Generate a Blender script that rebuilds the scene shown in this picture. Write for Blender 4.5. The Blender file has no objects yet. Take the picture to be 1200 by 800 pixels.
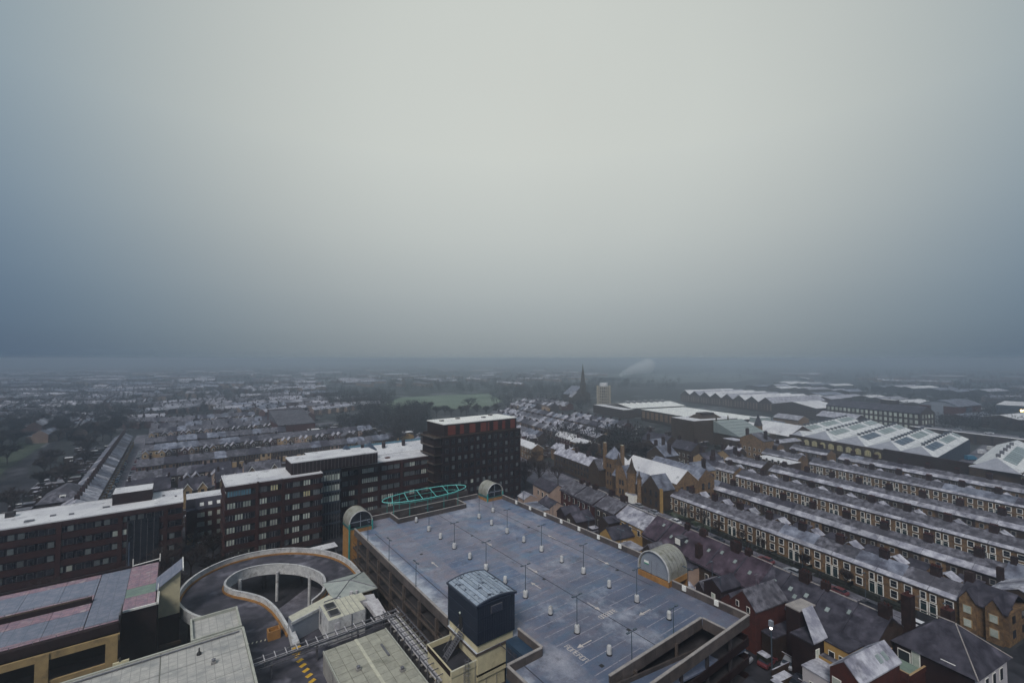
import bpy, math, random
from mathutils import Vector, Matrix
from mathutils.geometry import tessellate_polygon
random.seed(7)
R = math.radians
SC = bpy.context.scene
COL = SC.collection
# ------------------------------------------------------------------ camera
CAMH = 55.0
cam_d = bpy.data.cameras.new('camera')
cam = bpy.data.objects.new('camera', cam_d); COL.objects.link(cam)
cam_d.sensor_width = 36.0
cam_d.lens = 36.0 * 524.0 / 1200.0
cam_d.clip_start = 1.0; cam_d.clip_end = 30000.0
cam.location = (0, 0, CAMH)
cam.rotation_euler = (R(90 + 2.18), 0, R(-36.8))
SC.camera = cam
# ------------------------------------------------------------------ render + view
SC.view_settings.view_transform = 'Standard'
SC.view_settings.look = 'None'
SC.view_settings.exposure = 0.68
SC.view_settings.gamma = 1.0
SC.render.engine = 'CYCLES'
SC.cycles.use_denoising = True
SC.cycles.max_bounces = 5
SC.cycles.diffuse_bounces = 2
SC.cycles.glossy_bounces = 2
SC.cycles.volume_bounces = 3
SC.cycles.transparent_max_bounces = 8
SC.cycles.sample_clamp_indirect = 4.0
# ------------------------------------------------------------------ sky (thin fog lit from behind)
SUN_EL, SUN_HEAD = 48.0, 236.0     # heading clockwise from +Y
GLOW_HEAD = 40.0
wd = bpy.data.worlds.new('World'); SC.world = wd; wd.use_nodes = True
nt = wd.node_tree; N = nt.nodes; L = nt.links
for n in list(N): N.remove(n)
out = N.new('ShaderNodeOutputWorld')
sky = N.new('ShaderNodeTexSky'); sky.sky_type = 'NISHITA'; sky.sun_disc = False
sky.sun_elevation = R(SUN_EL); sky.sun_rotation = R(SUN_HEAD)
bg1 = N.new('ShaderNodeBackground'); bg1.inputs[1].default_value = 0.06
L.new(sky.outputs[0], bg1.inputs[0])
tc = N.new('ShaderNodeTexCoord')
g = Vector((math.sin(R(GLOW_HEAD)) * math.cos(R(28)), math.cos(R(GLOW_HEAD)) * math.cos(R(28)), math.sin(R(28))))
dot = N.new('ShaderNodeVectorMath'); dot.operation = 'DOT_PRODUCT'; dot.inputs[1].default_value = g
nrm = N.new('ShaderNodeVectorMath'); nrm.operation = 'NORMALIZE'
L.new(tc.outputs['Generated'], nrm.inputs[0]); L.new(nrm.outputs[0], dot.inputs[0])
def mth(op, a=None, b=None, clamp=False):
    m = N.new('ShaderNodeMath'); m.operation = op; m.use_clamp = clamp
    for i, v in enumerate((a, b)):
        if v is None: continue
        if isinstance(v, (int, float)): m.inputs[i].default_value = v
        else: L.new(v, m.inputs[i])
    return m.outputs[0]
sep = N.new('ShaderNodeSeparateXYZ'); L.new(nrm.outputs[0], sep.inputs[0])
ac = mth('ARCCOSINE', mth('MINIMUM', dot.outputs['Value'], 0.99999))
def ramp(fac, pts):
    r = N.new('ShaderNodeValToRGB'); L.new(fac, r.inputs[0]); e = r.color_ramp.elements
    r.color_ramp.interpolation = 'B_SPLINE'
    while len(e) < len(pts): e.new(0.5)
    for k, (p, c) in enumerate(pts):
        e[k].position = p; e[k].color = (*c, 1)
    return r.outputs[0]
SKYGLOW = [(0.0, (.605, .63, .59)), (.16, (.585, .615, .58)), (.26, (.52, .55, .525)), (.35, (.41, .455, .455)), (.44, (.26, .335, .385)), (.52, (.155, .232, .325)),
           (.62, (.12, .185, .28)), (1.0, (.11, .165, .225))]
glow = ramp(mth('DIVIDE', ac, R(110)), SKYGLOW)
elev = ramp(mth('ADD', sep.outputs[2], 0.0), [(0.0, (.44, .485, .56)), (0.06, (.56, .595, .66)), (0.14, (.69, .715, .76)), (0.26, (.88, .89, .91)), (0.42, (1.0, 1.0, 1.0)), (0.75, (1.15, 1.15, 1.15)), (1.0, (1.6, 1.6, 1.6))])
mul = N.new('ShaderNodeMixRGB'); mul.blend_type = 'MULTIPLY'; mul.inputs[0].default_value = 1
L.new(glow, mul.inputs[1]); L.new(elev, mul.inputs[2])
nz = N.new('ShaderNodeTexNoise'); nz.inputs['Scale'].default_value = 2.2; nz.inputs['Detail'].default_value = 4
L.new(nrm.outputs[0], nz.inputs['Vector'])
mod = ramp(nz.outputs['Fac'], [(0.3, (.975, .975, .975)), (0.7, (1.025, 1.025, 1.025))])
mul2 = N.new('ShaderNodeMixRGB'); mul2.blend_type = 'MULTIPLY'; mul2.inputs[0].default_value = 1
L.new(mul.outputs[0], mul2.inputs[1]); L.new(mod, mul2.inputs[2])
bg2 = N.new('ShaderNodeBackground'); bg2.inputs[1].default_value = 0.635
L.new(mul2.outputs[0], bg2.inputs[0])
mixs = N.new('ShaderNodeMixShader'); mixs.inputs[0].default_value = 0.96
L.new(bg1.outputs[0], mixs.inputs[1]); L.new(bg2.outputs[0], mixs.inputs[2]); L.new(mixs.outputs[0], out.inputs[0])
# ------------------------------------------------------------------ sun behind the cloud
sl = bpy.data.lights.new('sun', 'SUN'); sl.energy = 1.5; sl.angle = R(22); sl.color = (1.0, .95, .9)
so = bpy.data.objects.new('sun', sl); COL.objects.link(so)
sdir = Vector((math.sin(R(SUN_HEAD)) * math.cos(R(SUN_EL)), math.cos(R(SUN_HEAD)) * math.cos(R(SUN_EL)), math.sin(R(SUN_EL))))
so.rotation_euler = sdir.to_track_quat('Z', 'Y').to_euler()
so.location = (0, 0, 200)
HAZE_DENSITY = 0.00088
HAZE_COL = (.80, .89, 1.0)

# ================================================================== materials
MATS = {}
def mat(name, c1, c2=None, scale=1.0, lo=.4, hi=.6, rough=.85, rnd=0.0, metal=0.0, emit=0.0, bump=0.0, c3=None, s3=.1, lo3=.5, hi3=.7, detail=4, up=None, grid=None):
    """c1/c2 mixed by world noise; c3 by a larger noise; up = colour for faces that look upward (lying frost); grid=(w,h,colour) recessed seams"""
    m = bpy.data.materials.new(name); m.use_nodes = True
    nt = m.node_tree; n = nt.nodes; l = nt.links
    b = n['Principled BSDF']; b.inputs['Roughness'].default_value = rough; b.inputs['Metallic'].default_value = metal
    if rough >= .8: b.inputs['Specular IOR Level'].default_value = .12
    geo = n.new('ShaderNodeNewGeometry')
    def noise(s, d=detail):
        t = n.new('ShaderNodeTexNoise'); t.inputs['Scale'].default_value = s; t.inputs['Detail'].default_value = d
        t.inputs['Roughness'].default_value = .62
        l.new(geo.outputs['Position'], t.inputs['Vector']); return t.outputs['Fac']
    def rmp(f, a, bb):
        r = n.new('ShaderNodeMapRange'); r.inputs[1].default_value = a; r.inputs[2].default_value = bb; r.clamp = True
        l.new(f, r.inputs[0]); return r.outputs[0]
    def mix(f, a, bb, bl='MIX'):
        x = n.new('ShaderNodeMixRGB'); x.blend_type = bl
        for i, v in enumerate((f, a, bb)):
            if isinstance(v, (int, float)): x.inputs[i].default_value = v
            elif isinstance(v, tuple): x.inputs[i].default_value = (*v, 1)
            else: l.new(v, x.inputs[i])
        return x.outputs[0]
    c = c1
    if c2: c = mix(rmp(noise(scale), lo, hi), c1, c2)
    if c3: c = mix(rmp(noise(s3, 3), lo3, hi3), c, c3)
    if grid:
        gw, gh, gc = grid
        bt = n.new('ShaderNodeTexBrick'); bt.offset = 0; bt.inputs['Scale'].default_value = 1
        bt.inputs['Brick Width'].default_value = gw; bt.inputs['Row Height'].default_value = gh; bt.inputs['Mortar Size'].default_value = .05
        bt.inputs['Mortar Smooth'].default_value = .3
        l.new(geo.outputs['Position'], bt.inputs['Vector'])
        c = mix(bt.outputs['Fac'], c, gc)
    if rnd:
        oi = n.new('ShaderNodeObjectInfo')
        r = n.new('ShaderNodeMapRange'); r.inputs[3].default_value = 1 - rnd; r.inputs[4].default_value = 1 + rnd
        l.new(oi.outputs['Random'], r.inputs[0])
        x = n.new('ShaderNodeVectorMath'); x.operation = 'SCALE'
        if isinstance(c, tuple): x.inputs[0].default_value = c
        else: l.new(c, x.inputs[0])
        l.new(r.outputs[0], x.inputs['Scale']); c = x.outputs[0]
    if isinstance(c, tuple): b.inputs['Base Color'].default_value = (*c, 1)
    else: l.new(c, b.inputs['Base Color'])
    if bump:
        bp = n.new('ShaderNodeBump'); bp.inputs['Strength'].default_value = bump; bp.inputs['Distance'].default_value = .1
        l.new(noise(scale * 3), bp.inputs['Height']); l.new(bp.outputs[0], b.inputs['Normal'])
    if emit:
        b.inputs['Emission Color'].default_value = (*c1, 1); b.inputs['Emission Strength'].default_value = emit
    MATS[name] = m; return m
mat('asphalt', (0.016, 0.0168, 0.0208), (0.04, 0.04, 0.048), .25, .42, .62, bump=.3, c3=(0.08, 0.08, 0.096), s3=.06, lo3=.55, hi3=.75, detail=7)
mat('road_frost', (.10, .096, .115), (.20, .195, .23), .5, .4, .65, c3=(.04, .04, .05), s3=.09, detail=7)
mat('pavement', (.22, .21, .24), (.34, .33, .36), .6, .4, .6)
mat('ground', (0.0176, 0.0208, 0.0208), (0.044, 0.0456, 0.048), .08, .42, .62, c3=(0.136, 0.14, 0.152), s3=.02, lo3=.56, hi3=.66, detail=9)
mat('field', (.10, .14, .095), (.17, .21, .16), .02, .35, .65)
mat('frost_field', (.17, .19, .19), (.10, .115, .11), .03, .4, .6, c3=(.05, .055, .055), s3=.012, lo3=.5, hi3=.6, detail=8)
mat('lawn', (.028, .043, .026), (.065, .078, .052), .2, .4, .65, c3=(.13, .14, .13), s3=.35, lo3=.55, hi3=.7)
mat('snow', (.64, .64, .65), (.48, .48, .51), .12, .45, .65, c3=(.22, .22, .235), s3=.38, lo3=.60, hi3=.74, rough=.9, detail=8)
mat('snow_bright', (.78, .78, .74), (.62, .63, .62), .2, .45, .65, rough=.9)
mat('frost_slate', (.052, .051, .062), (.185, .182, .212), .8, .40, .64, c3=(.06, .058, .07), s3=.17, lo3=.50, hi3=.64, rnd=.14, detail=10)
mat('frost_slate_light', (.22, .22, .265), (.46, .46, .50), .5, .40, .62, rnd=.22, c3=(.12, .118, .145), s3=.3, lo3=.54, hi3=.68, detail=8)
mat('frost_blue', (.10, .11, .145), (.255, .275, .335), .45, .38, .64, rnd=.22, c3=(.07, .072, .095), s3=.2, lo3=.5, hi3=.66, detail=8)
mat('slate_dark', (.030, .029, .039), (.070, .067, .086), .55, .40, .64, c3=(.14, .13, .165), s3=.22, lo3=.58, hi3=.72, detail=8)
mat('slate_plum', (.034, .025, .034), (.082, .060, .080), .5, .38, .62, c3=(.13, .11, .14), s3=.25, lo3=.58, hi3=.74, detail=8)
mat('brick_red', (0.076, 0.0256, 0.0208), (0.048, 0.0192, 0.0176), .8, .35, .65, rnd=.15)
mat('brick_dark', (0.0272, 0.016, 0.016), (0.0176, 0.0112, 0.0128), .6, .35, .65, rnd=.15)
mat('brick_office', (0.0496, 0.0208, 0.0192), (0.0304, 0.0152, 0.016), .5, .35, .65, rnd=.1)
mat('brick_brown', (0.048, 0.032, 0.0256), (0.0288, 0.0208, 0.0184), .7, .35, .65, rnd=.3)
mat('stone', (.225, .142, .073), (.10, .066, .043), 1.5, .36, .64, rnd=.15, c3=(.08, .056, .042), s3=.3, lo3=.56, hi3=.74)
mat('stone_pale', (.42, .30, .16), (.30, .20, .11), .9, .35, .65, rnd=.15)
mat('stone_dark', (0.068, 0.0464, 0.0304), (0.0384, 0.028, 0.0216), .7, .35, .65)
mat('far_wall', (.20, .15, .12), (.12, .08, .07), .06, .4, .6, rnd=.3)
mat('far_roof', (.09, .09, .11), (.34, .34, .38), .05, .4, .62, rnd=.35)
mat('far_brick', (0.08, 0.044, 0.04), (0.056, 0.036, 0.036), .1, .4, .6, rnd=.3)
mat('white_paint', (.84, .83, .77), (.74, .73, .69), 2, .4, .7, rough=.6)
mat('window_glass', (0.0096, 0.0128, 0.0176), (0.024, 0.028, 0.036), .4, .4, .6, rough=.15)
mat('blind', (.34, .39, .34), (.50, .52, .46), .5, .4, .6, rough=.6, rnd=.35)
mat('blind_dim', (.075, .09, .095), (.12, .14, .14), .5, .4, .6, rough=.5, rnd=.4)
mat('fin_concrete', (.44, .40, .31), (.34, .31, .25), .5, .4, .6)
mat('blind_blue', (.07, .17, .24), (.10, .24, .32), .5, .4, .6, rough=.5)
mat('blind_warm', (.50, .44, .22), (.40, .38, .24), .5, .4, .6, rough=.6, rnd=.2)
mat('lamp_glow', (1.0, .72, .32), emit=4)
mat('white_glow', (1.0, .93, .86), emit=3)
mat('concrete', (.33, .32, .30), (.22, .21, .20), .6, .35, .65)
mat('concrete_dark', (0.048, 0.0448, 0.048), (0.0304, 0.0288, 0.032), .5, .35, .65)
mat('concrete_white', (.54, .54, .53), (.38, .38, .39), .8, .4, .65, c3=(.24, .23, .22), s3=.9, lo3=.56, hi3=.72)
mat('parapet', (0.108, 0.0904, 0.084), (0.068, 0.0592, 0.0576), .7, .35, .65, rnd=.2)
mat('coping', (.34, .31, .29), (.26, .24, .23), .7, .4, .6)
mat('column', (.105, .083, .072), (.07, .057, .05), .8, .4, .6)
mat('dark_void', (.004, .005, .007), rough=1)  # near-black that stands in for shade inside the car parks
mat('cream', (.58, .52, .34), (.47, .42, .28), .7, .35, .65, c3=(.30, .27, .18), s3=.6, lo3=.6, hi3=.8)
mat('yellow_frame', (.40, .285, .135), (.30, .215, .11), .8, .35, .65, c3=(.18, .14, .08), s3=.5, lo3=.58, hi3=.75)
mat('orange', (.36, .185, .06), (.25, .13, .05), .8, .35, .65)
mat('yellow_render', (.40, .25, .085), (.30, .19, .07), .8, .35, .65)
mat('pink_render', (.40, .29, .23), (.33, .24, .20), .7, .35, .65)
mat('white_render', (.50, .47, .48), (.42, .40, .42), .7, .35, .65)
mat('teal', (.02, .23, .21), (.03, .30, .27), 1, .4, .6, rough=.4)
mat('teal_light', (.10, .52, .47), (.16, .58, .53), 1, .4, .6, rough=.5)
mat('teal_dark', (.02, .10, .10), rough=.5)
mat('galv', (.40, .39, .34), (.30, .29, .25), 1.2, .35, .65, rough=.45, metal=.35, c3=(.20, .19, .12), s3=.9, lo3=.52, hi3=.7)
mat('grey_panel', (.24, .27, .31), (.20, .22, .26), .5, .35, .65, rough=.6)
mat('steel', (.16, .16, .18), (.10, .10, .115), 1.5, .4, .6, rough=.5, metal=.3)
mat('lamp_steel', (.05, .075, .10), rough=.5)
mat('pipe_white', (.55, .54, .55), (.40, .38, .40), 1.5, .4, .6, rough=.5)
mat('roof_panel', (.38, .37, .305), (.29, .285, .24), .9, .35, .65, rnd=.09, c3=(.20, .20, .16), s3=.4, lo3=.54, hi3=.72, detail=7)
mat('roof_seam', (.13, .13, .11), rough=.9)
mat('pale_strip', (.55, .53, .42), (.45, .44, .36), 1, .4, .6)
mat('light_roof', (.48, .465, .43), (.37, .36, .34), .9, .35, .65, grid=(1.05, 1.05, (.28, .275, .26)), c3=(.27, .275, .27), s3=.32, lo3=.50, hi3=.70, detail=8)
mat('light_trim', (.42, .425, .37), (.34, .345, .30), 1, .4, .6)
mat('pink_roof', (.34, .22, .245), (.20, .155, .20), 1.3, .38, .62, c3=(.42, .36, .36), s3=.7, lo3=.56, hi3=.72, grid=(1.6, 1.6, (.20, .15, .17)), rnd=.1)
mat('blue_roof', (.215, .225, .275), (.145, .17, .22), 1.1, .38, .62, grid=(1.6, 1.6, (.13, .15, .19)), rnd=.12)
mat('green_roof', (.20, .27, .22), (.16, .21, .19), .8, .4, .6)
mat('canopy_roof', (.37, .395, .365), (.29, .315, .30), .8, .35, .65, c3=(.2, .22, .21), s3=.5, lo3=.56, hi3=.74)
mat('navy_clad', (.008, .013, .024), (.012, .018, .03), 1.2, .4, .6, rough=.6)
mat('navy_trim', (.02, .03, .055), rough=.5)
mat('box_roof', (.24, .29, .36), (.34, .39, .45), 1.4, .35, .65, c3=(.05, .06, .085), s3=1.1, lo3=.56, hi3=.64, rnd=.2)
mat('plant_blue', (.012, .035, .07), (.018, .045, .085), 1, .4, .6, rough=.6)
mat('copper_glass', (.27, .315, .305), (.20, .24, .24), .8, .35, .65, rough=.4, rnd=.15)
mat('glass_blue', (.04, .06, .09), (.065, .09, .13), .5, .35, .65, rough=.3)
mat('works_roof', (.66, .67, .66), (.46, .47, .49), .22, .42, .66, c3=(.30, .31, .33), s3=.5, lo3=.6, hi3=.76, detail=8)
mat('works_hip', (.33, .34, .38), (.27, .28, .32), .3, .4, .6)
mat('shed_clad', (.055, .07, .095), (.04, .055, .075), .3, .4, .6)
mat('twig', (0.028, 0.0216, 0.0208), (0.044, 0.0336, 0.0304), .5, .3, .7, rnd=.25)
mat('twig_far', (0.0224, 0.024, 0.0256), (0.044, 0.0416, 0.044), .03, .35, .65, rnd=.2)
mat('bark', (0.044, 0.0336, 0.0288), (0.028, 0.0224, 0.0208), 3, .4, .6)
mat('hedge', (0.0144, 0.0176, 0.0144), (0.028, 0.0296, 0.024), 1.5, .4, .6)
mat('black', (.012, .012, .014), rough=.7)
mat('tyre', (.015, .015, .016), rough=.9)
mat('car_white', (.62, .63, .66), rough=.3)
mat('car_silver', (.34, .36, .40), rough=.3, metal=.3)
mat('car_red', (.12, .03, .035), rough=.35)
mat('car_blue', (.03, .16, .28), rough=.3)
mat('car_dark', (.03, .033, .045), rough=.3)
mat('yellow_mark', (.62, .38, .04), (.5, .3, .04), 2, .4, .6)
mat('paint_line', (.36, .34, .38), (.18, .18, .22), 1.3, .35, .65)
mat('paint_arrow', (.58, .52, .47), (.42, .38, .36), 1.3, .35, .65)
mat('sign_green', (.02, .30, .16), rough=.5)
mat('door_blue', (.012, .024, .055), rough=.5)
mat('door_green', (.008, .026, .028), rough=.5)
mat('door_brown', (.06, .03, .025), rough=.5)
mat('chimney', (0.04, 0.024, 0.0224), (0.024, 0.016, 0.016), 1, .4, .6, rnd=.2)
mat('concrete_joint', (.045, .045, .06), rough=.9)

def deck_material():
    """roof deck: worn grey with blue-painted parking bays, frost patches and a darker near part"""
    m = bpy.data.materials.new('car_park_deck'); m.use_nodes = True
    n = m.node_tree.nodes; l = m.node_tree.links; b = n['Principled BSDF']; b.inputs['Specular IOR Level'].default_value = .3
    geo = n.new('ShaderNodeNewGeometry'); sp = n.new('ShaderNodeSeparateXYZ'); l.new(geo.outputs['Position'], sp.inputs[0])
    def M(op, a, bb=None, cl=False):
        x = n.new('ShaderNodeMath'); x.operation = op; x.use_clamp = cl
        for i, v in enumerate((a, bb)):
            if v is None: continue
            if isinstance(v, (int, float)): x.inputs[i].default_value = v
            else: l.new(v, x.inputs[i])
        return x.outputs[0]
    def noise(s, d=5, r=.6, st=None):
        t = n.new('ShaderNodeTexNoise'); t.inputs['Scale'].default_value = s; t.inputs['Detail'].default_value = d; t.inputs['Roughness'].default_value = r
        if st:
            mp = n.new('ShaderNodeMapping'); mp.inputs['Scale'].default_value = st; l.new(geo.outputs['Position'], mp.inputs[0]); l.new(mp.outputs[0], t.inputs['Vector'])
        else: l.new(geo.outputs['Position'], t.inputs['Vector'])
        return t.outputs['Fac']
    def rmp(f, a, bb):
        r = n.new('ShaderNodeMapRange'); r.inputs[1].default_value = a; r.inputs[2].default_value = bb; l.new(f, r.inputs[0]); return r.outputs[0]
    def mix(f, a, bb):
        x = n.new('ShaderNodeMixRGB')
        for i, v in enumerate((f, a, bb)):
            if isinstance(v, (int, float)): x.inputs[i].default_value = v
            elif isinstance(v, tuple): x.inputs[i].default_value = (*v, 1)
            else: l.new(v, x.inputs[i])
        return x.outputs[0]
    X, Y = sp.outputs[0], sp.outputs[1]
    def band(c, w):
        return M('SUBTRACT', 1.0, rmp(M('ABSOLUTE', M('SUBTRACT', X, c)), w - .15, w + .15))
    bays = M('MAXIMUM', M('MAXIMUM', band(50, 4.9), band(64.6, 4.9)), M('MAXIMUM', band(77.0, 2.6), band(37.5, 2.3)))
    base = mix(rmp(noise(.16), .35, .65), (.14, .15, .20), (.245, .255, .315))
    base = mix(rmp(noise(.9, 4), .48, .75), base, (.22, .195, .22))
    bay = mix(rmp(noise(.22), .35, .65), (.065, .10, .18), (.16, .21, .305))
    c = mix(M('MULTIPLY', bays, rmp(noise(.11, 6), .40, .58)), base, bay)
    c = mix(M('MULTIPLY', rmp(noise(.42, 8, .72, (.45, 1.5, 1)), .50, .64), .55), c, (.27, .215, .245))
    c = mix(M('MULTIPLY', rmp(noise(.36, 8, .72, (.4, 1.4, 3.7)), .52, .66), .6), c, (.12, .21, .29))
    c = mix(M('MULTIPLY', rmp(noise(.55, 9, .75, (.5, 1.3, 9.1)), .56, .68), .6), c, (.36, .38, .41))
    near_tone = rmp(M('SUBTRACT', M('ADD', Y, M('MULTIPLY', noise(.12, 5), 22)), M('MULTIPLY', X, .25)), 68, 48)  # mask rising towards the near right, where the deck turns darker and bluer
    c = mix(M('MULTIPLY', near_tone, .55), c, (.055, .075, .125))
    frost = rmp(noise(.085, 9, .72, (1, .8, 1)), .53, .68)
    c = mix(M('MULTIPLY', frost, .75), c, (.42, .44, .50))
    blob = rmp(M('ADD', M('ADD', M('ABSOLUTE', M('SUBTRACT', X, 43.6)), M('ABSOLUTE', M('SUBTRACT', Y, 47.5))), M('MULTIPLY', noise(.4, 8, .7), 9)), 9.5, 5.0)
    c = mix(M('MULTIPLY', blob, .6), c, (.37, .37, .42))
    edge = rmp(M('ADD', M('ABSOLUTE', M('SUBTRACT', X, 35.0)), M('MULTIPLY', noise(.35, 6), 7)), 6.6, 4.6)
    c = mix(M('MULTIPLY', edge, .85), c, (.52, .56, .62))
    dark = rmp(noise(.3, 8, .7), .56, .68)
    c = mix(M('MULTIPLY', dark, .6), c, (.06, .058, .08))
    fine = rmp(noise(2.6, 6, .7), .35, .7)
    c = mix(M('MULTIPLY', fine, .22), c, (.05, .055, .075))
    l.new(c, b.inputs['Base Color'])
    l.new(rmp(noise(.2), .3, .7), b.inputs['Roughness'])
    rr = n.new('ShaderNodeMapRange'); rr.inputs[3].default_value = .45; rr.inputs[4].default_value = .85; l.new(noise(.2), rr.inputs[0]); l.new(rr.outputs[0], b.inputs['Roughness'])
    MATS['car_park_deck'] = m
deck_material()

# ================================================================== mesh building
class MB:
    def __init__(s): s.v = []; s.f = []; s.m = []; s.names = []
    def mi(s, name):
        if name not in s.names: s.names.append(name)
        return s.names.index(name)
    def face(s, pts, m):
        b = len(s.v); s.v += [tuple(p) for p in pts]; s.f.append(tuple(range(b, b + len(pts)))); s.m.append(s.mi(m)); return s
    def prism(s, poly, z0, z1, m, mt=None, bottom=True):
        """poly counter-clockwise in plan; z1 may be a list of heights"""
        n = len(poly); z0s = z0 if isinstance(z0, (list, tuple)) else [z0] * n; z1s = z1 if isinstance(z1, (list, tuple)) else [z1] * n
        b = len(s.v)
        s.v += [(p[0], p[1], z0s[i]) for i, p in enumerate(poly)] + [(p[0], p[1], z1s[i]) for i, p in enumerate(poly)]
        k = s.mi(m); kt = s.mi(mt or m)
        for i in range(n):
            j = (i + 1) % n; s.f.append((b + i, b + j, b + n + j, b + n + i)); s.m.append(k)
        if n <= 4 or True:
            s.f.append(tuple(b + n + i for i in range(n))); s.m.append(kt)
            if bottom: s.f.append(tuple(b + i for i in reversed(range(n)))); s.m.append(k)
        return s
    def box(s, x0, x1, y0, y1, z0, z1, m, mt=None):
        return s.prism([(x0, y0), (x1, y0), (x1, y1), (x0, y1)], z0, z1, m, mt)
    def tri_prism(s, x0, x1, y0, y1, z0, z1, axis, m, at=.5):
        """solid gable wedge: ridge along axis"""
        if axis == 'x':
            yr = y0 + (y1 - y0) * at
            P = [(x0, y0, z0), (x0, y1, z0), (x0, yr, z1), (x1, y0, z0), (x1, y1, z0), (x1, yr, z1)]
        else:
            xr = x0 + (x1 - x0) * at
            P = [(x1, y0, z0), (x0, y0, z0), (xr, y0, z1), (x1, y1, z0), (x0, y1, z0), (xr, y1, z1)]
        b = len(s.v); s.v += P; k = s.mi(m)
        for f in ((0, 2, 1), (3, 4, 5), (0, 3, 5, 2), (1, 2, 5, 4), (0, 1, 4, 3)):
            s.f.append(tuple(b + i for i in f)); s.m.append(k)
        return s
    def roof(s, x0, x1, y0, y1, z0, z1, axis, m, th=.22, over=.3, at=.5, m2=None, goff=0.0):
        """two sloping slabs over a gable"""
        if axis == 'x':
            yr = y0 + (y1 - y0) * at
            sl0 = (z1 - z0) / max(yr - y0, .01); sl1 = (z1 - z0) / max(y1 - yr, .01)
            A = [(y0 - over, z0 - over * sl0), (yr, z1), (y1 + over, z0 - over * sl1)]
            for i, mm in ((0, m), (1, m2 or m)):
                (ya, za), (yb, zb) = A[i], A[i + 1]
                s._slab([(x0 - goff, ya, za), (x1 + goff, ya, za), (x1 + goff, yb, zb), (x0 - goff, yb, zb)], th, mm)
        else:
            xr = x0 + (x1 - x0) * at
            sl0 = (z1 - z0) / max(xr - x0, .01); sl1 = (z1 - z0) / max(x1 - xr, .01)
            A = [(x0 - over, z0 - over * sl0), (xr, z1), (x1 + over, z0 - over * sl1)]
            for i, mm in ((0, m), (1, m2 or m)):
                (xa, za), (xb, zb) = A[i], A[i + 1]
                s._slab([(xa, y0 - goff, za), (xb, y0 - goff, zb), (xb, y1 + goff, zb), (xa, y1 + goff, za)], th, mm)
        return s
    def _slab(s, q, th, m):
        n = len(q); b = len(s.v); s.v += q + [(p[0], p[1], p[2] + th) for p in q]; k = s.mi(m)
        s.f.append(tuple(b + n + i for i in range(n))); s.m.append(k)
        s.f.append(tuple(b + i for i in reversed(range(n)))); s.m.append(k)
        for i in range(n):
            j = (i + 1) % n; s.f.append((b + i, b + j, b + n + j, b + n + i)); s.m.append(k)
    def slab(s, q, th, m): s._slab(list(q), th, m); return s
    def hip(s, x0, x1, y0, y1, z0, z1, m, over=.3, ins=None, axis=None):
        x0 -= over; x1 += over; y0 -= over; y1 += over
        w = x1 - x0; d = y1 - y0
        axis = axis or ('x' if w >= d else 'y')
        if axis == 'x':
            i = min(d / 2 if ins is None else ins, w / 2); ra = (x0 + i, (y0 + y1) / 2, z1); rb = (x1 - i, (y0 + y1) / 2, z1)
            P = [(x0, y0, z0), (x1, y0, z0), (x1, y1, z0), (x0, y1, z0), ra, rb]
            F = [(0, 1, 5, 4), (1, 2, 5), (2, 3, 4, 5), (3, 0, 4), (3, 2, 1, 0)]
        else:
            i = min(w / 2 if ins is None else ins, d / 2); ra = ((x0 + x1) / 2, y0 + i, z1); rb = ((x0 + x1) / 2, y1 - i, z1)
            P = [(x0, y0, z0), (x1, y0, z0), (x1, y1, z0), (x0, y1, z0), ra, rb]
            F = [(0, 1, 4), (1, 2, 5, 4), (2, 3, 5), (3, 0, 4, 5), (3, 2, 1, 0)]
        b = len(s.v); s.v += P; k = s.mi(m)
        for f in F: s.f.append(tuple(b + j for j in f)); s.m.append(k)
        return s
    def tube(s, p0, p1, r0, m, r1=None, n=6):
        p0 = Vector(p0); p1 = Vector(p1); r1 = r0 if r1 is None else r1
        d = p1 - p0
        if d.length < 1e-6: return s
        q = d.to_track_quat('Z', 'Y'); b = len(s.v); k = s.mi(m)
        for c, r in ((p0, r0), (p1, r1)):
            for i in range(n):
                a = 2 * math.pi * i / n; s.v.append(tuple(c + q @ Vector((r * math.cos(a), r * math.sin(a), 0))))
        for i in range(n):
            j = (i + 1) % n; s.f.append((b + i, b + j, b + n + j, b + n + i)); s.m.append(k)
        s.f.append(tuple(b + i for i in reversed(range(n)))); s.m.append(k)
        s.f.append(tuple(b + n + i for i in range(n))); s.m.append(k)
        return s
    def lathe(s, cx, cy, prof, m, n=12):
        b = len(s.v); k = s.mi(m)
        for r, z in prof:
            for i in range(n):
                a = 2 * math.pi * i / n; s.v.append((cx + r * math.cos(a), cy + r * math.sin(a), z))
        for q in range(len(prof) - 1):
            for i in range(n):
                j = (i + 1) % n; s.f.append((b + q * n + i, b + q * n + j, b + (q + 1) * n + j, b + (q + 1) * n + i)); s.m.append(k)
        s.f.append(tuple(b + i for i in reversed(range(n)))); s.m.append(k)
        t = b + (len(prof) - 1) * n; s.f.append(tuple(t + i for i in range(n))); s.m.append(k)
        return s
    def wall_strip(s, pts, th, z0, z1, m, mt=None, closed=False):
        """a wall following a plan polyline; z0,z1 numbers or lists"""
        n = len(pts); z0s = z0 if isinstance(z0, list) else [z0] * n; z1s = z1 if isinstance(z1, list) else [z1] * n
        L_, R_ = [], []
        for i, p in enumerate(pts):
            a = pts[max(i - 1, 0)] if not closed else pts[i - 1]; c = pts[min(i + 1, n - 1)] if not closed else pts[(i + 1) % n]
            d = Vector((c[0] - a[0], c[1] - a[1])).normalized(); nn = Vector((-d.y, d.x)) * th / 2
            L_.append((p[0] + nn.x, p[1] + nn.y)); R_.append((p[0] - nn.x, p[1] - nn.y))
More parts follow.
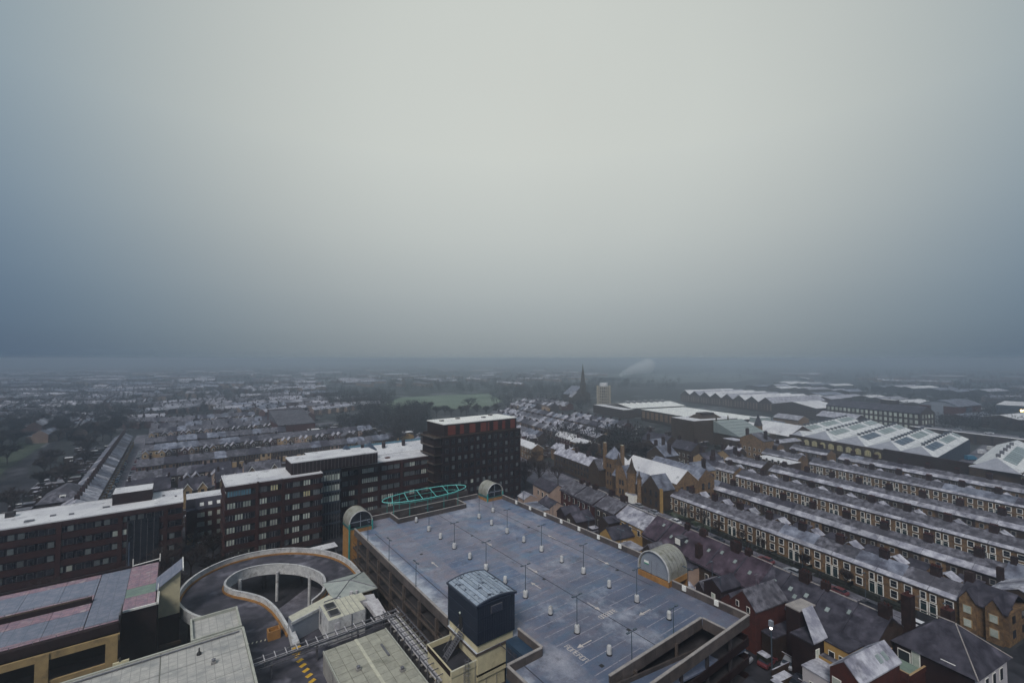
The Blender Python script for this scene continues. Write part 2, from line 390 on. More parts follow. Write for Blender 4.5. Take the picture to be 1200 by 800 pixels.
        for i in range(n if closed else n - 1):
            j = (i + 1) % n
            s.prism([R_[i], R_[j], L_[j], L_[i]], [z0s[i], z0s[j], z0s[j], z0s[i]], [z1s[i], z1s[j], z1s[j], z1s[i]], m, mt)
        return s
    def mesh(s, name, base=(0, 0, 0)):
        me = bpy.data.meshes.new(name)
        bx, by, bz = base
        me.from_pydata([(x - bx, y - by, z - bz) for x, y, z in s.v], [], s.f)
        for n_ in s.names: me.materials.append(MATS[n_])
        me.polygons.foreach_set('material_index', s.m)
        me.update(); return me
    def build(s, name, parent=None):
        base = parent['_b'] if parent is not None else (0, 0, 0)
        o = bpy.data.objects.new(name, s.mesh(name, base)); COL.objects.link(o)
        if parent is not None: o.parent = parent; o['_b'] = list(base)
        return o

class Frame:
    """a street grid turned clockwise by a degrees: x runs across, y along"""
    def __init__(s, a): s.a = R(a); s.c = math.cos(s.a); s.s = math.sin(s.a)
    def w(s, x, y): return (x * s.c + y * s.s, -x * s.s + y * s.c)
F0, FT, FW = Frame(0), Frame(10.85), Frame(15.2)

def tagit(o, label=None, cat=None, group=None, kind=None):
    if label: o['label'] = label
    if cat: o['category'] = cat
    if group: o['group'] = group
    if kind: o['kind'] = kind
    return o
def thing(name, label, cat, x, y, fr=F0, group=None, z=0.0):
    """Empty at the thing's base; parts are given in the coordinates of frame fr"""
    o = bpy.data.objects.new(name, None); COL.objects.link(o)
    wx, wy = fr.w(x, y); o.location = (wx, wy, z); o.rotation_euler = (0, 0, -fr.a)
    o['_b'] = [x, y, z]; o.empty_display_size = .5
    return tagit(o, label, cat, group)
def solo(name, mb, label, cat, x, y, fr=F0, group=None, z=0.0, kind=None):
    me = mb.mesh(name, (x, y, z)); o = bpy.data.objects.new(name, me); COL.objects.link(o)
    wx, wy = fr.w(x, y); o.location = (wx, wy, z); o.rotation_euler = (0, 0, -fr.a)
    return tagit(o, label, cat, group, kind)
def struct(name, mb, fr=F0):
    return solo(name, mb, None, None, 0, 0, fr, kind='structure')
def inst(name, me, parent, loc=(0, 0, 0), rz=0, sc=None):
    o = bpy.data.objects.new(name, me); COL.objects.link(o); o.parent = parent; o.location = loc
    if rz: o.rotation_euler = (0, 0, rz)
    if sc: o.scale = sc
    return o
def copy_thing(src, label, x, y, fr=F0, z=0.0, rz=0.0, group=None, scale=None):
    c = src.copy(); COL.objects.link(c); wx, wy = fr.w(x, y); c.location = (wx, wy, z); c.rotation_euler = (0, 0, -fr.a + rz)
    if scale: c.scale = scale
    c['label'] = label
    if group: c['group'] = group
    for ch in src.children:
        d = ch.copy(); COL.objects.link(d); d.parent = c
        for g2 in ch.children:
            e = g2.copy(); COL.objects.link(e); e.parent = d
    return c
ORD = ['first', 'second', 'third', 'fourth', 'fifth', 'sixth', 'seventh', 'eighth', 'ninth', 'tenth', 'eleventh', 'twelfth', 'thirteenth', 'fourteenth', 'fifteenth',
       'sixteenth', 'seventeenth', 'eighteenth', 'nineteenth', 'twentieth', 'twenty-first', 'twenty-second', 'twenty-third', 'twenty-fourth', 'twenty-fifth',
       'twenty-sixth', 'twenty-seventh', 'twenty-eighth', 'twenty-ninth', 'thirtieth', 'thirty-first', 'thirty-second', 'thirty-third', 'thirty-fourth', 'thirty-fifth',
       'thirty-sixth', 'thirty-seventh', 'thirty-eighth', 'thirty-ninth', 'fortieth'] + ['%d-th' % k for k in range(41, 90)]
# ================================================================== the ground
gm = MB(); gm.box(-9000, 9000, -9000, 9000, -1.0, -.05, 'ground'); struct('ground', gm)
gm = MB(); gm.prism([(-75, 20), (160, 20), (160, 300), (-75, 300)], -.045, 0.0, 'asphalt'); struct('town_ground', gm)

# ================================================================== multi-storey car park
CP = thing('multi_storey_car_park', 'wide multi-storey car park with frosted blue-grey open roof deck and brown parapets', 'car park', 35, 36)
FOOT = [(35, 35.9), (74, 35.9), (74, 51), (79, 51), (79, 115.8), (66, 115.8), (66, 110), (46, 110), (46, 115.8), (35, 115.8)]
mb = MB()
for x0, x1, y0, y1 in ((36, 74, 39.9, 49.4), (42.2, 74, 49.4, 55.3), (74, 79, 51, 55.3), (35, 79, 55.3, 110), (35, 46, 110, 115.8), (66, 79, 110, 115.8), (67.25, 74, 35.9, 39.9), (36, 45.3, 35.9, 39.9)):
    mb.box(x0, x1, y0, y1, 12.6, 13.0, 'column', 'car_park_deck')
mb.build('roof_deck', CP)
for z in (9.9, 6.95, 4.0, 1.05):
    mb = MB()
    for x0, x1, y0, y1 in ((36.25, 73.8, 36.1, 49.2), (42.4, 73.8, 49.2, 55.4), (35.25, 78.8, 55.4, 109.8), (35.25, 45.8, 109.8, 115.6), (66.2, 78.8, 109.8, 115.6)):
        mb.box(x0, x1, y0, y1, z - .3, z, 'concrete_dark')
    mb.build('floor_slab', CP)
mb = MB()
mb.box(37.0, 37.3, 56, 115, 0, 12.6, 'dark_void'); mb.box(40, 72, 38.2, 38.5, 0, 8.4, 'dark_void')  # added black sheets, painted shade between the floors
mb.build('shade_backing', CP)
colmd = MB().box(-.2, .2, -.2, .2, 0, 12.6, 'concrete_dark').mesh('column')
colm = MB().box(-.22, .22, -.25, .25, 0, 12.6, 'column').mesh('column')
for k in range(8):
    inst('column', colm, CP, (-.05, 106.9 - 6.6 * k - 36 + .0, 0))
for k in range(7):
    if 35 + k * 6.5 < 74: inst('column', colmd, CP, (k * 6.5 + 1.1, .1, 0))
for k in range(7): inst('column', colm, CP, (44.0, 17.5 + k * 8.8, 0))
for z in (9.9, 6.95, 4.0):
    MB().box(34.78, 34.98, 64, 115.5, z - .32, z + .12, 'column').build('edge_beam', CP)
    MB().box(34.82, 34.9, 64, 115.5, z + .95, z + 1.03, 'column').build('guard_rail', CP)
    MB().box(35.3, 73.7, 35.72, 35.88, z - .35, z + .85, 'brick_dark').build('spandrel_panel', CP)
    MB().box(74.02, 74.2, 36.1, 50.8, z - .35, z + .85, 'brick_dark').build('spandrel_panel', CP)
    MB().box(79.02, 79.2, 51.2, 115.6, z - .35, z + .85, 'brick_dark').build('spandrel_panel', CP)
# parapets in separate precast panels with copings
def parapet(ax, ay, bx, by, z=13.0, h=1.15, step=2.42, zs=None, mat_='parapet'):
    L_ = math.hypot(bx - ax, by - ay); n = max(1, round(L_ / step)); ang = math.atan2(by - ay, bx - ax); w = L_ / n
    key = (round(w, 3), round(h, 3))
    if key not in PARM:
        PARM[key] = (MB().box(.02, w - .02, -.11, .11, -.45, h, mat_).mesh('parapet_panel'), MB().box(0.01, w - .01, -.19, .19, h, h + .12, 'coping').mesh('coping'))
    for k in range(n):
        x = ax + (bx - ax) * k / n; y = ay + (by - ay) * k / n
        p = inst('parapet_panel', PARM[key][0], CP, (x - 35, y - 36, z), ang)
        q = inst('coping', PARM[key][1], p)
PARM = {}
parapet(36.1, 35.9, 36.1, 49.3); parapet(42.3, 49.4, 42.3, 55.0); parapet(36.2, 49.4, 42.2, 49.4); parapet(35.1, 63.8, 35.1, 110)
parapet(36, 35.8, 74, 35.8); parapet(73.95, 36.05, 73.95, 49.6); parapet(79.0, 56.6, 79.0, 110.4)
parapet(39.7, 115.7, 46.1, 115.7); parapet(46.1, 115.5, 46.1, 110.2); parapet(46, 109.9, 66.1, 109.9); parapet(66.0, 110.2, 66.0, 115.5); parapet(46.4, 115.7, 73.5, 115.7)
parapet(45.5, 39.9, 67.2, 39.9); parapet(67.25, 39.7, 67.25, 36.1)
for k in range(9):
    x = 78.78
    y = 103.2 - 6.25 * k
    if y > 57: MB().box(78.6, 78.86, y - .35, y + .35, 13.45, 14.3, 'white_paint').build('light_box', CP)
for y in (47.0, 41.0): MB().box(73.55, 73.81, y - .35, y + .35, 13.45, 14.3, 'white_paint').build('light_box', CP)
# ramp inside the opening
mb = MB(); mb.slab([(45.3, 36.1, 12.55), (73.5, 36.1, 8.6), (73.5, 39.6, 8.6), (45.3, 39.6, 12.55)], .25, 'car_park_deck'); mb.build('ramp', CP)
mb = MB(); mb.slab([(46.0, 39.25, 12.7), (73.5, 39.25, 8.85), (73.5, 39.5, 8.85), (46.0, 39.5, 12.7)], .55, 'parapet'); mb.build('ramp_kerb', CP)
for x in (50.5, 60.0): MB().box(x - .2, x + .2, 39.5, 39.8, 9, 13, 'column').build('ramp_column', CP)
for x, y in ((43, 60), (57, 66), (43, 90), (57, 92), (71, 60), (71, 88), (57, 46), (47.5, 43)):
    MB().box(x - .3, x + .3, y - .3, y + .3, 13.001, 13.02, 'black').build('drain', CP)
# joints, bays, arrows
for x, y0, y1 in ((39.0, 41, 107), (57.2, 41, 109.5), (71.4, 52, 113)):
    MB().box(x - .07, x + .07, y0, y1, 13.001, 13.012, 'concrete_joint').build('expansion_joint', CP)
bl = MB().box(0, 4.7, -.07, .07, 0, .004, 'paint_line').mesh('bay_line')
for cx in (45.2, 50.1, 59.8, 64.7):
    y = 42.2
    while y < 107:
        if not (34 < cx < 42): inst('bay_line', bl, CP, (cx - 35, y - 36, 13.004 ))
        y += 2.52
for y0 in range(54, 110, 1):
    pass
y = 58.0
while y < 108:
    inst('bay_line', bl, CP, (74.1 - 35, y - 36, 13.004)); y += 2.52
def arrow_mesh():
    m = MB()
    m.prism([(-.09, -1.5), (.09, -1.5), (.09, .5), (-.09, .5)], 0, .005, 'paint_arrow')
    m.prism([(-.42, .5), (.42, .5), (0, 1.5)], 0, .005, 'paint_arrow'); return m.mesh('arrow')
am = arrow_mesh()
for x, y, r in ((43.1, 53.7, 0), (49.0, 47.7, 90), (57.6, 53.8, 180), (63.0, 47.5, 90), (54.2, 65.1, 0), (43.1, 68, 0), (57.6, 70, 180), (57.6, 86, 180), (43.1, 84, 0), (71.6, 64, 180), (71.6, 80, 0)):
    inst('arrow', am, CP, (x - 35, y - 36, 13.014), R(r))
# KEEP CLEAR lettering worn to blocks of strokes
def letter_mesh(seed):
    rr = random.Random(seed); m = MB()
    m.box(-.06, .06, 0, .9, 0, .004, 'paint_arrow')
    for yy in (0, .42, .84):
        if rr.random() < .8: m.box(.06, .45, yy, yy + .09, 0, .004, 'paint_arrow')
    if rr.random() < .5: m.box(.39, .48, .1, .8, 0, .004, 'paint_arrow')
    return m.mesh('painted_letter')
lm = [letter_mesh(k) for k in range(4)]
for k in range(7): inst('painted_letter', lm[k % 4], CP, (46.1 - 35, 49.0 - 36 - k * .62, 13.016), R(-90))
for k in range(7): inst('painted_letter', lm[(k + 1) % 4], CP, (55.9 - 35 + k * .55, 50.4 - 36, 13.016), 0)
# round-topped stair hoods
def vault(mb, x0, x1, y0, y1, z0, stilt, axis, m, n=14, rim=None, face=None, fz=0, ft='grey_panel'):
    """half-round hood; axis = direction the tunnel runs"""
    if axis == 'x': c = (y0 + y1) / 2; r = (y1 - y0) / 2
    else: c = (x0 + x1) / 2; r = (x1 - x0) / 2
    prof = [(-r, 0.0)] + [(-r * math.cos(math.pi * i / n), stilt + r * math.sin(math.pi * i / n)) for i in range(n + 1)] + [(r, 0.0)]
    th = .14
    pin = [(p[0] * (1 - th / r), p[1] if p[1] < stilt + .01 else stilt + (p[1] - stilt) * (1 - th / r)) for p in prof]
    def P(u, z, d): return (d, c + u, z0 + z) if axis == 'x' else (c + u, d, z0 + z)
    d0, d1 = (x0, x1) if axis == 'x' else (y0, y1)
    for i in range(len(prof) - 1):
        a, b = prof[i], prof[i + 1]; ai, bi = pin[i], pin[i + 1]
        mb.face([P(*a, d0), P(*b, d0), P(*b, d1), P(*a, d1)], m)
        mb.face([P(*ai, d0), P(*ai, d1), P(*bi, d1), P(*bi, d0)], m)
        mb.face([P(*a, d0), P(*ai, d0), P(*bi, d0), P(*b, d0)], m); mb.face([P(*a, d1), P(*b, d1), P(*bi, d1), P(*ai, d1)], m)
    return mb
def hood_face(mb, x0, x1, y0, y1, z0, stilt, axis, d, m, n=14, th=.1, shrink=.16):
    if axis == 'x': c = (y0 + y1) / 2; r = (y1 - y0) / 2 - shrink
    else: c = (x0 + x1) / 2; r = (x1 - x0) / 2 - shrink
    prof = [(-r, 0.0)] + [(-r * math.cos(math.pi * i / n), stilt + r * math.sin(math.pi * i / n)) for i in range(n + 1)] + [(r, 0.0)]
    def P(u, z, dd): return (dd, c + u, z0 + z) if axis == 'x' else (c + u, dd, z0 + z)
    mb.face([P(*p, d) for p in prof], m); mb.face([P(*p, d + th) for p in reversed(prof)], m); return mb
HA = thing('stair_hood', 'large round-topped metal stair hood on the right edge of the roof deck', 'stair hood', 76, 53, z=13.0)
mb = MB(); mb.box(73.15, 79.3, 49.7, 49.95, 13.0, 14.0, 'orange'); mb.box(73.15, 79.3, 56.25, 56.5, 13.0, 14.0, 'orange'); mb.box(73.0, 73.25, 49.7, 56.5, 13.0, 14.0, 'orange'); mb.box(79.1, 79.35, 49.7, 56.5, 8, 14.0, 'orange'); mb.build('base_wall', HA)
vault(MB(), 73.2, 79.2, 49.8, 56.4, 14.0, 1.0, 'x', 'galv', n=20).build('vault', HA)
for k in range(1, 6):
    mb = MB(); c, r, n_ = 53.1, 3.36, 20
    pr = [(c - r * math.cos(math.pi * i / n_), 15.0 + r * math.sin(math.pi * i / n_)) for i in range(n_ + 1)]
    for i in range(n_):
        (ya, za), (yb, zb) = pr[i], pr[i + 1]; xx = 73.2 + k
        mb.face([(xx - .04, ya, za), (xx + .04, ya, za), (xx + .04, yb, zb), (xx - .04, yb, zb)], 'steel')
    mb.build('roof_seam', HA)
fp = hood_face(MB(), 73.2, 79.2, 49.8, 56.4, 14.0, 1.0, 'x', 73.45, 'grey_panel').build('end_panel', HA)
MB().box(73.36, 73.42, 52.6, 53.6, 14.0, 16.4, 'grey_panel').build('door', HA)
MB().box(73.33, 73.37, 53.56, 53.62, 14.0, 16.4, 'steel').build('door_edge', fp)
MB().box(73.34, 73.42, 54.3, 55.3, 15.7, 16.1, 'white_paint').build('sign', fp)
MB().box(73.34, 73.42, 54.3, 55.3, 15.5, 15.7, 'sign_green').build('sign', fp)
mb = MB(); c, r, n_ = 53.1, 3.42, 20
vault(mb, 73.0, 73.3, 49.65, 56.55, 14.0, 1.0, 'x', 'concrete_white', n=20); mb.build('rim', HA)
def hood_y(label, x0, x1, y0, y1, tall):
    H = thing('stair_tower' if tall else 'stair_hood', label, 'stair tower' if tall else 'stair hood', (x0 + x1) / 2, (y0 + y1) / 2, z=0 if tall else 13.0)
    zb = 0 if tall else 13.0
    mb = MB(); mb.box(x0, x1, y1 - .25, y1, zb, 13.9, 'orange'); mb.box(x0, x0 + .25, y0, y1 - .25, zb, 13.9, 'orange'); mb.box(x1 - .25, x1, y0, y1 - .25, zb, 13.9, 'orange'); mb.box(x0 + .25, x1 - .25, y0, y0 + .2, zb, 13.9, 'orange'); mb.build('wall', H)
    mb = MB()
    for cx in (x0 - .12, x1 - .18): mb.box(cx, cx + .3, y0 - .12, y0 + .18, zb, 15.3, 'teal')
    mb.box(x0, x1, y0 - .05, y0 + .12, 13.9, 14.2, 'teal_dark'); mb.box(x0 - .06, x0 + .05, y0, y1, 13.9, 14.5, 'teal_dark'); mb.build('teal_frame', H)
    vault(MB(), x0, x1, y0, y1, 13.95, 1.2, 'y', 'galv', n=18).build('vault', H)
    hood_face(MB(), x0, x1, y0, y1, 13.95, 1.2, 'y', y0 + .5, 'window_glass', th=.08).build('glazed_end', H)
    mb = MB(); mb.box(x0 + .3, x1 - .3, y0 + .38, y0 + .48, 15.3, 15.5, 'grey_panel'); mb.box((x0 + x1) / 2 - .06, (x0 + x1) / 2 + .06, y0 + .38, y0 + .48, 14, 17.5, 'grey_panel'); mb.build('mullion', H)
    vault(MB(), x0 - .06, x1 + .06, y0 - .08, y0 + .12, 13.95, 1.2, 'y', 'concrete_white', n=18).build('rim', H)
hood_y('orange stair tower with rounded metal hood at the far left corner of the roof deck', 33.9, 39.5, 110.3, 115.4, True)
hood_y('small round-topped hood at the far right corner of the roof deck below the tower', 73.8, 79.3, 110.6, 115.6, False)
# lamps
def lamp_proto(h=5.6, drums=True):
    o = thing('lamp_post', '', 'lamp post', 0, 0, group='lamp posts on the car park roof')
    MB().tube((0, 0, .0), (0, 0, h), .075, 'lamp_steel', .05, 8).build('pole', o)
    a = MB().box(-.75, .75, -.03, .03, h - .08, h, 'lamp_steel').build('arm', o)
    for s_ in (-1, 1): MB().box(s_ * .75 - .28, s_ * .75 + .28, -.14, .14, h - .04, h + .08, 'lamp_steel').build('lamp_head', o)
    if drums:
        MB().lathe(0.0, 0, [(.42, 0), (.42, .95), (.36, 1.15), (.1, 1.2)], 'concrete_white', 12).build('drum_guard', o)
        MB().lathe(0.0, 0, [(.5, 0), (.5, .12), (.43, .14)], 'black', 12).build('base_ring', o)
    return o
lamp = lamp_proto(); used = False
def place(src, flag, label, x, y, z=0.0, fr=F0, rz=0.0, group=None):
    return copy_thing(src, label, x, y, fr, z, rz, group)
for rn, x in (('left', 50.1), ('right', 64.6)):
    ys = (100.8, 88.3, 75.6, 63.0, 50.3) + ((38.9,) if 0 else ())
    for i, y in enumerate(ys):
        copy_thing(lamp, 'roof lamp post on a white drum, %s from the camera in the %s row' % (ORD[len(ys) - 1 - i], rn), x, y, z=13.0)
copy_thing(lamp, 'roof deck lamp post on a white drum, near the small far stair hood', 70.2, 102.5, z=13.0)
lamp2 = lamp_proto(5.0, False)
for i, y in enumerate((100.8, 88.3, 75.6)): copy_thing(lamp2, 'slim lamp post rising from the left parapet, %s from the orange stair tower' % ORD[i], 35.1, y, z=13.6, rz=R(90))
for i, y in enumerate((100.8, 88.3, 75.6, 66.0)): copy_thing(lamp2, 'slim lamp post outside the right parapet, %s from the far stair hood' % ORD[i], 79.4, y, z=12.2, rz=R(90))
copy_thing(lamp2, 'slim lamp post at the right parapet just in front of the large stair hood', 74.3, 46.6, z=12.4, rz=R(90))
copy_thing(lamp2, 'slim lamp post at the ramp parapet, the right one of two', 60.0, 40.1, z=13.0)
copy_thing(lamp2, 'slim lamp post at the ramp parapet, the left one of two', 50.3, 40.1, z=13.0)
for o in (lamp, lamp2):
    for ch in list(o.children): bpy.data.objects.remove(ch)
    bpy.data.objects.remove(o)
vm = MB().lathe(0, 0, [(.30, .16), (.36, .2), (.36, 1.05), (.28, 1.3), (.08, 1.36)], 'concrete_white', 12)
vb = MB().lathe(0, 0, [(.42, 0), (.42, .12), (.33, .17)], 'black', 12)
vmm, vbm = vm.mesh('cowl'), vb.mesh('base')
k = 0
for rn, x in (('left', 50.1), ('right', 64.5)):
    for i, y in enumerate((43.9, 56.4, 69.1, 81.7, 94.8, 108.0)):
        if y > 100 and rn == 'right': continue
        o = thing('roof_vent', 'white capped vent drum, %s from the camera in the %s row between the lamps' % (ORD[i], rn), 'roof vent', x, y, group='white vent drums on the deck', z=13.0)
        inst('cowl', vmm, o); inst('base', vbm, o)
# teal oval frame
OV = thing('oval_pergola', 'open teal steel oval frame on posts over the far light well', 'steel canopy', 57.2, 116.8, z=13.0)
def ring(a, b, cx, cy, z, r, m, n=44, pinch=1.0):
    mb = MB(); P = []
    for i in range(n):
        t = 2 * math.pi * i / n; P.append((cx + a * math.copysign(abs(math.cos(t)) ** pinch, math.cos(t)), cy + b * math.sin(t), z))
    for i in range(n): mb.tube(P[i], P[(i + 1) % n], r, m, n=6)
    return mb
ring(12.7, 4.4, 57.2, 116.9, 17, .115, 'teal_light').build('ring', OV); ring(10.2, 2.9, 57.2, 116.9, 16.1, .08, 'teal').build('ring', OV)
for dx in (-10, -6, -2, 2, 6, 10):
    yy = 4.4 * math.sqrt(1 - (dx / 12.7) ** 2)
    MB().tube((57.2 + dx - 1, 116.9 - yy * .97, 17.02), (57.2 + dx + 1, 116.9 + yy * .97, 17.02), .09, 'teal_light').build('cross_bar', OV)
for dx in (-10.5, -6.5, -1.5, 3.5, 8.5):
    yy = 4.1 * math.sqrt(1 - (dx / 12.7) ** 2)
    for s_ in (-1, 1):
        MB().tube((57.2 + dx, 116.9 + s_ * yy, 13.0), (57.2 + dx, 116.9 + s_ * yy, 16.95), .085, 'teal').build('post', OV)
mb = MB(); mb.box(46, 66, 115.9, 122.5, 12.2, 12.6, 'concrete_dark'); mb.box(40, 74, 122, 122.3, 12.6, 13.7, 'parapet'); mb.build('walkway_slab', CP)
# ---------------------------------------------------------------- dark lift-motor box
LB = thing('lift_tower', 'dark navy clad box with curved frosted roof standing on the edge of the roof deck', 'plant tower', 38.4, 59.5, z=9.0)
mb = MB(); mb.box(35.3, 41.6, 55.4, 63.6, 9.0, 14.1, 'cream'); mb.build('plinth', LB)
mb = MB(); mb.box(35.1, 41.8, 55.2, 63.8, 14.1, 19.6, 'navy_clad')
bd = mb.build('cladding', LB)
rb = MB()
for k in range(22): rb.box(35.1 + k * .31, 35.16 + k * .31, 55.15, 55.2, 14.15, 19.5, 'navy_trim')
for k in range(27): rb.box(35.05, 35.1, 55.3 + k * .315, 55.36 + k * .315, 14.15, 19.5, 'navy_trim')
rb.build('cladding_rib', bd)
# roof curves across x (slightly arched), in strips
nseg = 10; xs = [34.95 + (42.0 - 34.95) * i / nseg for i in range(nseg + 1)]
def arc(x): return 19.6 + .5 * (1 - ((x - 38.47) / 3.52) ** 2)
mb = MB()
for end in (55.05, 63.75):
    mb.prism([(0, 0)] * 0 or [(34.95, end), (42.0, end), (42.0, end + .18), (34.95, end + .18)], 19.5, 19.62, 'navy_trim')
gp = [(x, arc(x)) for x in xs]
for yy in (55.22, 63.78):
    mb.face([(34.95, yy, 19.5)] + [(x, yy, z) for x, z in gp] + [(42.0, yy, 19.5)], 'navy_clad')
mb.build('gable_panel', LB)
for i in range(nseg):
    q = MB(); q.slab([(xs[i] + .05, 55.3, arc(xs[i])), (xs[i + 1] - .05, 55.3, arc(xs[i + 1])), (xs[i + 1] - .05, 63.7, arc(xs[i + 1])), (xs[i] + .05, 63.7, arc(xs[i]))], .06, 'box_roof')
    q.build('roof_sheet', LB)
mb = MB()
for yy in (55.05, 63.7):
    for i in range(nseg): mb.slab([(xs[i], yy, arc(xs[i]) - .12), (xs[i + 1], yy, arc(xs[i + 1]) - .12), (xs[i + 1], yy + .25, arc(xs[i + 1]) - .12), (xs[i], yy + .25, arc(xs[i]) - .12)], .24, 'navy_trim')
mb.box(34.85, 35.05, 55.05, 63.9, 19.45, 19.75, 'navy_trim'); mb.box(41.9, 42.1, 55.05, 63.9, 19.45, 19.75, 'navy_trim'); mb.build('roof_trim', LB)
rs = MB()
for k in range(9): rs.box(35.2, 41.8, 56.1 + k * .85, 56.14 + k * .85, 20.85, 20.88, 'navy_trim')
MB().box(35.0, 35.08, 59.2, 60.2, 14.2, 16.4, 'black').build('door', LB)
MB().tube((34.96, 59.8, 16.7), (34.9, 59.8, 16.9), .15, 'blind').build('wall_lamp', LB)
for z in (15.9, 17.8): 
    MB().box(35.02, 35.06, 55.2, 63.8, z, z + .06, 'navy_trim').build('cladding_seam', LB); MB().box(35.1, 41.8, 55.11, 55.15, z, z + .06, 'navy_trim').build('cladding_seam', LB)
q = MB().box(37.4, 39.4, 55.05, 55.15, 17.9, 19.0, 'steel').build('louvre', LB)
for k in range(5): MB().box(37.5, 39.3, 55.0, 55.05, 18.0 + k * .2, 18.08 + k * .2, 'navy_trim').build('slat', q)
# low cream block under it
CB = thing('cream_service_block', 'low cream block with dark flat roof in front of the navy plant tower', 'building', 35, 59)
CX0, CX1, CY0, CY1, CZ = 31.2, 40.2, 55.6, 62.9, 11.2
mb = MB(); mb.box(CX0, CX1, CY0, CY1, 0, CZ, 'cream', 'asphalt'); mb.build('wall', CB)
mb = MB(); mb.box(CX0 - .1, CX1 + .1, CY0 - .12, CY0 + .14, CZ, CZ + .8, 'cream', 'pale_strip'); mb.box(CX0 - .1, CX0 + .15, CY0 + .14, CY1, CZ, CZ + .8, 'brick_dark', 'cream'); mb.box(CX0 - .1, 35.05, CY1, CY1 + .2, CZ, CZ + .8, 'cream', 'pale_strip'); mb.build('parapet', CB)
for k in range(1, 5): MB().box(CX0 + k * 1.85, CX0 + k * 1.85 + .07, CY0 - .16, CY0 - .12, 5, CZ + .7, 'concrete').build('wall_joint', CB)
ld = thing('roof_ladder', 'dark metal ladder fixed to the front of the low cream block', 'ladder', 33.4, 55.2, z=6)
for dx in (0, .5): MB().tube((33.2 + dx, 55.3, 6), (33.2 + dx, 55.3, 13.1), .04, 'steel').build('rail', ld)
for k in range(18): MB().tube((33.2, 55.3, 6.3 + k * .37), (33.7, 55.3, 6.3 + k * .37), .025, 'steel', n=4).build('rung', ld)
mb = MB()
for k in range(5):
    for a in range(6):
        a0 = math.pi + math.pi * a / 6; a1 = math.pi + math.pi * (a + 1) / 6
        mb.tube((33.45 + .4 * math.cos(a0), 55.3 + .6 * math.sin(a0), 9 + k), (33.45 + .4 * math.cos(a1), 55.3 + .6 * math.sin(a1), 9 + k), .03, 'steel', n=4)
mb.build('safety_hoop', ld)
st = thing('metal_stair', 'dark open metal stair climbing to the door of the navy plant tower', 'stairs', 34, 60, z=11.2)
for k in range(12):
    MB().box(34.7 - .22 * k, 34.95 - .22 * k, 58.9 + 0 * k, 60.0, 14.0 - .235 * k, 14.06 - .235 * k, 'steel').build('tread', st)
for yy in (58.9, 60.0):
    mb = MB(); mb.tube((34.95, yy, 14.05), (32.2, yy, 11.2), .07, 'steel'); mb.build('stringer', st)
    mb = MB(); mb.tube((34.95, yy, 15.05), (32.2, yy, 12.2), .035, 'steel')
    for k in range(5): mb.tube((34.9 - .62 * k, yy, 14.0 - .66 * k), (34.9 - .62 * k, yy, 15.0 - .66 * k), .03, 'steel', n=4)
    mb.build('handrail', st)
PB = thing('plant_cabinet', 'dark blue metal plant cabinet tucked beside the navy plant tower', 'cabinet', 41.0, 53.0, z=0)
mb = MB(); mb.box(40.0, 42.0, 50.6, 55.0, 0, 13.2, 'plant_blue'); mb.build('casing', PB); MB().box(40.0, 42.0, 50.5, 50.6, 12.9, 13.1, 'steel').build('rail', PB)
for k in range(3): MB().box(39.94, 40.0, 50.9 + 1.3 * k, 52.0 + 1.3 * k, 10, 12.6, 'navy_trim').build('panel', PB)
# ================================================================== spiral ramp and rooftop service deck (z about 7)
def catmull(P, n=6, closed=False):
    out_ = []; m = len(P)
    rng = range(m) if closed else range(m - 1)
    for i in rng:
        p0 = P[(i - 1) % m] if closed or i > 0 else P[i]; p1 = P[i]; p2 = P[(i + 1) % m]; p3 = P[(i + 2) % m] if closed or i < m - 2 else P[(i + 1) % m]
        for k in range(n):
            t = k / n
            out_.append(tuple(.5 * ((2 * p1[j]) + (-p0[j] + p2[j]) * t + (2 * p0[j] - 5 * p1[j] + 4 * p2[j] - p3[j]) * t * t + (-p0[j] + 3 * p1[j] - 3 * p2[j] + p3[j]) * t ** 3) for j in range(2)))
    if not closed: out_.append(P[-1])
    return out_
OUT = [(8.2, 96.9), (5.7, 99.0), (3.6, 101.9), (1.9, 106.2), (1.1, 111.3), (2.6, 117.4), (6.0, 122.2), (11.0, 125.2), (17.0, 125.6), (23.0, 123.4), (28.0, 119.0), (31.4, 113.6), (33.0, 107.5), (33.2, 101.0), (32.6, 96.5)]
INN = [(22.0, 94.4), (24.6, 96.9), (26.0, 100.5), (26.3, 104.5), (25.0, 108.8), (22.8, 112.6), (19.4, 115.8), (15.6, 117.4), (12.2, 117.0), (9.9, 114.8), (9.0, 111.6), (10.2, 108.2), (12.6, 104.8), (14.5, 101.4), (15.6, 97.6), (16.2, 93.6), (16.5, 89.6), (16.7, 87.0)]
oc = catmull(OUT); ic = catmull(INN)
SR = thing('spiral_ramp', 'curving concrete ramp with white parapets and orange kerbs looping round an open well', 'ramp', 17, 106)
ZR = 6.8
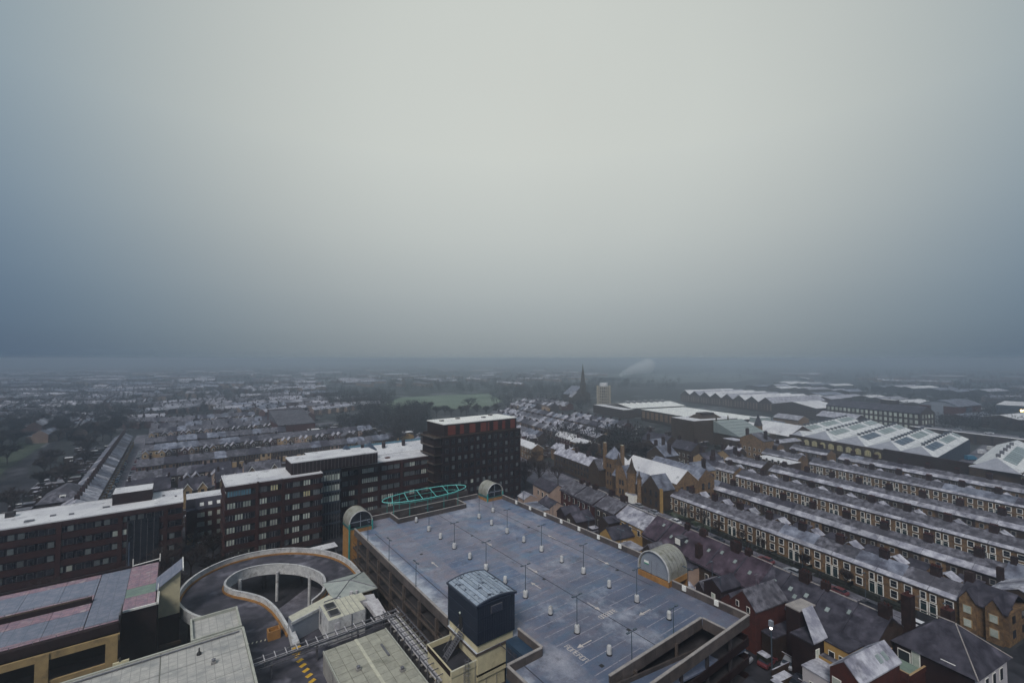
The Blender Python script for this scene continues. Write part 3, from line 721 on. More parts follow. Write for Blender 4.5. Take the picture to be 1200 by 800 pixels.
def ground_poly(mb, outer, holes, z, m, th=.35):
    loops = [[Vector((x, y, 0)) for x, y in outer]] + [[Vector((x, y, 0)) for x, y in h] for h in holes]
    flat = [p for l_ in loops for p in l_]
    tris = tessellate_polygon(loops)
    b = len(mb.v); mb.v += [(p.x, p.y, z) for p in flat]; k = mb.mi(m)
    for t in tris:
        a, b_, c = (flat[i] for i in t)
        if (b_ - a).cross(c - a).z < 0: t = t[::-1]
        mb.f.append(tuple(b + i for i in t)); mb.m.append(k)
    b2 = len(mb.v); mb.v += [(p.x, p.y, z - th) for p in flat]
    for t in tris:
        a, b_, c = (flat[i] for i in t)
        if (b_ - a).cross(c - a).z > 0: t = t[::-1]
        mb.f.append(tuple(b2 + i for i in t)); mb.m.append(k)
    off = 0
    for l_ in loops:
        n = len(l_)
        for i in range(n):
            j = (i + 1) % n; mb.f.append((b + off + i, b + off + j, b2 + off + j, b2 + off + i)); mb.m.append(k)
        off += n
    return mb
mat('ramp_road', (.04, .04, .05), (.075, .072, .09), .35, .42, .6, c3=(.19, .185, .22), s3=.17, lo3=.56, hi3=.70, detail=7)
# hole = inner void: from start of INN round to where it meets the duct
hole = ic[:-12] + [(19.5, 93.4)]
deck_poly = [(9.6, 66), (31.3, 66), (31.3, 92), (33.0, 96)] + list(reversed(oc))[1:] + [(8.5, 93.5), (9.6, 92)]
deck_poly = [(x, y) for x, y in deck_poly]
mb = MB(); ground_poly(mb, deck_poly, [hole], ZR, 'ramp_road', .5); mb.build('road_deck', SR)
def par_panels(pts, z, h, name, th=.28, seg=3):
    for i in range(0, len(pts) - 1, seg):
        sub = pts[i:i + seg + 1]
        if len(sub) > 1:
            MB().wall_strip(sub, th, z, z + h, 'concrete_white').build(name, SR)
par_panels(oc, ZR - .7, 2.0, 'outer_parapet'); par_panels(ic, ZR - 1.0, 2.2, 'inner_parapet')
MB().wall_strip(oc, .42, ZR + 1.3, ZR + 1.4, 'concrete_white').build('coping', SR); MB().wall_strip(ic, .42, ZR + 1.2, ZR + 1.3, 'concrete_white').build('coping', SR)
def offset(pts, d):
    o_ = []
    for i, p in enumerate(pts):
        a = pts[max(i - 1, 0)]; c = pts[min(i + 1, len(pts) - 1)]
        v = Vector((c[0] - a[0], c[1] - a[1])).normalized(); o_.append((p[0] - v.y * d, p[1] + v.x * d))
    return o_
MB().wall_strip(offset(oc, -.34), .26, ZR, ZR + .34, 'orange').build('kerb', SR)
MB().wall_strip(offset(ic, -.34), .26, ZR, ZR + .34, 'orange').build('kerb', SR)
for x, y in ((12.2, 116.4), (19.4, 115.2), (24.8, 108.6), (9.8, 113), (26.0, 101.5), (14.9, 99.0)):
    MB().tube((x, y, 0), (x, y, ZR - .4), .34, 'concrete_white', n=10).build('support_column', SR)
for i in range(4, len(oc) - 4, 9):
    x, y = oc[i]; cx, cy = 17, 107; dx, dy = (cx - x) * .12, (cy - y) * .12
    MB().tube((x + dx, y + dy, 0), (x + dx, y + dy, ZR - .4), .38, 'concrete_dark', n=8).build('support_column', SR)
mb = MB(); mb.slab([(4, 98, .02), (16, 100, .02), (30, 112, .02), (27, 118, .02)], .02, 'road_frost'); tagit(solo('lower_road', mb, None, None, 0, 0, kind='structure'))
# markings
for k in range(6):
    mb = MB(); mb.prism([(-.5, -.32), (.5, -.32), (.5, .32), (-.5, .32)], 0, .006, 'yellow_mark')
    o = inst('road_marking', mb.mesh('road_marking'), SR, (16.7 - 17 + .12 * k, 80.6 - 106 - 1.5 * k, ZR + .002), R(25))
for k in range(5):
    mb = MB(); mb.prism([(-.28, -.1), (.28, -.1), (.28, .1), (-.28, .1)], 0, .006, 'pale_strip')
    inst('road_marking', mb.mesh('road_marking'), SR, (10.7 - 17 + .62 * k, 88.8 - 106 - .12 * k, ZR + .002), R(70))
OB = thing('orange_box', 'small orange painted concrete box at the foot of the curved ramp wall', 'barrier', 14.6, 88, z=ZR)
mb = MB(); mb.box(13.5, 15.4, 87.4, 87.6, 6.8, 8.3, 'orange'); mb.box(13.5, 13.7, 87.6, 89.0, 6.8, 8.3, 'orange'); mb.box(15.2, 15.4, 87.6, 89.0, 6.8, 8.3, 'orange'); mb.box(13.7, 15.2, 88.8, 89.0, 6.8, 8.3, 'orange'); mb.build('wall', OB)
MB().box(13.7, 15.2, 87.6, 88.8, 6.8, 7.6, 'yellow_mark').build('plinth', OB)
BB = thing('wall_end', 'stubby white concrete wall end with a yellow painted foot by the white duct', 'wall end', 16.6, 82.5, z=ZR)
MB().prism([(16.2, 81.6), (17.3, 81.6), (17.1, 86.6), (16.5, 86.6)], ZR, [8.2, 8.2, 8.8, 8.8], 'concrete_white').build('wall', BB); MB().box(16.1, 17.4, 81.3, 81.6, ZR, 7.7, 'yellow_mark').build('foot', BB)

# ---------------------------------------------------------------- canopy with crossed ribs
CN = thing('hipped_canopy', 'pale green low pyramid canopy with crossed ribs on orange walls beside the spiral ramp', 'canopy', 28.4, 92, z=ZR)
mb = MB(); P4 = [(24.4, 87.8), (32.6, 87.8), (32.6, 96.1), (24.4, 96.1)]; ap = (28.5, 92, 11.0)
for i in range(4): mb.face([(*P4[i], 10.0), (*P4[(i + 1) % 4], 10.0), ap], 'canopy_roof')
mb.prism(P4, 9.8, 10.0, 'light_trim'); mb.build('roof', CN)
for p in P4: MB().tube((p[0], p[1], 10.02), (ap[0], ap[1], 11.03), .09, 'steel').build('rib', CN)
mb = MB(); mb.box(25.3, 25.6, 88.6, 95.3, ZR, 9.8, 'orange'); mb.box(31.4, 31.7, 88.6, 95.3, ZR, 9.8, 'orange'); mb.box(25.6, 27.2, 94.9, 95.2, ZR, 9.8, 'orange'); mb.box(29.6, 31.4, 88.6, 88.9, ZR, 9.8, 'orange'); mb.build('wall', CN)
# ---------------------------------------------------------------- plant
PU = thing('air_handling_unit', 'white boxy air plant with two dark square grilles on its roof', 'air plant', 24.3, 83.5, z=ZR)
mb = MB(); mb.box(21.4, 27.6, 80.1, 86.4, ZR, 10.9, 'concrete_white', 'pale_strip'); mb.build('casing', PU)
for x, y in ((21.9, 83.6), (21.9, 81.0)):
    g_ = MB().box(x, x + 1.7, y, y + 1.9, 10.9, 11.15, 'steel').build('grille', PU); MB().box(x + .15, x + 1.55, y + .15, y + 1.75, 11.15, 11.18, 'black').build('mesh', g_)
for k in range(4): MB().box(24.0 + k * .9, 24.06 + k * .9, 80.05, 86.45, 10.9, 10.95, 'concrete').build('roof_seam', PU)
MB().box(22.4, 23.2, 80.0, 80.1, 7.2, 10.2, 'pipe_white').build('access_panel', PU); MB().box(25.2, 25.3, 80.0, 80.1, ZR, 10.9, 'steel').build('casing_joint', PU)
DU = thing('duct_housing', 'long white flat-topped duct housing running left from the air plant', 'duct', 19, 87, z=ZR)
MB().prism([(16.7, 84.6), (24.6, 87.6), (24.1, 90.2), (16.5, 87.0)], ZR, 10.2, 'grey_panel', 'pale_strip').build('casing', DU)
MB().prism([(16.5, 84.4), (24.8, 87.5), (24.75, 87.7), (16.45, 84.6)], 9.9, 10.35, 'concrete_white').build('trim', DU)
mb = MB()
for a, b in (((21.2, 84.6, 10.3), (21.2, 84.6, 8.4)), ((21.2, 84.6, 10.3), (22.6, 87.4, 10.6)), ((22.6, 87.4, 10.6), (25.5, 87.6, 10.6))): mb.tube(a, b, .09, 'steel')
mb.build('pipe', DU)
D2 = thing('duct_elbow', 'pale angled duct elbow between the air plant and the gantry', 'duct', 29.5, 83, z=ZR)
mb = MB(); mb.box(27.7, 29.2, 84.2, 87.0, ZR, 10.4, 'pipe_white', 'pale_strip'); mb.build('upper_section', D2)
mb = MB(); mb.slab([(28.6, 83.9, 9.2), (31.0, 83.9, 9.0), (31.2, 86.0, 9.2), (28.8, 86.2, 9.4)], .8, 'pipe_white'); mb.build('middle_section', D2)
mb = MB(); mb.slab([(29.6, 79.6, 8.2), (31.4, 79.6, 8.2), (31.2, 83.9, 9.2), (29.0, 83.9, 9.2)], .8, 'pipe_white'); mb.build('sloping_section', D2)
for k, (x, y, h, r) in enumerate(((27.5, 87.6, 1.5, .35), (28.6, 88.0, 1.2, .25), (25.0, 87.2, 3.9, .22))):
    o = thing('flue', ['stub flue with a cap behind the white air plant', 'thin stub flue right of the capped flue', 'tall thin flue beside the white air plant roof'][k], 'flue', x, y, z=9.4 if k < 2 else ZR)
    z0 = 9.4 if k < 2 else ZR
    if k < 2: MB().tube((x, y, ZR), (x, y, z0), r * .8, 'steel', n=8).build('stem', o)
    MB().tube((x, y, z0), (x, y, z0 + h), r, 'pipe_white', n=8).build('pipe', o)
for k in range(5):
    o = thing('vent_pipe', 'slim white pipe %s from the left in the bundle in front of the air plant' % ORD[k], 'pipe', 18.5 + k * .55, 79.5, z=ZR, group='bundle of slim white pipes')
    mb = MB(); mb.tube((18.3 + k * .55, 81.6, 7.0), (18.6 + k * .55, 79.2, 8.3), .11, 'pipe_white'); mb.tube((18.6 + k * .55, 79.2, 8.3), (19.6 + k * .5, 78.4, 8.3), .11, 'pipe_white'); mb.build('bend', o)
# ---------------------------------------------------------------- pipe gantries
GA = thing('pipe_gantry', 'long dark truss bridge carrying pipes across the service yard', 'gantry', 20, 77.5, z=ZR)
for yy in (76.9, 78.1):
    for zz in (9.0, 10.0): MB().box(9.8, 32.4, yy - .07, yy + .07, zz - .07, zz + .07, 'steel').build('chord', GA)
    mb = MB()
    for k in range(16): mb.tube((10.0 + k * 1.5, yy, 9.0), (10.0 + k * 1.5, yy, 10.0), .045, 'steel', n=4)
    mb.build('uprights', GA)
for k in range(16): MB().box(9.9 + k * 1.5, 10.0 + k * 1.5, 76.6, 78.4, 10.07, 10.15, 'pipe_white').build('cross_tie', GA)
for yy, r in ((77.25, .16), (77.75, .2)): MB().tube((9.8, yy, 9.45), (32.0, yy, 9.45), r, 'pipe_white' if r > .18 else 'steel', n=8).build('pipe', GA)
for x in (12.5, 19.0, 25.5, 31.5): MB().box(x - .12, x + .12, 77.3, 77.7, ZR, 9.0, 'steel').build('leg', GA)
GB = thing('pipe_rack', 'open steel rack of shining parallel pipes along the car park side', 'pipe rack', 31.5, 68, z=ZR)
for xx in (30.2, 32.9):
    MB().box(xx - .07, xx + .07, 57.6, 78.6, 10.2, 10.35, 'steel').build('rail', GB)
    for k in range(8):
        MB().box(xx - .06, xx + .06, 58 + k * 2.8, 58.12 + k * 2.8, ZR - 1.5, 10.2, 'steel').build('post', GB)
for k in range(15): MB().box(30.1, 33.0, 58.0 + k * 1.4, 58.1 + k * 1.4, 10.36, 10.46, 'steel').build('cross_bar', GB)
for k, (xx, r, z) in enumerate(((30.65, .16, 9.4), (31.05, .16, 9.4), (31.45, .14, 9.4), (31.85, .20, 9.2), (32.3, .13, 9.45), (32.6, .10, 9.5))):
    MB().tube((xx, 58.2, z), (xx, 78.3, z), r, 'pipe_white' if k in (0, 1, 2, 4) else 'galv', n=8).build('pipe', GB)
for k in range(13): MB().box(30.4, 32.8, 59 + k * 1.5, 59.25 + k * 1.5, 8.75, 8.95, 'concrete').build('bearer', GB)
MB().box(30.2, 32.9, 57.6, 78.6, 8.0, 8.1, 'concrete_dark').build('tray', GB)
# ---------------------------------------------------------------- green-grey panelled roof
GR = thing('panelled_hall', 'flat hall roof of greenish concrete panels with a pale strip down the middle', 'building', 24, 62, z=0)
GX0, GX1, GY0, GY1, GZ = 19.0, 28.9, 40.0, 73.9, 10.0
MB().box(GX0, GX1, GY0, GY1, 0, GZ - .12, 'concrete', 'roof_seam').build('wall', GR)
nx, ny = 6, 20; pw = (GX1 - GX0 - .3) / nx; ph = (GY1 - GY0) / ny
pm = MB().box(.035, pw - .035, .035, ph - .035, 0, .13, 'roof_panel').mesh('roof_panel')
for i in range(nx):
    for j in range(ny): inst('roof_panel', pm, GR, (GX0 + i * pw + .15 - 24, GY0 + j * ph - 62, GZ - .12 + random.uniform(0, .02)))
MB().box(23.7, 24.15, GY0, GY1 - .1, GZ, GZ + .12, 'pale_strip').build('ridge_strip', GR)
MB().box(26.6, 26.9, 66.8, 70.2, GZ, GZ + .15, 'steel').build('roof_hatch', GR)
for x in (GX0 - .05, GX1 - .1): MB().box(x, x + .15, GY0, GY1, GZ - .3, GZ + .12, 'light_trim').build('edge_trim', GR)
for k in range(5): MB().box(GX0 - .03, GX0, 50 + 4.6 * k, 50.1 + 4.6 * k, 1, GZ - .3, 'steel').build('wall_joint', GR)
MB().box(28.95, 30.1, 56, 76, 0, 7.6, 'concrete', 'concrete').build('side_walkway', GR)
# ---------------------------------------------------------------- big light roof at the lower left
LR = thing('pale_roofed_building', 'large pale square-gridded flat roof with raised green-white edges at the bottom left', 'building', -10, 75)
LX = 9.7
MB().prism([(-45, 45), (LX, 45), (LX, 86.4), (-45, 86.4)], 0, 10.85, 'brick_dark', 'roof_seam').build('wall', LR)
for k, (y0, y1) in enumerate(((45, 61.6), (61.7, 68.1), (68.2, 75.2), (75.3, 80.6), (80.7, 86.2))):
    MB().box(-45, LX - .3, y0, y1, 10.85, 11.0, 'light_roof').build('roof_bay', LR)
for x in (-33.2, -22.4, -11.2, -1.0): MB().box(x, x + .1, 45, 86.2, 11.0, 11.02, 'roof_seam').build('roof_joint', LR)
MB().box(-45, LX, 86.2, 86.5, 10.6, 11.2, 'light_trim').build('edge_trim', LR); MB().box(LX - .25, LX + .05, 45, 86.2, 10.6, 11.2, 'light_trim').build('edge_trim', LR)
mb = MB(); mb.box(2.9, 9.3, 86.9, 93.6, 0, 10.9, 'brick_dark', 'light_roof'); mb.build('wing', LR)
mb = MB()
for x0, x1, y0, y1 in ((2.7, 3.0, 86.7, 93.8), (9.2, 9.5, 86.7, 93.8), (3.0, 9.2, 93.5, 93.8), (3.0, 9.2, 86.7, 86.95)): mb.box(x0, x1, y0, y1, 10.6, 11.35, 'light_trim')
mb.build('wing_trim', LR)
o = thing('roof_finial', 'small dark conical vent on the pale gridded roof', 'vent', 3.6, 82.6, z=11.0); MB().lathe(3.6, 82.6, [(.32, 11.0), (.3, 11.3), (.1, 11.5), (.08, 12.0)], 'black', 8).build('cowl', o)
o = thing('roof_mast', 'thin dark mast with cream bracket at the left end of the pale roof edge', 'mast', -5.6, 87.0, z=11.0); MB().tube((-5.6, 86.6, 11.0), (-5.6, 86.6, 12.1), .1, 'black').build('pole', o); MB().box(-6.4, -4.6, 86.5, 86.8, 11.2, 11.5, 'cream').build('bracket', o)
# ---------------------------------------------------------------- pink and blue car park deck at the left
PK = thing('pink_roofed_car_park', 'old car park deck patched in pink and blue roofing over yellow framed openings', 'car park', -20, 100)
PZ = 13.0
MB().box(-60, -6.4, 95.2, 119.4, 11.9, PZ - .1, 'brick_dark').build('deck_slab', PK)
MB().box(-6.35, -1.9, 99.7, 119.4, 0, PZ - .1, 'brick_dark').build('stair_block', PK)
MB().box(-59, -6.45, 100, 119.2, 0, 11.85, 'dark_void').build('shade_core', PK)  # added black block, the shade behind the openings put into its colour
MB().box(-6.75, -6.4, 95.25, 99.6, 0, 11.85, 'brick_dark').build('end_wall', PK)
def roofing(nm, x0, x1, y0, y1, m, dz=0.0): MB().box(x0, x1, y0, y1, PZ - .1, PZ + dz, m).build(nm, PK)
roofing('blue_sheet', -10.7, -6.45, 97.2, 118.9, 'blue_roof')
roofing('pink_sheet', -6.4, -2.1, 108.6, 119.2, 'pink_roof'); roofing('green_sheet', -6.4, -2.1, 104.8, 108.5, 'green_roof'); roofing('pink_sheet', -6.4, -2.1, 99.9, 104.7, 'pink_roof')
xs_ = [-60, -49, -38.5, -30.5, -25.2, -20.4, -15.5, -10.8]
for i in range(len(xs_) - 1):
    a, b = xs_[i] + .03, xs_[i + 1] - .03
    roofing('pink_sheet', a, b, 117.0, 118.9, 'pink_roof'); roofing('blue_sheet', a, b, 109.7, 116.95, 'blue_roof'); roofing('pink_sheet', a, b, 107.4, 109.65, 'pink_roof')
    roofing('pink_sheet', a, b, 103.4, 106.2, 'pink_roof', .03); roofing('blue_sheet', a, b, 98.0, 103.35, 'blue_roof'); roofing('pink_sheet', a, b, 96.6, 97.95, 'pink_roof')
roofing('pink_sheet', -10.7, -6.45, 96.0, 97.15, 'pink_roof')
MB().box(-60, -10.9, 106.6, 107.3, PZ - .1, PZ + .75, 'brick_dark', 'stone_dark').build('divider_wall', PK)
for a, b, c, d in ((-60, -6.5, 119.0, 119.5), (-60, -6.4, 95.0, 95.9)): MB().box(a, b, c, d, PZ - .9, PZ + .35, 'brick_dark').build('upstand', PK)
mb = MB()
for k in range(22): mb.tube((-59.5 + k * 2.42, 95.5, PZ + .35), (-59.5 + k * 2.42, 95.5, PZ + .8), .035, 'steel', n=4)
mb.tube((-60, 95.5, PZ + .8), (-6.5, 95.5, PZ + .8), .035, 'steel', n=4); mb.build('railing', PK)
mb = MB()
for k in range(16): mb.tube((-59.5 + k * 3.2, 106.9, PZ + .75), (-59.5 + k * 3.2, 106.9, PZ + 1.2), .035, 'steel', n=4)
mb.tube((-60, 106.9, PZ + 1.2), (-11.2, 106.9, PZ + 1.2), .035, 'steel', n=4); mb.build('railing', PK)
for z0, z1 in ((10.75, 11.75), (6.9, 7.7), (3.0, 3.8)):
    for k in range(7): MB().box(-59.8 + k * 7.65, -59.8 + (k + 1) * 7.65 - .04, 94.85, 95.2, z0, z1, 'yellow_frame').build('beam', PK)
for k in range(7): MB().box(-60.0 + k * 7.65 + 6.2, -60.0 + (k + 1) * 7.65 - .02, 94.7, 95.2, 0, 11.7, 'yellow_frame').build('pier', PK)
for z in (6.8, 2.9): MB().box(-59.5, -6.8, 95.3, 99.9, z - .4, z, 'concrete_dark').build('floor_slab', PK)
mb = MB(); mb.box(-6.4, -1.8, 99.45, 99.7, PZ - .2, PZ + .12, 'white_paint'); mb.box(-1.9, -1.6, 99.45, 104, PZ - .2, PZ + .12, 'white_paint'); mb.build('coping', PK)
mb = MB()
for k in range(3): mb.tube((-1.75, 99.6 + k * 1.2, PZ + .1), (-1.75, 99.6 + k * 1.2, PZ + 2.2), .05, 'white_paint')
mb.tube((-1.75, 99.6, PZ + 2.2), (-1.75, 102.2, PZ + 2.2), .05, 'white_paint'); mb.build('gate_frame', PK)
mb = MB(); mb.tube((-6.2, 119.6, PZ), (-6.2, 119.6, PZ + 1.5), .09, 'white_paint'); mb.tube((-6.2, 119.6, PZ + .15), (-1.9, 119.6, PZ + .5), .09, 'white_paint'); mb.tube((-1.9, 119.6, PZ), (-1.9, 119.6, PZ + 1.5), .09, 'white_paint'); mb.build('rail', PK)
MB().tube((-6.9, 119.6, PZ - 1), (-6.9, 119.6, PZ + 5.0), .11, 'glass_blue').build('flag_pole', PK)
MB().box(-6.5, -6.3, 95.3, 99.4, PZ - .1, PZ + 1.4, 'black', 'steel').build('stair_screen', PK)
PS = thing('lean_to_turret', 'cream walled turret with a steep grey lean-to roof beside the pink deck', 'turret', 0, 107)
mb = MB(); mb.prism([(-1.7, 104.8), (1.4, 104.8), (1.4, 109.2), (-1.7, 109.2)], 8.0, [13.3, 15.5, 15.5, 13.3], 'cream'); mb.build('wall', PS)
mb = MB(); mb.slab([(-2.2, 104.4, 13.1), (1.7, 104.4, 15.9), (1.7, 110.0, 15.9), (-2.2, 110.0, 13.1)], .18, 'blue_roof'); mb.build('roof', PS)
MB().box(1.7, 1.85, 104.3, 110.1, 15.7, 16.2, 'white_paint').build('fascia', PS); MB().box(-1.7, 1.4, 104.9, 109.1, 0, 8.0, 'brick_dark').build('base', PS)
# dark concrete yard walls seen in the gap
for k, y in enumerate((97.5, 101.5, 106.0)):
    o = solo('concrete_ledge', MB().box(-1.4, 2.2 - .5 * k, y, y + .5, 3.0 + k, 3.5 + k, 'stone_dark'), 'dim concrete ledge in the gap left of the spiral ramp, %s from the camera' % ORD[k], 'ledge', 0, y, z=3.0 + k, group='ledges in the dark gap')

# small roof plant on the lower roofs
for i, (x, y, z, lab) in enumerate(((-8.5, 78.0, 11.0, 'small square roof hatch near the middle of the pale gridded roof'), (5.2, 79.0, 11.0, 'small grey vent cowl near the right edge of the pale gridded roof'), (22.0, 66.5, 10.0, 'small vent cowl on the left half of the panelled hall roof'), (27.0, 62.5, 10.0, 'small vent cowl on the right half of the panelled hall roof'))):
    o = thing('roof_vent_cowl', lab, 'roof vent', x, y, z=z); MB().box(x - .3, x + .3, y - .3, y + .3, z, z + .3, 'concrete').build('curb', o); MB().lathe(x, y, [(.2, z + .3), (.2, z + .55), (.3, z + .6), (.05, z + .75)], 'steel', 8).build('cowl', o)
o = thing('cable_tray', 'thin grey cable tray running along the edge of the pale gridded roof', 'cable tray', 2, 85.4, z=11.0)
mb = MB(); mb.box(-12, 9.0, 85.3, 85.6, 11.1, 11.18, 'steel'); mb.build('tray', o)
for k in range(8): MB().box(-11.5 + k * 2.8, -11.35 + k * 2.8, 85.2, 85.7, 11.0, 11.1, 'concrete').build('foot', o)
# ================================================================== office blocks
def win_group(n, w, h, blindm, gap=.30):
    """a cluster of n narrow lights in a frame, facing -y, origin bottom centre of the group"""
    m = MB(); W = n * w + (n - 1) * gap
    m.box(-W / 2 - .08, W / 2 + .08, -.06, 0, -.06, h + .06, 'steel')
    for k in range(n):
        x = -W / 2 + k * (w + gap); m.box(x, x + w, -.12, -.06, 0, h, blindm)
    return m.mesh('window')
WG = {('blind', 3): win_group(3, .36, 1.4, 'blind'), ('glass', 3): win_group(3, .36, 1.4, 'window_glass'), ('warm', 3): win_group(3, .36, 1.4, 'blind_warm'),
      ('blue', 3): win_group(3, .36, 1.4, 'blind_blue'), ('dim', 3): win_group(3, .36, 1.4, 'blind_dim'), ('dim', 1): win_group(1, .95, 1.2, 'blind_dim'), ('blind', 1): win_group(1, .95, 1.2, 'blind'), ('glass', 1): win_group(1, .95, 1.2, 'window_glass')}
def office(T, x0, x1, y0, y1, zt, floors, fh, wall, sp=1.55, inset=.3, piers=()):
    MB().box(x0 + inset, x1 - inset, y0 + inset, y1 - inset, 0, zt - .05, 'window_glass').build('glazing', T)
    for k in range(floors):
        z = zt - .35 - (k + 1) * fh
        # spandrel band under each strip of windows
        MB().box(x0, x1, y0, y1, z - sp * .5, z + sp * .5 - .15, wall).build('spandrel', T)
    MB().box(x0, x1, y0, y1, zt - 1.25, zt - .06, wall).build('roof_band', T)
    MB().box(x0 + .2, x1 - .2, y0 + .2, y1 - .2, zt - .06, zt, 'snow').build('roof', T)
    mb = MB()
    for a, b, c, d in ((x0, x1, y0, y0 + .2), (x0, x1, y1 - .2, y1), (x0, x0 + .2, y0 + .2, y1 - .2), (x1 - .2, x1, y0 + .2, y1 - .2)): mb.box(a, b, c, d, zt - .06, zt + .22, 'snow')
    mb.build('parapet_cap', T)
    for px_ in piers: MB().box(px_ - .45, px_ + .45, y0 - .12, y0 + .3, 0, zt - .1, wall).build('pier', T)
def facade_windows(T, bx, by, xs, zs, y, rule, n=3):
    for i, x in enumerate(xs):
        for j, z in enumerate(zs):
            kd = rule(i, j)
            if kd: inst('window', WG[(kd, n)], T, (x - bx, y - by, z))
rw = random.Random(3)
# left block
O1 = thing('office_block', 'long dark brick office block at the far left with snowy flat roof', 'office block', -20, 151)
office(O1, -62, 2.2, 150.2, 165.2, 16.5, 5, 3.15, 'brick_office', piers=(-56, -44.5, -33, -21.5, -10.5, -1.5))
xs1 = [-60 + k * 1.62 for k in range(38)]
facade_windows(O1, -20, 151, xs1, [16.5 - .35 - 3.15 * (k + 1) + .82 for k in range(5)], 150.42, lambda i, j: ('blind' if (i // 2 * 7 + j * 5) % 11 == 0 and j else 'dim' if rw.random() < .35 else 'glass'), 1)
MB().box(-12.8, -4.6, 157.8, 165.0, 16.5, 19.4, 'brick_dark', 'snow').build('rooftop_plant_room', O1)
MB().box(-9.2, -2.8, 149.95, 150.15, 0, 14.0, 'window_glass').build('glazed_stair_bay', O1)
for k in range(5): MB().box(-9.1 + k * 1.3, -9.0 + k * 1.3, 149.88, 149.95, 0, 13.9, 'steel').build('mullion', O1)
for x, y, w_ in ((-28, 154, 1.6), (-24, 156, 1.0), (-20.5, 154.8, .9), (-14.5, 156.5, 1.3), (0.3, 157.5, .5), (-2.5, 160, .6)):
    MB().box(x, x + w_, y, y + w_ * .6, 16.5, 16.8, 'steel').build('roof_duct', O1)
MB().box(-32.5, -31, 161, 163, 16.5, 17.6, 'concrete_dark').build('roof_box', O1)
# middle block
O2 = thing('office_block', 'tall brick office block with rows of three-light windows and a snowy flat roof, middle left', 'office block', 23, 141)
office(O2, 10.9, 35.4, 141.2, 155.0, 21.0, 6, 3.2, 'brick_office', piers=(18.5, 24.9))
zs2 = [21.0 - .35 - 3.2 * (k + 1) + .8 for k in range(6)]
lit = {(4, 1): 'warm'}
facade_windows(O2, 23, 141, [19.9, 22.6, 25.6, 28.3, 31.1, 33.8], zs2, 141.42, lambda i, j: lit.get((i, j)) or ('warm' if (i, j) == (1, 0) else rw.choices(['blind', 'dim', 'glass'], [.52, .34, .14])[0]))
facade_windows(O2, 23, 141, [12.4, 14.2, 16.0], zs2, 141.42, lambda i, j: 'blue' if j == 0 else (rw.choices(['blind', 'glass'], [.5, .5])[0]))
MB().box(18.3, 18.7, 140.9, 141.15, 17, 21.3, 'brick_office').build('corner_pier', O2)
# glazed link + penthouse
O3 = thing('office_link', 'recessed dark glazed stair link with brick plant storey on top between two brick offices', 'office block', 39, 146)
MB().box(35.5, 41.6, 144.4, 155, 0, 21.0, 'window_glass').build('glazing', O3)
for k in range(8): MB().box(35.6 + k * .8, 35.7 + k * .8, 144.28, 144.4, 0, 20.8, 'steel').build('mullion', O3)
for j in range(3):
    for k in range(7): MB().box(35.75 + k * .8, 36.32 + k * .8, 144.33, 144.39, 17.6 - 3.2 * j, 19.4 - 3.2 * j, 'blind').build('window', O3)
for k in range(6): MB().box(35.5, 41.6, 144.2, 144.4, 20.3 - 3.2 * k, 20.9 - 3.2 * k, 'shed_clad').build('spandrel', O3)
MB().box(27.4, 53.0, 143.9, 152.8, 21.08, 24.4, 'brick_dark').build('plant_storey', O3)
MB().box(27.3, 53.1, 143.8, 152.9, 24.4, 24.7, 'snow').build('roof', O3)
MB().box(33.5, 46, 152.9, 157.0, 21.05, 24.5, 'concrete_dark', 'snow').build('rear_plant_room', O3)
for k in range(24): MB().box(27.9 + k * 1.06, 28.0 + k * 1.06, 143.8, 143.88, 21.3, 24.3, 'steel').build('cladding_joint', O3)
for x in (46.5, 54.5):
    o = thing('roof_light', 'small blue glazed pyramid roof light on the %s office roof' % ('snowy penthouse' if x < 50 else 'right hand'), 'roof light', x, 156, z=21.0)
    MB().hip(x - 2, x + 2, 154, 158, 23.3, 25.8, 'glass_blue', over=0, ins=1.9).build('glazed_roof', o); MB().box(x - 1.9, x + 1.9, 154.1, 157.9, 20, 23.3, 'concrete_white').build('base', o)
O4 = thing('office_block', 'brick office wing with scattered lit windows reaching the dark tower', 'office block', 58, 147.5)
office(O4, 41.7, 74.2, 147.6, 158.6, 20.2, 6, 3.2, 'brick_office', piers=(48.5, 55.0, 63.0))
facade_windows(O4, 58, 147.5, [43.8, 46.0, 50.2, 52.2, 54.2, 56.8, 59, 61.2, 64.8, 66.8, 68.8, 71.2, 73.0], [20.2 - .35 - 3.2 * (k + 1) + .8 for k in range(6)], 147.82, lambda i, j: rw.choices(['blind', 'dim', 'glass'], [.28, .42, .3])[0])
MB().box(59, 60.5, 152, 153.4, 20.2, 20.5, 'brick_red').build('roof_hatch', O4)
for k, (x, y, w_, d) in enumerate(((44, 128.5, 9, 3.5), (48, 134, 14, 4))):
    o = thing('flat_canopy', ['snowy flat roof of the low canopy just left of the orange stair tower', 'narrow snowy low roof at the foot of the brick offices'][k], 'canopy', x - 12 * (1 - k), y, z=0)
    x -= 12 * (1 - k)
    MB().box(x - w_ / 2, x + w_ / 2, y, y + d, 3.3, 3.6, 'steel', 'snow').build('roof', o)
    for dx in (-w_ / 2 + .3, 0, w_ / 2 - .3): MB().box(x + dx - .1, x + dx + .1, y + .3, y + .5, 0, 3.3, 'steel').build('post', o)
    MB().box(x - w_ / 2, x + w_ / 2, y + d - .2, y + d, 0, 3.3, 'window_glass').build('back_glazing', o)
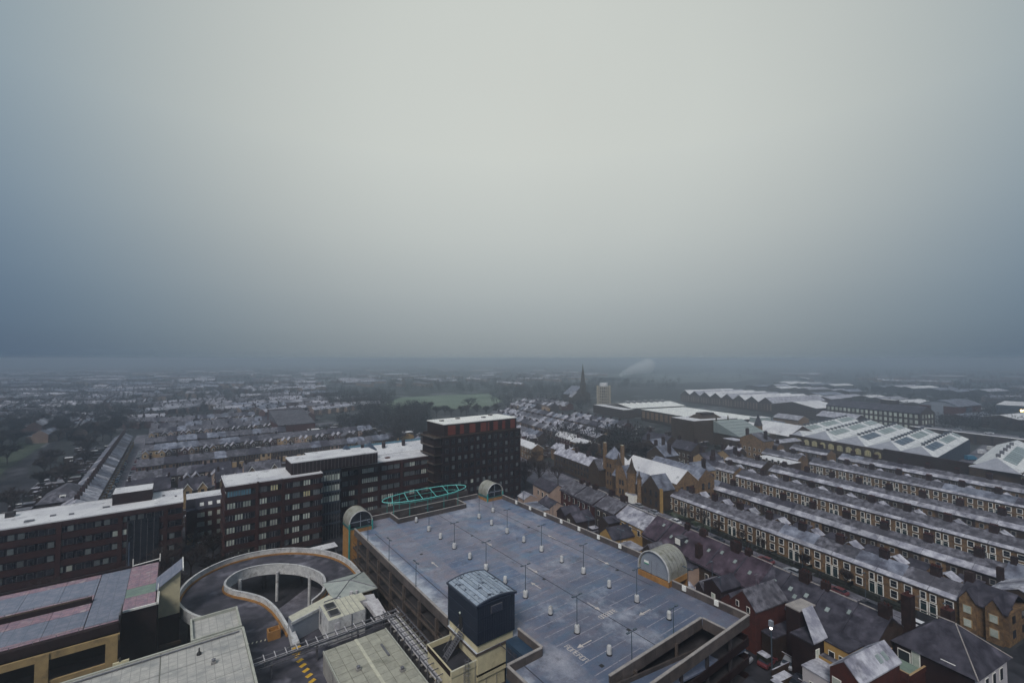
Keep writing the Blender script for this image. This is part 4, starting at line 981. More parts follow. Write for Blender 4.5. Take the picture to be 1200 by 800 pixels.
# tower
TW = thing('office_tower', 'dark square office tower with rust red panels under its snowy roof', 'tower', 90, 145)
TX0, TX1, TY0, TY1 = 75.6, 110.2, 142.0, 158.0
MB().box(TX0 + .3, TX1 - .3, TY0 + .3, TY1 - .3, 0, 27.0, 'window_glass').build('glazing', TW)
for k in range(9): MB().box(TX0, TX1, TY0, TY1, 27.2 - 1.0 - 3.05 * k, 27.2 - 3.05 * k, 'brick_dark').build('spandrel', TW)
for k in range(14): MB().box(TX0 + .2 + k * 2.62, TX0 + .75 + k * 2.62, TY0 - .14, TY0 + .3, 0, 27.1, 'brick_dark').build('pier', TW)
for j in range(8):
    for i in range(13):
        if True: inst('window', WG[(rw.choice(['glass'] * 7 + ['dim'] * 5 + (['blind'] if j > 3 and i < 7 else ['dim'])), 1)], TW, (TX0 + 1.85 + i * 2.62 - 90, TY0 + .24 - 145, 27.2 - 3.05 * (j + 1) + .55))
MB().box(TX0 + 1.5, TX1 - .6, TY0 + 1.6, TY1 - 1, 27.2, 31.2, 'brick_dark').build('top_storey', TW)
MB().box(TX0 + 1.3, TX1 - .4, TY0 + 1.4, TY1 - .8, 31.2, 31.5, 'snow_bright').build('roof', TW)
mat('rust_panel', (.17, .045, .03), (.13, .035, .028), .6, .4, .6)
for k, (a, b) in enumerate(((3.0, 6.1), (8.0, 9.6), (12.0, 14.6), (17.0, 19.5), (20.2, 20.9), (22.8, 25.0), (27.0, 28.4), (31.0, 33.2))):
    MB().box(TX0 + a, TX0 + b, TY0 + 1.5, TY0 + 1.6, 27.4, 30.7, 'rust_panel').build('rust_panel', TW)
MB().box(TX0 - .05, TX1 + .05, TY0 - .1, TY0 + .4, 27.05, 27.3, 'stone_dark').build('cornice', TW)
for k in range(5):
    z = 27.0 - 3.05 * k
    MB().box(TX0 - 3.2, TX0 + .1, TY0 + .5, TY0 + 11, z - .2 - (3 if k == 4 else 0), z - (3 if k == 4 else 0), 'concrete_dark', 'stone_dark').build('balcony', TW)
    MB().box(TX0 - 3.2, TX0 - 3.05, TY0 + .5, TY0 + 11, z, z + .5, 'column').build('balcony_front', TW)
MB().box(TX0 - 2.6, TX0, TY0 + 1.0, TY0 + 10.5, 0, 26.8, 'brick_dark').build('stair_core', TW)
for k, (x, y) in enumerate(((80, 151), (88, 153), (98, 150), (104, 154))):
    o = thing('roof_cabinet', 'low grey plant cabinet on the snowy tower roof, %s from the left' % ORD[k], 'plant', x, y, z=31.5); MB().box(x - .8, x + .8, y - .5, y + .5, 31.5, 32.0, 'concrete').build('casing', o); MB().box(x - .6, x + .6, y - .55, y - .5, 31.6, 31.9, 'steel').build('louvre', o)
# small red brick flats between the offices
RB = thing('brick_flats', 'small red brick block with grey mansard roof and skylights between the two offices', 'building', 8, 166)
MB().box(3.2, 12.6, 165.4, 175.4, 0, 9.6, 'brick_red').build('wall', RB)
MB().prism([(3.1, 165.3), (12.7, 165.3), (12.7, 175.4), (3.1, 175.4)], 9.6, 9.7, 'slate_dark').build('eaves', RB)
mb = MB(); mb.prism([(5.4, 165.3), (12.7, 165.3), (12.7, 168.3), (5.4, 168.3)], 9.7, [9.75, 9.75, 12.4, 12.4], 'slate_dark'); mb.box(3.2, 12.7, 168.35, 175.4, 9.7, 12.4, 'slate_dark', 'snow'); mb.build('roof', RB)
for x in (7.0, 9.1, 11.3):
    MB().slab([(x - .5, 166.0, 10.45), (x + .5, 166.0, 10.45), (x + .5, 166.8, 11.2), (x - .5, 166.8, 11.2)], .1, 'snow_bright').build('skylight', RB)
for j, z in enumerate((1.6, 4.6, 7.4)):
    for i, x in enumerate((6.4, 7.3, 9.1, 11.4)): MB().box(x - .55, x + .4, 165.28, 165.38, z, z + 1.3, 'blind').build('window', RB)
MB().box(3.5, 5.0, 164.9, 165.35, 0, 3.0, 'stone_pale').build('doorway', RB)

# ================================================================== winter trees
def tree_meshes(seed, h=9.0, twigs=900, spread=.55, thick=1.0):
    rr = random.Random(seed); tr = MB(); cr = MB()
    tips = []
    def grow(p, d, ln, r, lv, mb):
        q = p + d * ln
        mb.tube(p, q, r, 'bark' if lv < 2 else 'twig', r * .6, n=5 if lv < 2 else 3)
        if lv >= 1: tips.append((q, d, ln))
        if lv >= 4: return
        nb = 4 if lv == 0 else 3
        a0 = rr.uniform(0, 6.28)
        for k in range(nb):
            side = d.orthogonal().normalized(); side.rotate(Matrix.Rotation(a0 + k * 6.283 / nb + rr.uniform(-.5, .5), 3, d))
            sp_ = (.62 if lv == 0 else .72) * rr.uniform(.55, 1.15)
            dd = (d * math.cos(sp_) + side * math.sin(sp_) + Vector((0, 0, .12))).normalized()
            if lv < 2 and k == 0: dd = (d + side * .18).normalized()
            grow(p + d * ln * rr.uniform(.62, 1.0), dd, ln * rr.uniform(.62, .86), r * .58, lv + 1, mb if lv + 1 < 1 else cr)
    d0 = Vector((rr.uniform(-.06, .06), rr.uniform(-.06, .06), 1)).normalized()
    grow(Vector((0, 0, 0)), d0, h * .31, h * .020, 0, tr)
    per = max(1, twigs // max(1, len(tips)))
    for q, d, ln in tips:
        for k in range(per):
            dd = (d + Vector((rr.gauss(0, .6), rr.gauss(0, .6), rr.gauss(.1, .45)))).normalized(); l_ = max(ln, h * .09) * rr.uniform(.5, 1.15)
            s = dd.orthogonal().normalized() * rr.uniform(.012, .022) * thick * h / 9; st = q - d * ln * rr.uniform(0, .95)
            cr.face([st - s, st + s, st + dd * l_], 'twig')
    return tr.mesh('trunk'), cr.mesh('crown')
TREES = [tree_meshes(s, 9, 2600) for s in (11, 12, 13)] + [tree_meshes(s, 9, 2600, thick=3.2) for s in (21, 22)]
def tree(label, x, y, fr=F0, h=9.0, k=0, group=None, z=0.0, w=1.0):
    o = thing('bare_tree', label, 'tree', x, y, fr, group, z); t, c = TREES[k % len(TREES)]; s = h / 9
    r = random.uniform(0, 6.28); inst('trunk', t, o, rz=r, sc=(s * w, s * w, s)); inst('crown', c, o, rz=r, sc=(s * w, s * w, s)); return o
for i, (x, y, h) in enumerate(((4, 141, 9), (-2, 137, 10), (-8, 139, 8.5), (8, 132, 9), (14, 134, 8), (1, 130, 8), (-14, 134, 9), (-22, 138, 9), (-4, 128, 8), (9, 150, 8), (5.5, 157, 7), (20, 132, 7), (-1, 146, 9))):
    tree('bare tree %s from the left in the dark clump before the brick offices' % ORD[i], x, y, h=h, k=i, group='bare trees between the ramp and the offices', w=1.25)
# ================================================================== cars
def car_proto(body):
    o = thing('parked_car', '', 'car', 0, 0)
    prof = [(-2.1, .35), (-2.12, .75), (-1.95, .95), (-1.2, 1.0), (1.15, .98), (1.95, .82), (2.1, .6), (2.08, .35)]
    m = MB(); b = len(m.v)
    for s_ in (-.85, .85): m.v += [(s_, p[0], p[1]) for p in prof]
    n = len(prof); k = m.mi(body)
    for i in range(n):
        j = (i + 1) % n; m.f.append((i, j, n + j, n + i)); m.m.append(k)
    m.f.append(tuple(reversed(range(n)))); m.m.append(k); m.f.append(tuple(range(n, 2 * n))); m.m.append(k); m.build('body', o)
    m = MB(); lo = [(-.80, -1.75), (.80, -1.75), (.80, .95), (-.80, .95)]; hi = [(-.66, -1.35), (.66, -1.35), (.66, .25), (-.66, .25)]
    for i in range(4):
        j = (i + 1) % 4; m.face([(*lo[i], .98), (*lo[j], .98), (*hi[j], 1.40), (*hi[i], 1.40)], 'window_glass')
    m.build('glasshouse', o)
    m = MB(); m.box(-.68, .68, -1.38, .28, 1.40, 1.45, body); m.build('roof', o)
    wm = MB().tube((-.1, 0, 0), (.1, 0, 0), .32, 'tyre', n=10).mesh('wheel')
    for sx in (-.8, .8):
        for sy in (-1.3, 1.3): inst('wheel', wm, o, (sx, sy, .32))
    for sx in (-.6, .6): MB().box(sx - .16, sx + .16, 2.02, 2.12, .58, .72, 'white_paint').build('headlight', o)
    return o
CARS = {c: car_proto(c) for c in ('car_white', 'car_silver', 'car_red', 'car_blue', 'car_dark')}
CN_ = {'car_white': 'white', 'car_silver': 'silver', 'car_red': 'dark red', 'car_blue': 'blue', 'car_dark': 'black'}
def car(c, label, x, y, fr=F0, rz=0.0, z=0.02, group=None): return copy_thing(CARS[c], label, x, y, fr, z, rz, group)
car('car_white', 'white car parked left of two beside the small red brick flats', 7.2, 173.4 - 12, rz=R(60)); car('car_silver', 'pale silver car parked right of two beside the small red brick flats', 11.0, 162.4, rz=R(75))

# ================================================================== terraced houses, left side
def house_meshes(style, wall, roofm, w=5.0, d=8.5, ez=5.4, rz_=7.9):
    """front faces -y; x across. style: f front, r rear with wing, w wing gable towards viewer"""
    b = MB(); b.prism([(0, 0), (w, 0), (w, d), (0, d)], 0, ez, wall)
    b.tri_prism(0, w, 0, d, ez, rz_, 'x', wall)
    r = MB(); r.roof(0.0, w, 0, d, ez, rz_, 'x', roofm, th=.2, over=.3)
    parts = [('wall', b), ('roof', r)]
    c = MB(); c.box(w - .35, w + .35, d / 2 - .7, d / 2 + .7, rz_ - .6, rz_ + 1.3, 'chimney'); 
    for k in range(3): c.box(w - .12, w + .12, d / 2 - .55 + k * .42, d / 2 - .3 + k * .42, rz_ + 1.3, rz_ + 1.65, 'brick_red')
    parts.append(('chimney', c))
    wm = MB()
    if style == 'f':
        for x, z, ww, hh in ((.7, .9, 1.6, 1.5), (.8, 3.5, 1.2, 1.4), (3.3, 3.5, 1.0, 1.4)):
            q = MB(); q.box(x - .12, x + ww + .12, -.08, 0.02, z - .12, z + hh + .12, 'stone_pale'); q.box(x, x + ww, -.12, -.08, z, z + hh, 'window_glass'); parts.append(('window', q))
        q = MB(); q.box(3.4, 4.4, -.1, 0, .1, 2.4, 'door_brown'); parts.append(('door', q))
        q = MB(); q.box(.6, 2.5, -.9, 0, .05, 2.7, 'stone_pale', 'frost_slate_light'); parts.append(('bay', q))
    else:
        x0 = .2; ww = 2.7
        q = MB(); q.box(x0, x0 + ww, -5.0, 0, 0, 4.4, wall); q.tri_prism(x0, x0 + ww, -5.0, 0, 4.4, 5.9, 'y', wall); parts.append(('rear_wing', q))
        q = MB(); q.roof(x0, x0 + ww, -5.0, 0, 4.4, 5.9, 'y', 'frost_slate_light', th=.18, over=.2, goff=.12); parts.append(('wing_roof', q))
        for x, y, z in ((x0 + .9, -5.0, 2.9), (x0 + .9, -5.0, .9), (3.4, 0, 3.2)):
            q = MB(); q.box(x - .1, x + 1.0, y - .08, y + .02, z - .1, z + 1.2, 'white_paint'); q.box(x, x + .9, y - .12, y - .08, z, z + 1.1, 'window_glass'); parts.append(('window', q))
        q = MB(); q.box(3.2, 4.8, -8, -7.8, 0, 1.6, wall); q.box(0, .15, -8, -5, 0, 1.7, wall); parts.append(('yard_wall', q))
    return [(nme, m_.mesh(nme)) for nme, m_ in parts]
HP = {}
def house(key, wall, roofm, label, x, y, fr=F0, rz=0.0, mirror=False, group=None, name='terraced_house', cat='house', z=0.0, simple=False, dims=None):
    kk = (key, wall, roofm, dims)
    if kk not in HP: HP[kk] = house_meshes(key, wall, roofm, *(dims or ()))
    o = thing(name, label, cat, x, y, fr, group, z)
    o.rotation_euler[2] += rz
    for nme, me in HP[kk]:
        if simple and nme in ('yard_wall', 'door'): continue
        c = inst(nme, me, o, (5.0 if mirror else 0, 0, 0))
        if mirror: c.scale = (-1, 1, 1)
    return o
WALLS = ['brick_brown', 'brick_brown', 'brick_red', 'stone', 'stone_pale', 'pink_render', 'stone_dark']
WDESC = {'brick_brown': 'brown brick', 'brick_red': 'red brick', 'stone': 'buff', 'stone_pale': 'cream fronted', 'pink_render': 'pale rendered', 'stone_dark': 'dim stone'}
rh = random.Random(5)
ROWN = ['nearest', 'second', 'third', 'fourth', 'fifth', 'sixth', 'seventh', 'eighth']
LEFT_ROWS = [(240.0, 'r', -14, 7), (268.0, 'f', -14, 25), (312.0, 'r', -14, 25), (340.0, 'f', -14, 23), (385.0, 'r', -14, 22), (412.0, 'f', -14, 20), (452, 'r', -14, 14)]
for ri, (Y, st_, X0, n) in enumerate(LEFT_ROWS):
    for i in range(n):
        x = X0 + i * 5.0
        if 338 <= Y <= 425 and 56 < x < 98 and Y < 430: continue
        wl = rh.choice(WALLS); rf = rh.choice(['frost_slate', 'frost_slate', 'frost_blue', 'frost_slate', 'slate_dark'] if Y > 250 else ['slate_dark', 'frost_slate'])
        house(st_, wl, rf, '%s terraced house, %s from the street end of the %s row behind the offices' % (WDESC[wl], ORD[i], ROWN[ri]), x, Y + 8.5 * 0, mirror=bool(i % 2), group='terraced houses behind the offices', simple=Y > 300)
for i in range(33):
    wl = rh.choice(['brick_brown', 'stone_dark', 'stone']); rf = rh.choice(['frost_slate', 'frost_blue', 'frost_slate_light', 'frost_blue'])
    house('f', wl, rf, '%s terraced house, %s from the offices along the left street' % (WDESC[wl], ORD[i]), -21.6 , 204 + i * 5.2, rz=R(90), group='terraced houses along the left street', simple=i > 14) if True else None
# their yards: sheds with frosted flat roofs
for i in range(20):
    y = 212 + i * 8; x = -38 - rh.uniform(0, 9)
    o = thing('garden_shed', 'flat-roofed garden shed %s from the offices behind the left street terrace' % ORD[i], 'shed', x, y, group='garden sheds behind the left street')
    w_ = rh.uniform(2.5, 6); MB().box(x, x + w_, y, y + 3, 0, 2.4, rh.choice(['brick_brown', 'stone_dark', 'brick_red'])).build('wall', o); MB().box(x - .1, x + w_ + .1, y - .1, y + 3.1, 2.4, 2.55, rh.choice(['snow', 'frost_blue', 'frost_slate_light'])).build('roof', o)
mb = MB(); mb.prism([(-22, 178), (-14.6, 178), (-14.6, 420), (-22, 420)], 0, .006, 'road_frost'); struct('left_street', mb)
for y in (296, 372): struct('back_lane', MB().box(-14, 112, y, y + 6, 0, .007, 'road_frost')) if 0 else None
for nm, y in (('cross_street', 256.0), ('cross_street', 322.5), ('cross_street', 396.0)): struct(nm, MB().box(-14.5, 120, y, y + 9, 0.0, .009, 'road_frost'))
cc = ['car_silver', 'car_white', 'car_dark', 'car_silver', 'car_blue', 'car_white', 'car_dark', 'car_red']
for i in range(16): c = rh.choice(cc); car(c, '%s car, %s from the offices on the left kerb of the left street' % (CN_[c], ORD[i]), -20.6, 214 + i * 6.6 + rh.uniform(-.6, .6), group='cars parked along the left street')
for i in range(9): c = rh.choice(cc); car(c, '%s car, %s from the offices on the right kerb of the left street' % (CN_[c], ORD[i]), -16.0, 262 + i * 9.5 + rh.uniform(-2, 2), group='cars parked along the left street')
# hipped hall with dormer
HH = thing('hipped_hall', 'dark brick hall with hipped frosted roof and small white dormer behind the left office', 'hall', -30, 222)
MB().box(-36.5, -24.5, 216, 232, 0, 6.2, 'brick_brown').build('wall', HH); MB().hip(-36.5, -24.5, 216, 232, 6.2, 10.4, 'frost_slate', ins=5.5).build('roof', HH)
q = MB().box(-31.3, -29.7, 217.2, 219.5, 6.3, 8.0, 'white_paint').build('dormer', HH); MB().box(-31.0, -30.0, 217.1, 217.2, 6.7, 7.7, 'window_glass').build('pane', q)
for k in range(4): MB().box(-35.5 + k * 2.8, -34.3 + k * 2.8, 215.9, 216, 2, 4.4, 'stone_pale').build('window', HH)
# dark gabled house near the offices
for k, (x, y, w_, d, wl, lab) in enumerate(((-14, 214, 13, 9, 'brick_brown', 'dark slate house with a cross gable just behind the left office roof'), (1.5, 206, 10, 8, 'brick_brown', 'dark roofed pair with white edged twin gables behind the left office'), (13.5, 214, 9, 8, 'brick_red', 'brick house with white trimmed dormer gables behind the small brick flats'), (24, 222, 14, 8, 'pink_render', 'pale yard buildings with snowy flat roofs behind the middle office'))):
    o = thing('gabled_house', lab, 'house', x, y)
    MB().box(x, x + w_, y, y + d, 0, 6.2, wl).tri_prism(x, x + w_, y, y + d, 6.2, 9.8, 'x', wl).build('wall', o); MB().roof(x, x + w_, y, y + d, 6.2, 9.8, 'x', 'slate_dark' if k != 3 else 'frost_slate', over=.4, goff=.2).build('roof', o)
    for j, gx in enumerate([x + 1.2, x + w_ - 4.2] if k else [x + w_ / 2 - 2]):
        MB().box(gx, gx + 2.8, y - 1.2, y + 2, 0, 6.6, ['stone', 'stone_pale', 'stone_pale', 'stone'][k]).tri_prism(gx, gx + 2.8, y - 1.2, y + 3.6, 6.6, 8.6, 'y', ['stone', 'stone_pale', 'stone_pale', 'stone'][k]).build('dormer_gable', o)
        MB().roof(gx, gx + 2.8, y - 1.3, y + 3.6, 6.62, 8.65, 'y', 'slate_dark', m2='slate_dark', over=.25).build('dormer_roof', o)
        MB().roof(gx, gx + 2.8, y - 1.5, y - 1.32, 6.7, 8.75, 'y', 'white_paint', over=.3, th=.26).build('bargeboard', o)
        MB().box(gx + .9, gx + 1.9, y - 1.3, y - 1.2, 4.6, 6.3, 'window_glass').build('window', o)
    for cx in (x + .5, x + w_ - .9): MB().box(cx, cx + .7, y + d / 2 - .7, y + d / 2 + .7, 8.8, 11.2, 'chimney').build('chimney', o)
# red brick hall with broad slate roof
RH = thing('brick_hall', 'large red brick hall with broad plum grey slate roof among the terraces', 'hall', 70, 360)
MB().box(58, 82, 350, 392, 0, 8, 'brick_red').tri_prism(58, 82, 350, 392, 8, 8.2, 'x', 'brick_red').build('wall', RH)
mb = MB(); mb.prism([(57.7, 349.7), (82.3, 349.7), (82.3, 392), (57.7, 392)], 8.0, [8.2, 8.2, 14.5, 14.5], 'frost_slate'); mb.box(58, 82, 392.05, 400, 0, 15, 'brick_red', 'frost_slate'); mb.build('roof', RH)
MB().box(76, 84, 344, 349.6, 0, 4, 'brick_red', 'snow').build('annexe', RH)
# white-blue long roof left of the tower and mixed yard buildings
WB = thing('long_workshop', 'long low building with bright snowy roof and blue fascia left of the dark tower', 'workshop', 92, 215)
mb = MB(); mb.box(70, 118, 222, 234, 0, 6.2, 'brick_brown'); mb.build('wall', WB); MB().slab([(69.7, 221.7, 6.2), (118.3, 221.7, 6.2), (118.3, 234, 9), (69.7, 234, 9)], .25, 'snow').build('roof', WB)
MB().box(69.7, 118.3, 234.1, 234.6, 8.2, 10.2, 'blind_blue').build('fascia', WB)
MB().prism([(64.5, 222), (69.6, 222), (69.6, 234), (64.5, 234)], 0, [6.5, 6.5, 9.4, 9.4], 'brick_red', 'frost_blue').build('end_bay', WB)
for k in range(4): MB().box(76 + 11 * k, 77.4 + 11 * k, 229, 230.4, 7.4, 11.2, 'chimney').build('chimney', WB)
YW = ['brick_brown', 'brick_red', 'stone_pale', 'stone', 'pink_render', 'stone_dark', 'yellow_render']
for i in range(46):
    x = rh.uniform(44, 125); y = rh.uniform(176, 330)
    if (66 < x < 122 and 216 < y < 240) or (x < 60 and y > 255) or (y > 255 and x < 110 and rh.random() < .6): continue
    w_ = rh.uniform(5, 11); d = rh.uniform(4, 8); h = rh.uniform(3, 6); wl = rh.choice(YW); flat = rh.random() < .55
    o = thing('yard_building', '%s %s yard building %s, %s' % (WDESC.get(wl, 'yellow'), 'flat roofed' if flat else 'gabled', ('behind the offices' if y < 215 else 'in the middle yards' if y < 265 else 'near the terraces'), ('at the left end' if x < 62 else 'left of centre' if x < 82 else 'right of centre' if x < 104 else 'beside the tower')), 'building', x, y, group='mixed yard buildings left of the tower')
    if flat: MB().box(x, x + w_, y, y + d, 0, h, wl).build('wall', o); MB().box(x - .2, x + w_ + .2, y - .2, y + d + .2, h, h + .25, rh.choice(['snow', 'snow', 'frost_blue', 'frost_slate_light'])).build('roof', o)
    else: MB().box(x, x + w_, y, y + d, 0, h, wl).tri_prism(x, x + w_, y, y + d, h, h + 2, 'x' if i % 2 else 'y', wl).build('wall', o); MB().roof(x, x + w_, y, y + d, h, h + 2, 'x' if i % 2 else 'y', rh.choice(['frost_slate', 'frost_slate_light', 'frost_blue'])).build('roof', o)
    if rh.random() < .5: MB().box(x + 1, x + 1.8, y + d / 2, y + d / 2 + .8, h, h + 3, 'chimney').build('chimney', o)
    if rh.random() < .7:
        for k in range(2): MB().box(x + 1 + k * 2.2, x + 2 + k * 2.2, y - .08, y, h - 1.9, h - .8, 'white_paint').build('window', o)
# lane, verge and far-left trees
mb = MB(); mb.prism([(-56, 190), (-51.5, 190), (-51.5, 285), (-59, 330), (-61, 430), (-65, 430), (-64.5, 320), (-57, 280)], 0, .008, 'asphalt'); struct('left_lane', mb)
mb = MB(); mb.prism([(-80, 190), (-59, 190), (-61, 280), (-67, 330), (-67, 430), (-95, 430)], 0, .01, 'lawn'); struct('grass_verge', mb)
rt = random.Random(9); k = 0
while k < 210:
    x = rt.uniform(-150, -33); y = rt.uniform(205, 540)
    if -68 < x < -49 and y < 420: continue
    if x > -48 and y < 230: continue
    if x < -.62 * y + 60: continue
    k += 1
    tree('bare tree in the wooded belt at the far left, %s, %s' % ('by the grass verge' if x < -70 and y < 430 else 'between lane and gardens' if y < 430 else 'at the far edge', 'nearest part' if y < 280 else 'middle part' if y < 380 else 'distant part'), x, y, h=rt.uniform(8, 13), k=3 + k % 2, group='bare trees of the wooded belt far left', w=1.3)
for i in range(16):
    tree('bare street tree left of the dark tower, %s from the left' % ORD[i], 95 + i * 4.2 + rt.uniform(-3, 3), 275 + rt.uniform(-18, 18), h=rt.uniform(8, 12), k=3 + i % 2, w=1.2, group='bare trees left of the dark tower')

mbg = MB()
def clutter(n, x0, x1, y0, y1, fr=F0):
    for _ in range(n):
        x, y = rh.uniform(x0, x1), rh.uniform(y0, y1); w_ = rh.uniform(1.2, 3.5); d = rh.uniform(1.2, 3); h = rh.uniform(1.2, 2.6)
        b0 = len(mbg.v); mbg.box(x, x + w_, y, y + d, 0, h, rh.choice(['brick_brown', 'stone_dark', 'brick_dark', 'hedge', 'hedge']), rh.choice(['frost_slate_light', 'frost_slate', 'snow', 'hedge', 'slate_dark']))
        mbg.v[b0:] = [(*fr.w(p[0], p[1]), p[2]) for p in mbg.v[b0:]]
    for _ in range(n // 2):
        x, y = rh.uniform(x0, x1), rh.uniform(y0, y1); L_ = rh.uniform(4, 9); b0 = len(mbg.v)
        if rh.random() < .5: mbg.box(x, x + .2, y, y + L_, 0, 1.6, 'brick_brown', 'frost_slate_light')
        else: mbg.box(x, x + L_, y, y + .2, 0, 1.6, 'brick_brown', 'frost_slate_light')
        mbg.v[b0:] = [(*fr.w(p[0], p[1]), p[2]) for p in mbg.v[b0:]]
clutter(110, -48, -31, 205, 370); clutter(150, -13, 112, 278, 305); clutter(150, -13, 110, 350, 378); clutter(90, -13, 100, 422, 450); clutter(160, 40, 130, 180, 260); clutter(120, 112, 170, 240, 420); clutter(60, -12, 30, 180, 238)
clutter(60, 137, 144, 46, 130, FT); clutter(60, 178, 190, 46, 130, FT); clutter(60, 229, 243, 46, 130, FT); clutter(90, 150, 250, 140, 215, FT); clutter(80, 200, 248, 215, 340, FT); clutter(60, 120, 200, 215, 250, FT); clutter(70, 70, 86, 42, 150, FT)
solo('garden_clutter', mbg, None, None, 0, 0, kind='stuff')
# ================================================================== railway cottages, right side (frame FT: x across, y along the rows)
def cottage_meshes(style, wall, roofm, var=0, w=4.8, d=8.0, ez=5.3, rz_=7.5):
    parts = []; pane = ['window_glass', 'window_glass', 'blind', 'window_glass'][var]; wn = [0]
    b = MB(); b.box(0, d, 0, w, 0, ez, wall); b.tri_prism(0, d, 0, w, ez, rz_, 'y', wall); parts.append(('wall', b))
    r = MB(); r.roof(0, d, 0, w - .02, ez, rz_, 'y', roofm, th=.16, over=.35, m2='slate_dark'); parts.append(('roof', r))
    def win(y, z, ww, hh, x=0.0, s=-1):
        q = MB(); a = (x + s * .07, x) if s < 0 else (x, x + s * .07)
        q.box(a[0], a[1], y - .17, y + ww + .17, z - .22, z + hh + .12, 'white_paint' if style == 'f' else 'concrete'); g = (x + s * .10, x + s * .07)
        pm_ = pane if wn[0] % 2 == 0 else 'window_glass'; wn[0] += 1
        q.box(min(g), max(g), y, y + ww, z, z + hh / 2 - .03, 'window_glass'); q.box(min(g), max(g), y, y + ww, z + hh / 2 + .03, z + hh, pm_)
        parts.append(('window', q))
    if style == 'f':
        q = MB(); q.slab([(-.34, .04, ez - .07), (.75 + .3 * (var % 2), .04, ez + .53 + .16 * (var % 2)), (.75 + .3 * (var % 2), w - .06, ez + .53 + .16 * (var % 2)), (-.34, w - .06, ez - .07)], .09, 'frost_slate_light'); parts.append(('eaves_frost', q))
        win(.75, .75, 1.15, 1.5); win(.75, 3.15, 1.15, 1.35); win(3.55, 3.15, .8, 1.35)
        q = MB(); q.box(-.07, 0, 3.30, 4.72, .0, 2.75, 'white_paint'); parts.append(('door_surround', q))
        q = MB(); q.box(-.11, -.07, 3.5, 4.5, .1, 2.1, ['door_green', 'door_blue', 'door_brown', 'black'][var]); q.box(-.11, -.07, 3.5, 4.5, 2.2, 2.6, 'window_glass'); parts.append(('door', q))
        q = MB(); q.box(d, d + 2.8, 2.9, 4.8, 0, 5.6, wall); q.prism([(d, 2.9), (d + 2.8, 2.9), (d + 2.8, 4.8), (d, 4.8)], 5.6, [5.6, 5.6, 6.9, 6.9], wall); parts.append(('rear_wing', q))
        q = MB(); q.slab([(d - .3, 2.8, 5.6), (d + 3.0, 2.8, 5.6), (d + 3.0, 4.8, 6.95), (d - .3, 4.8, 6.95)], .15, 'frost_slate_light'); parts.append(('wing_roof', q))
        q = MB(); q.box(-4.6, -4.2, 0, 3.2, 0, .8, 'hedge'); q.box(-4.2, -.2, -.12, .12, 0, .9, 'hedge'); parts.append(('garden_hedge', q))
        if var == 1: q = MB(); q.slab([(1.2, 1.0, ez + .72), (2.2, 1.0, ez + 1.27), (2.2, 1.8, ez + 1.27), (1.2, 1.8, ez + .72)], .12, 'window_glass'); parts.append(('roof_light', q))
        if var == 3: q = MB(); q.box(-.5, -.1, 4.2, 4.5, 4.6, 5.0, 'blind'); parts.append(('satellite_dish', q))
        if var == 2: q = MB(); q.box(-1.1, -.08, 3.2, 4.75, 2.45, 2.6, 'slate_dark'); parts.append(('porch_hood', q))
    else:
        win(1.0, 3.3, .8, 1.0); win(3.4, 3.5, .6, .8); win(1.0, 1.0, .8, 1.0)
        q = MB(); q.slab([(-.5, .03, ez - .1), (1.3, .03, ez + .92), (1.3, w - .05, ez + .92), (-.5, w - .05, ez - .1)], .14, 'frost_slate_light'); parts.append(('lower_roof', q))
        q = MB(); q.box(-3.4, 0, 2.6, 4.8, 0, 2.5, wall); q.slab([(-3.5, 2.5, 2.5), (0, 2.5, 3.3), (0, 4.8, 3.3), (-3.5, 4.8, 2.5)], .12, 'slate_dark'); parts.append(('outhouse', q))
        q = MB(); q.box(-6.2, -6.0, 0, 4.8, 0, 1.8, wall); q.box(-6.0, -3.4, -.1, .1, 0, 1.8, wall); parts.append(('yard_wall', q))
    return [(n_, q.mesh(n_)) for n_, q in parts]
COT = {}
chm = MB(); chm.box(-.5, .5, -.9, .9, 0, 2.2, 'chimney'); chm.box(-.56, .56, -.96, .96, 2.2, 2.4, 'brick_dark')
for k in range(4):
    for j in (-.25, .25): chm.tube((j, -.65 + k * .43, 2.4), (j, -.65 + k * .43, 2.85), .12, 'brick_red', n=6)
chm = chm.mesh('chimney')
DOORS = ['door_blue', 'door_green', 'door_brown']
def cottage(style, label, n0, t0, mirror, group, wall='stone', roofm='frost_slate'):
    k = (style, wall, roofm, rc.choice([0, 0, 1, 2, 3]))
    if k not in COT: COT[k] = cottage_meshes(style, wall, roofm)
    o = thing('stone_cottage', label, 'cottage', n0, t0, FT, group)
    for nm, me in COT[k]:
        c = inst(nm, me, o, (0, 4.8 if mirror else 0, 0))
        if mirror: c.scale = (1, -1, 1)
    if mirror: inst('chimney', chm, o, (4.0, 0.0, 7.0))
    return o
rc = random.Random(4)
ROWS = [('front', 'f', 123.6, 44.4, 17, 'terrace facing the high street'), ('b', 'r', 145.0, 44.4, 18, 'second terrace, its backs to the camera'),
        ('c', 'f', 169.0, 39.6, 19, 'third terrace with white windows'), ('d', 'r', 190.6, 44.4, 18, 'fourth terrace, its backs to the camera'),
        ('e', 'f', 220.0, 44.4, 18, 'fifth terrace'), ('f', 'r', 243.8, 44.4, 18, 'last terrace before the works wall'),
        ('c2', 'f', 172.0, 134.0, 4, 'short block left of the third terrace'), ('d2', 'r', 192.0, 135.0, 4, 'short block left of the fourth terrace'),
        ('e2', 'f', 222.0, 137.0, 4, 'short block left of the fifth terrace'), ('f2', 'r', 246.5, 137.5, 4, 'short block beside the works wall')]
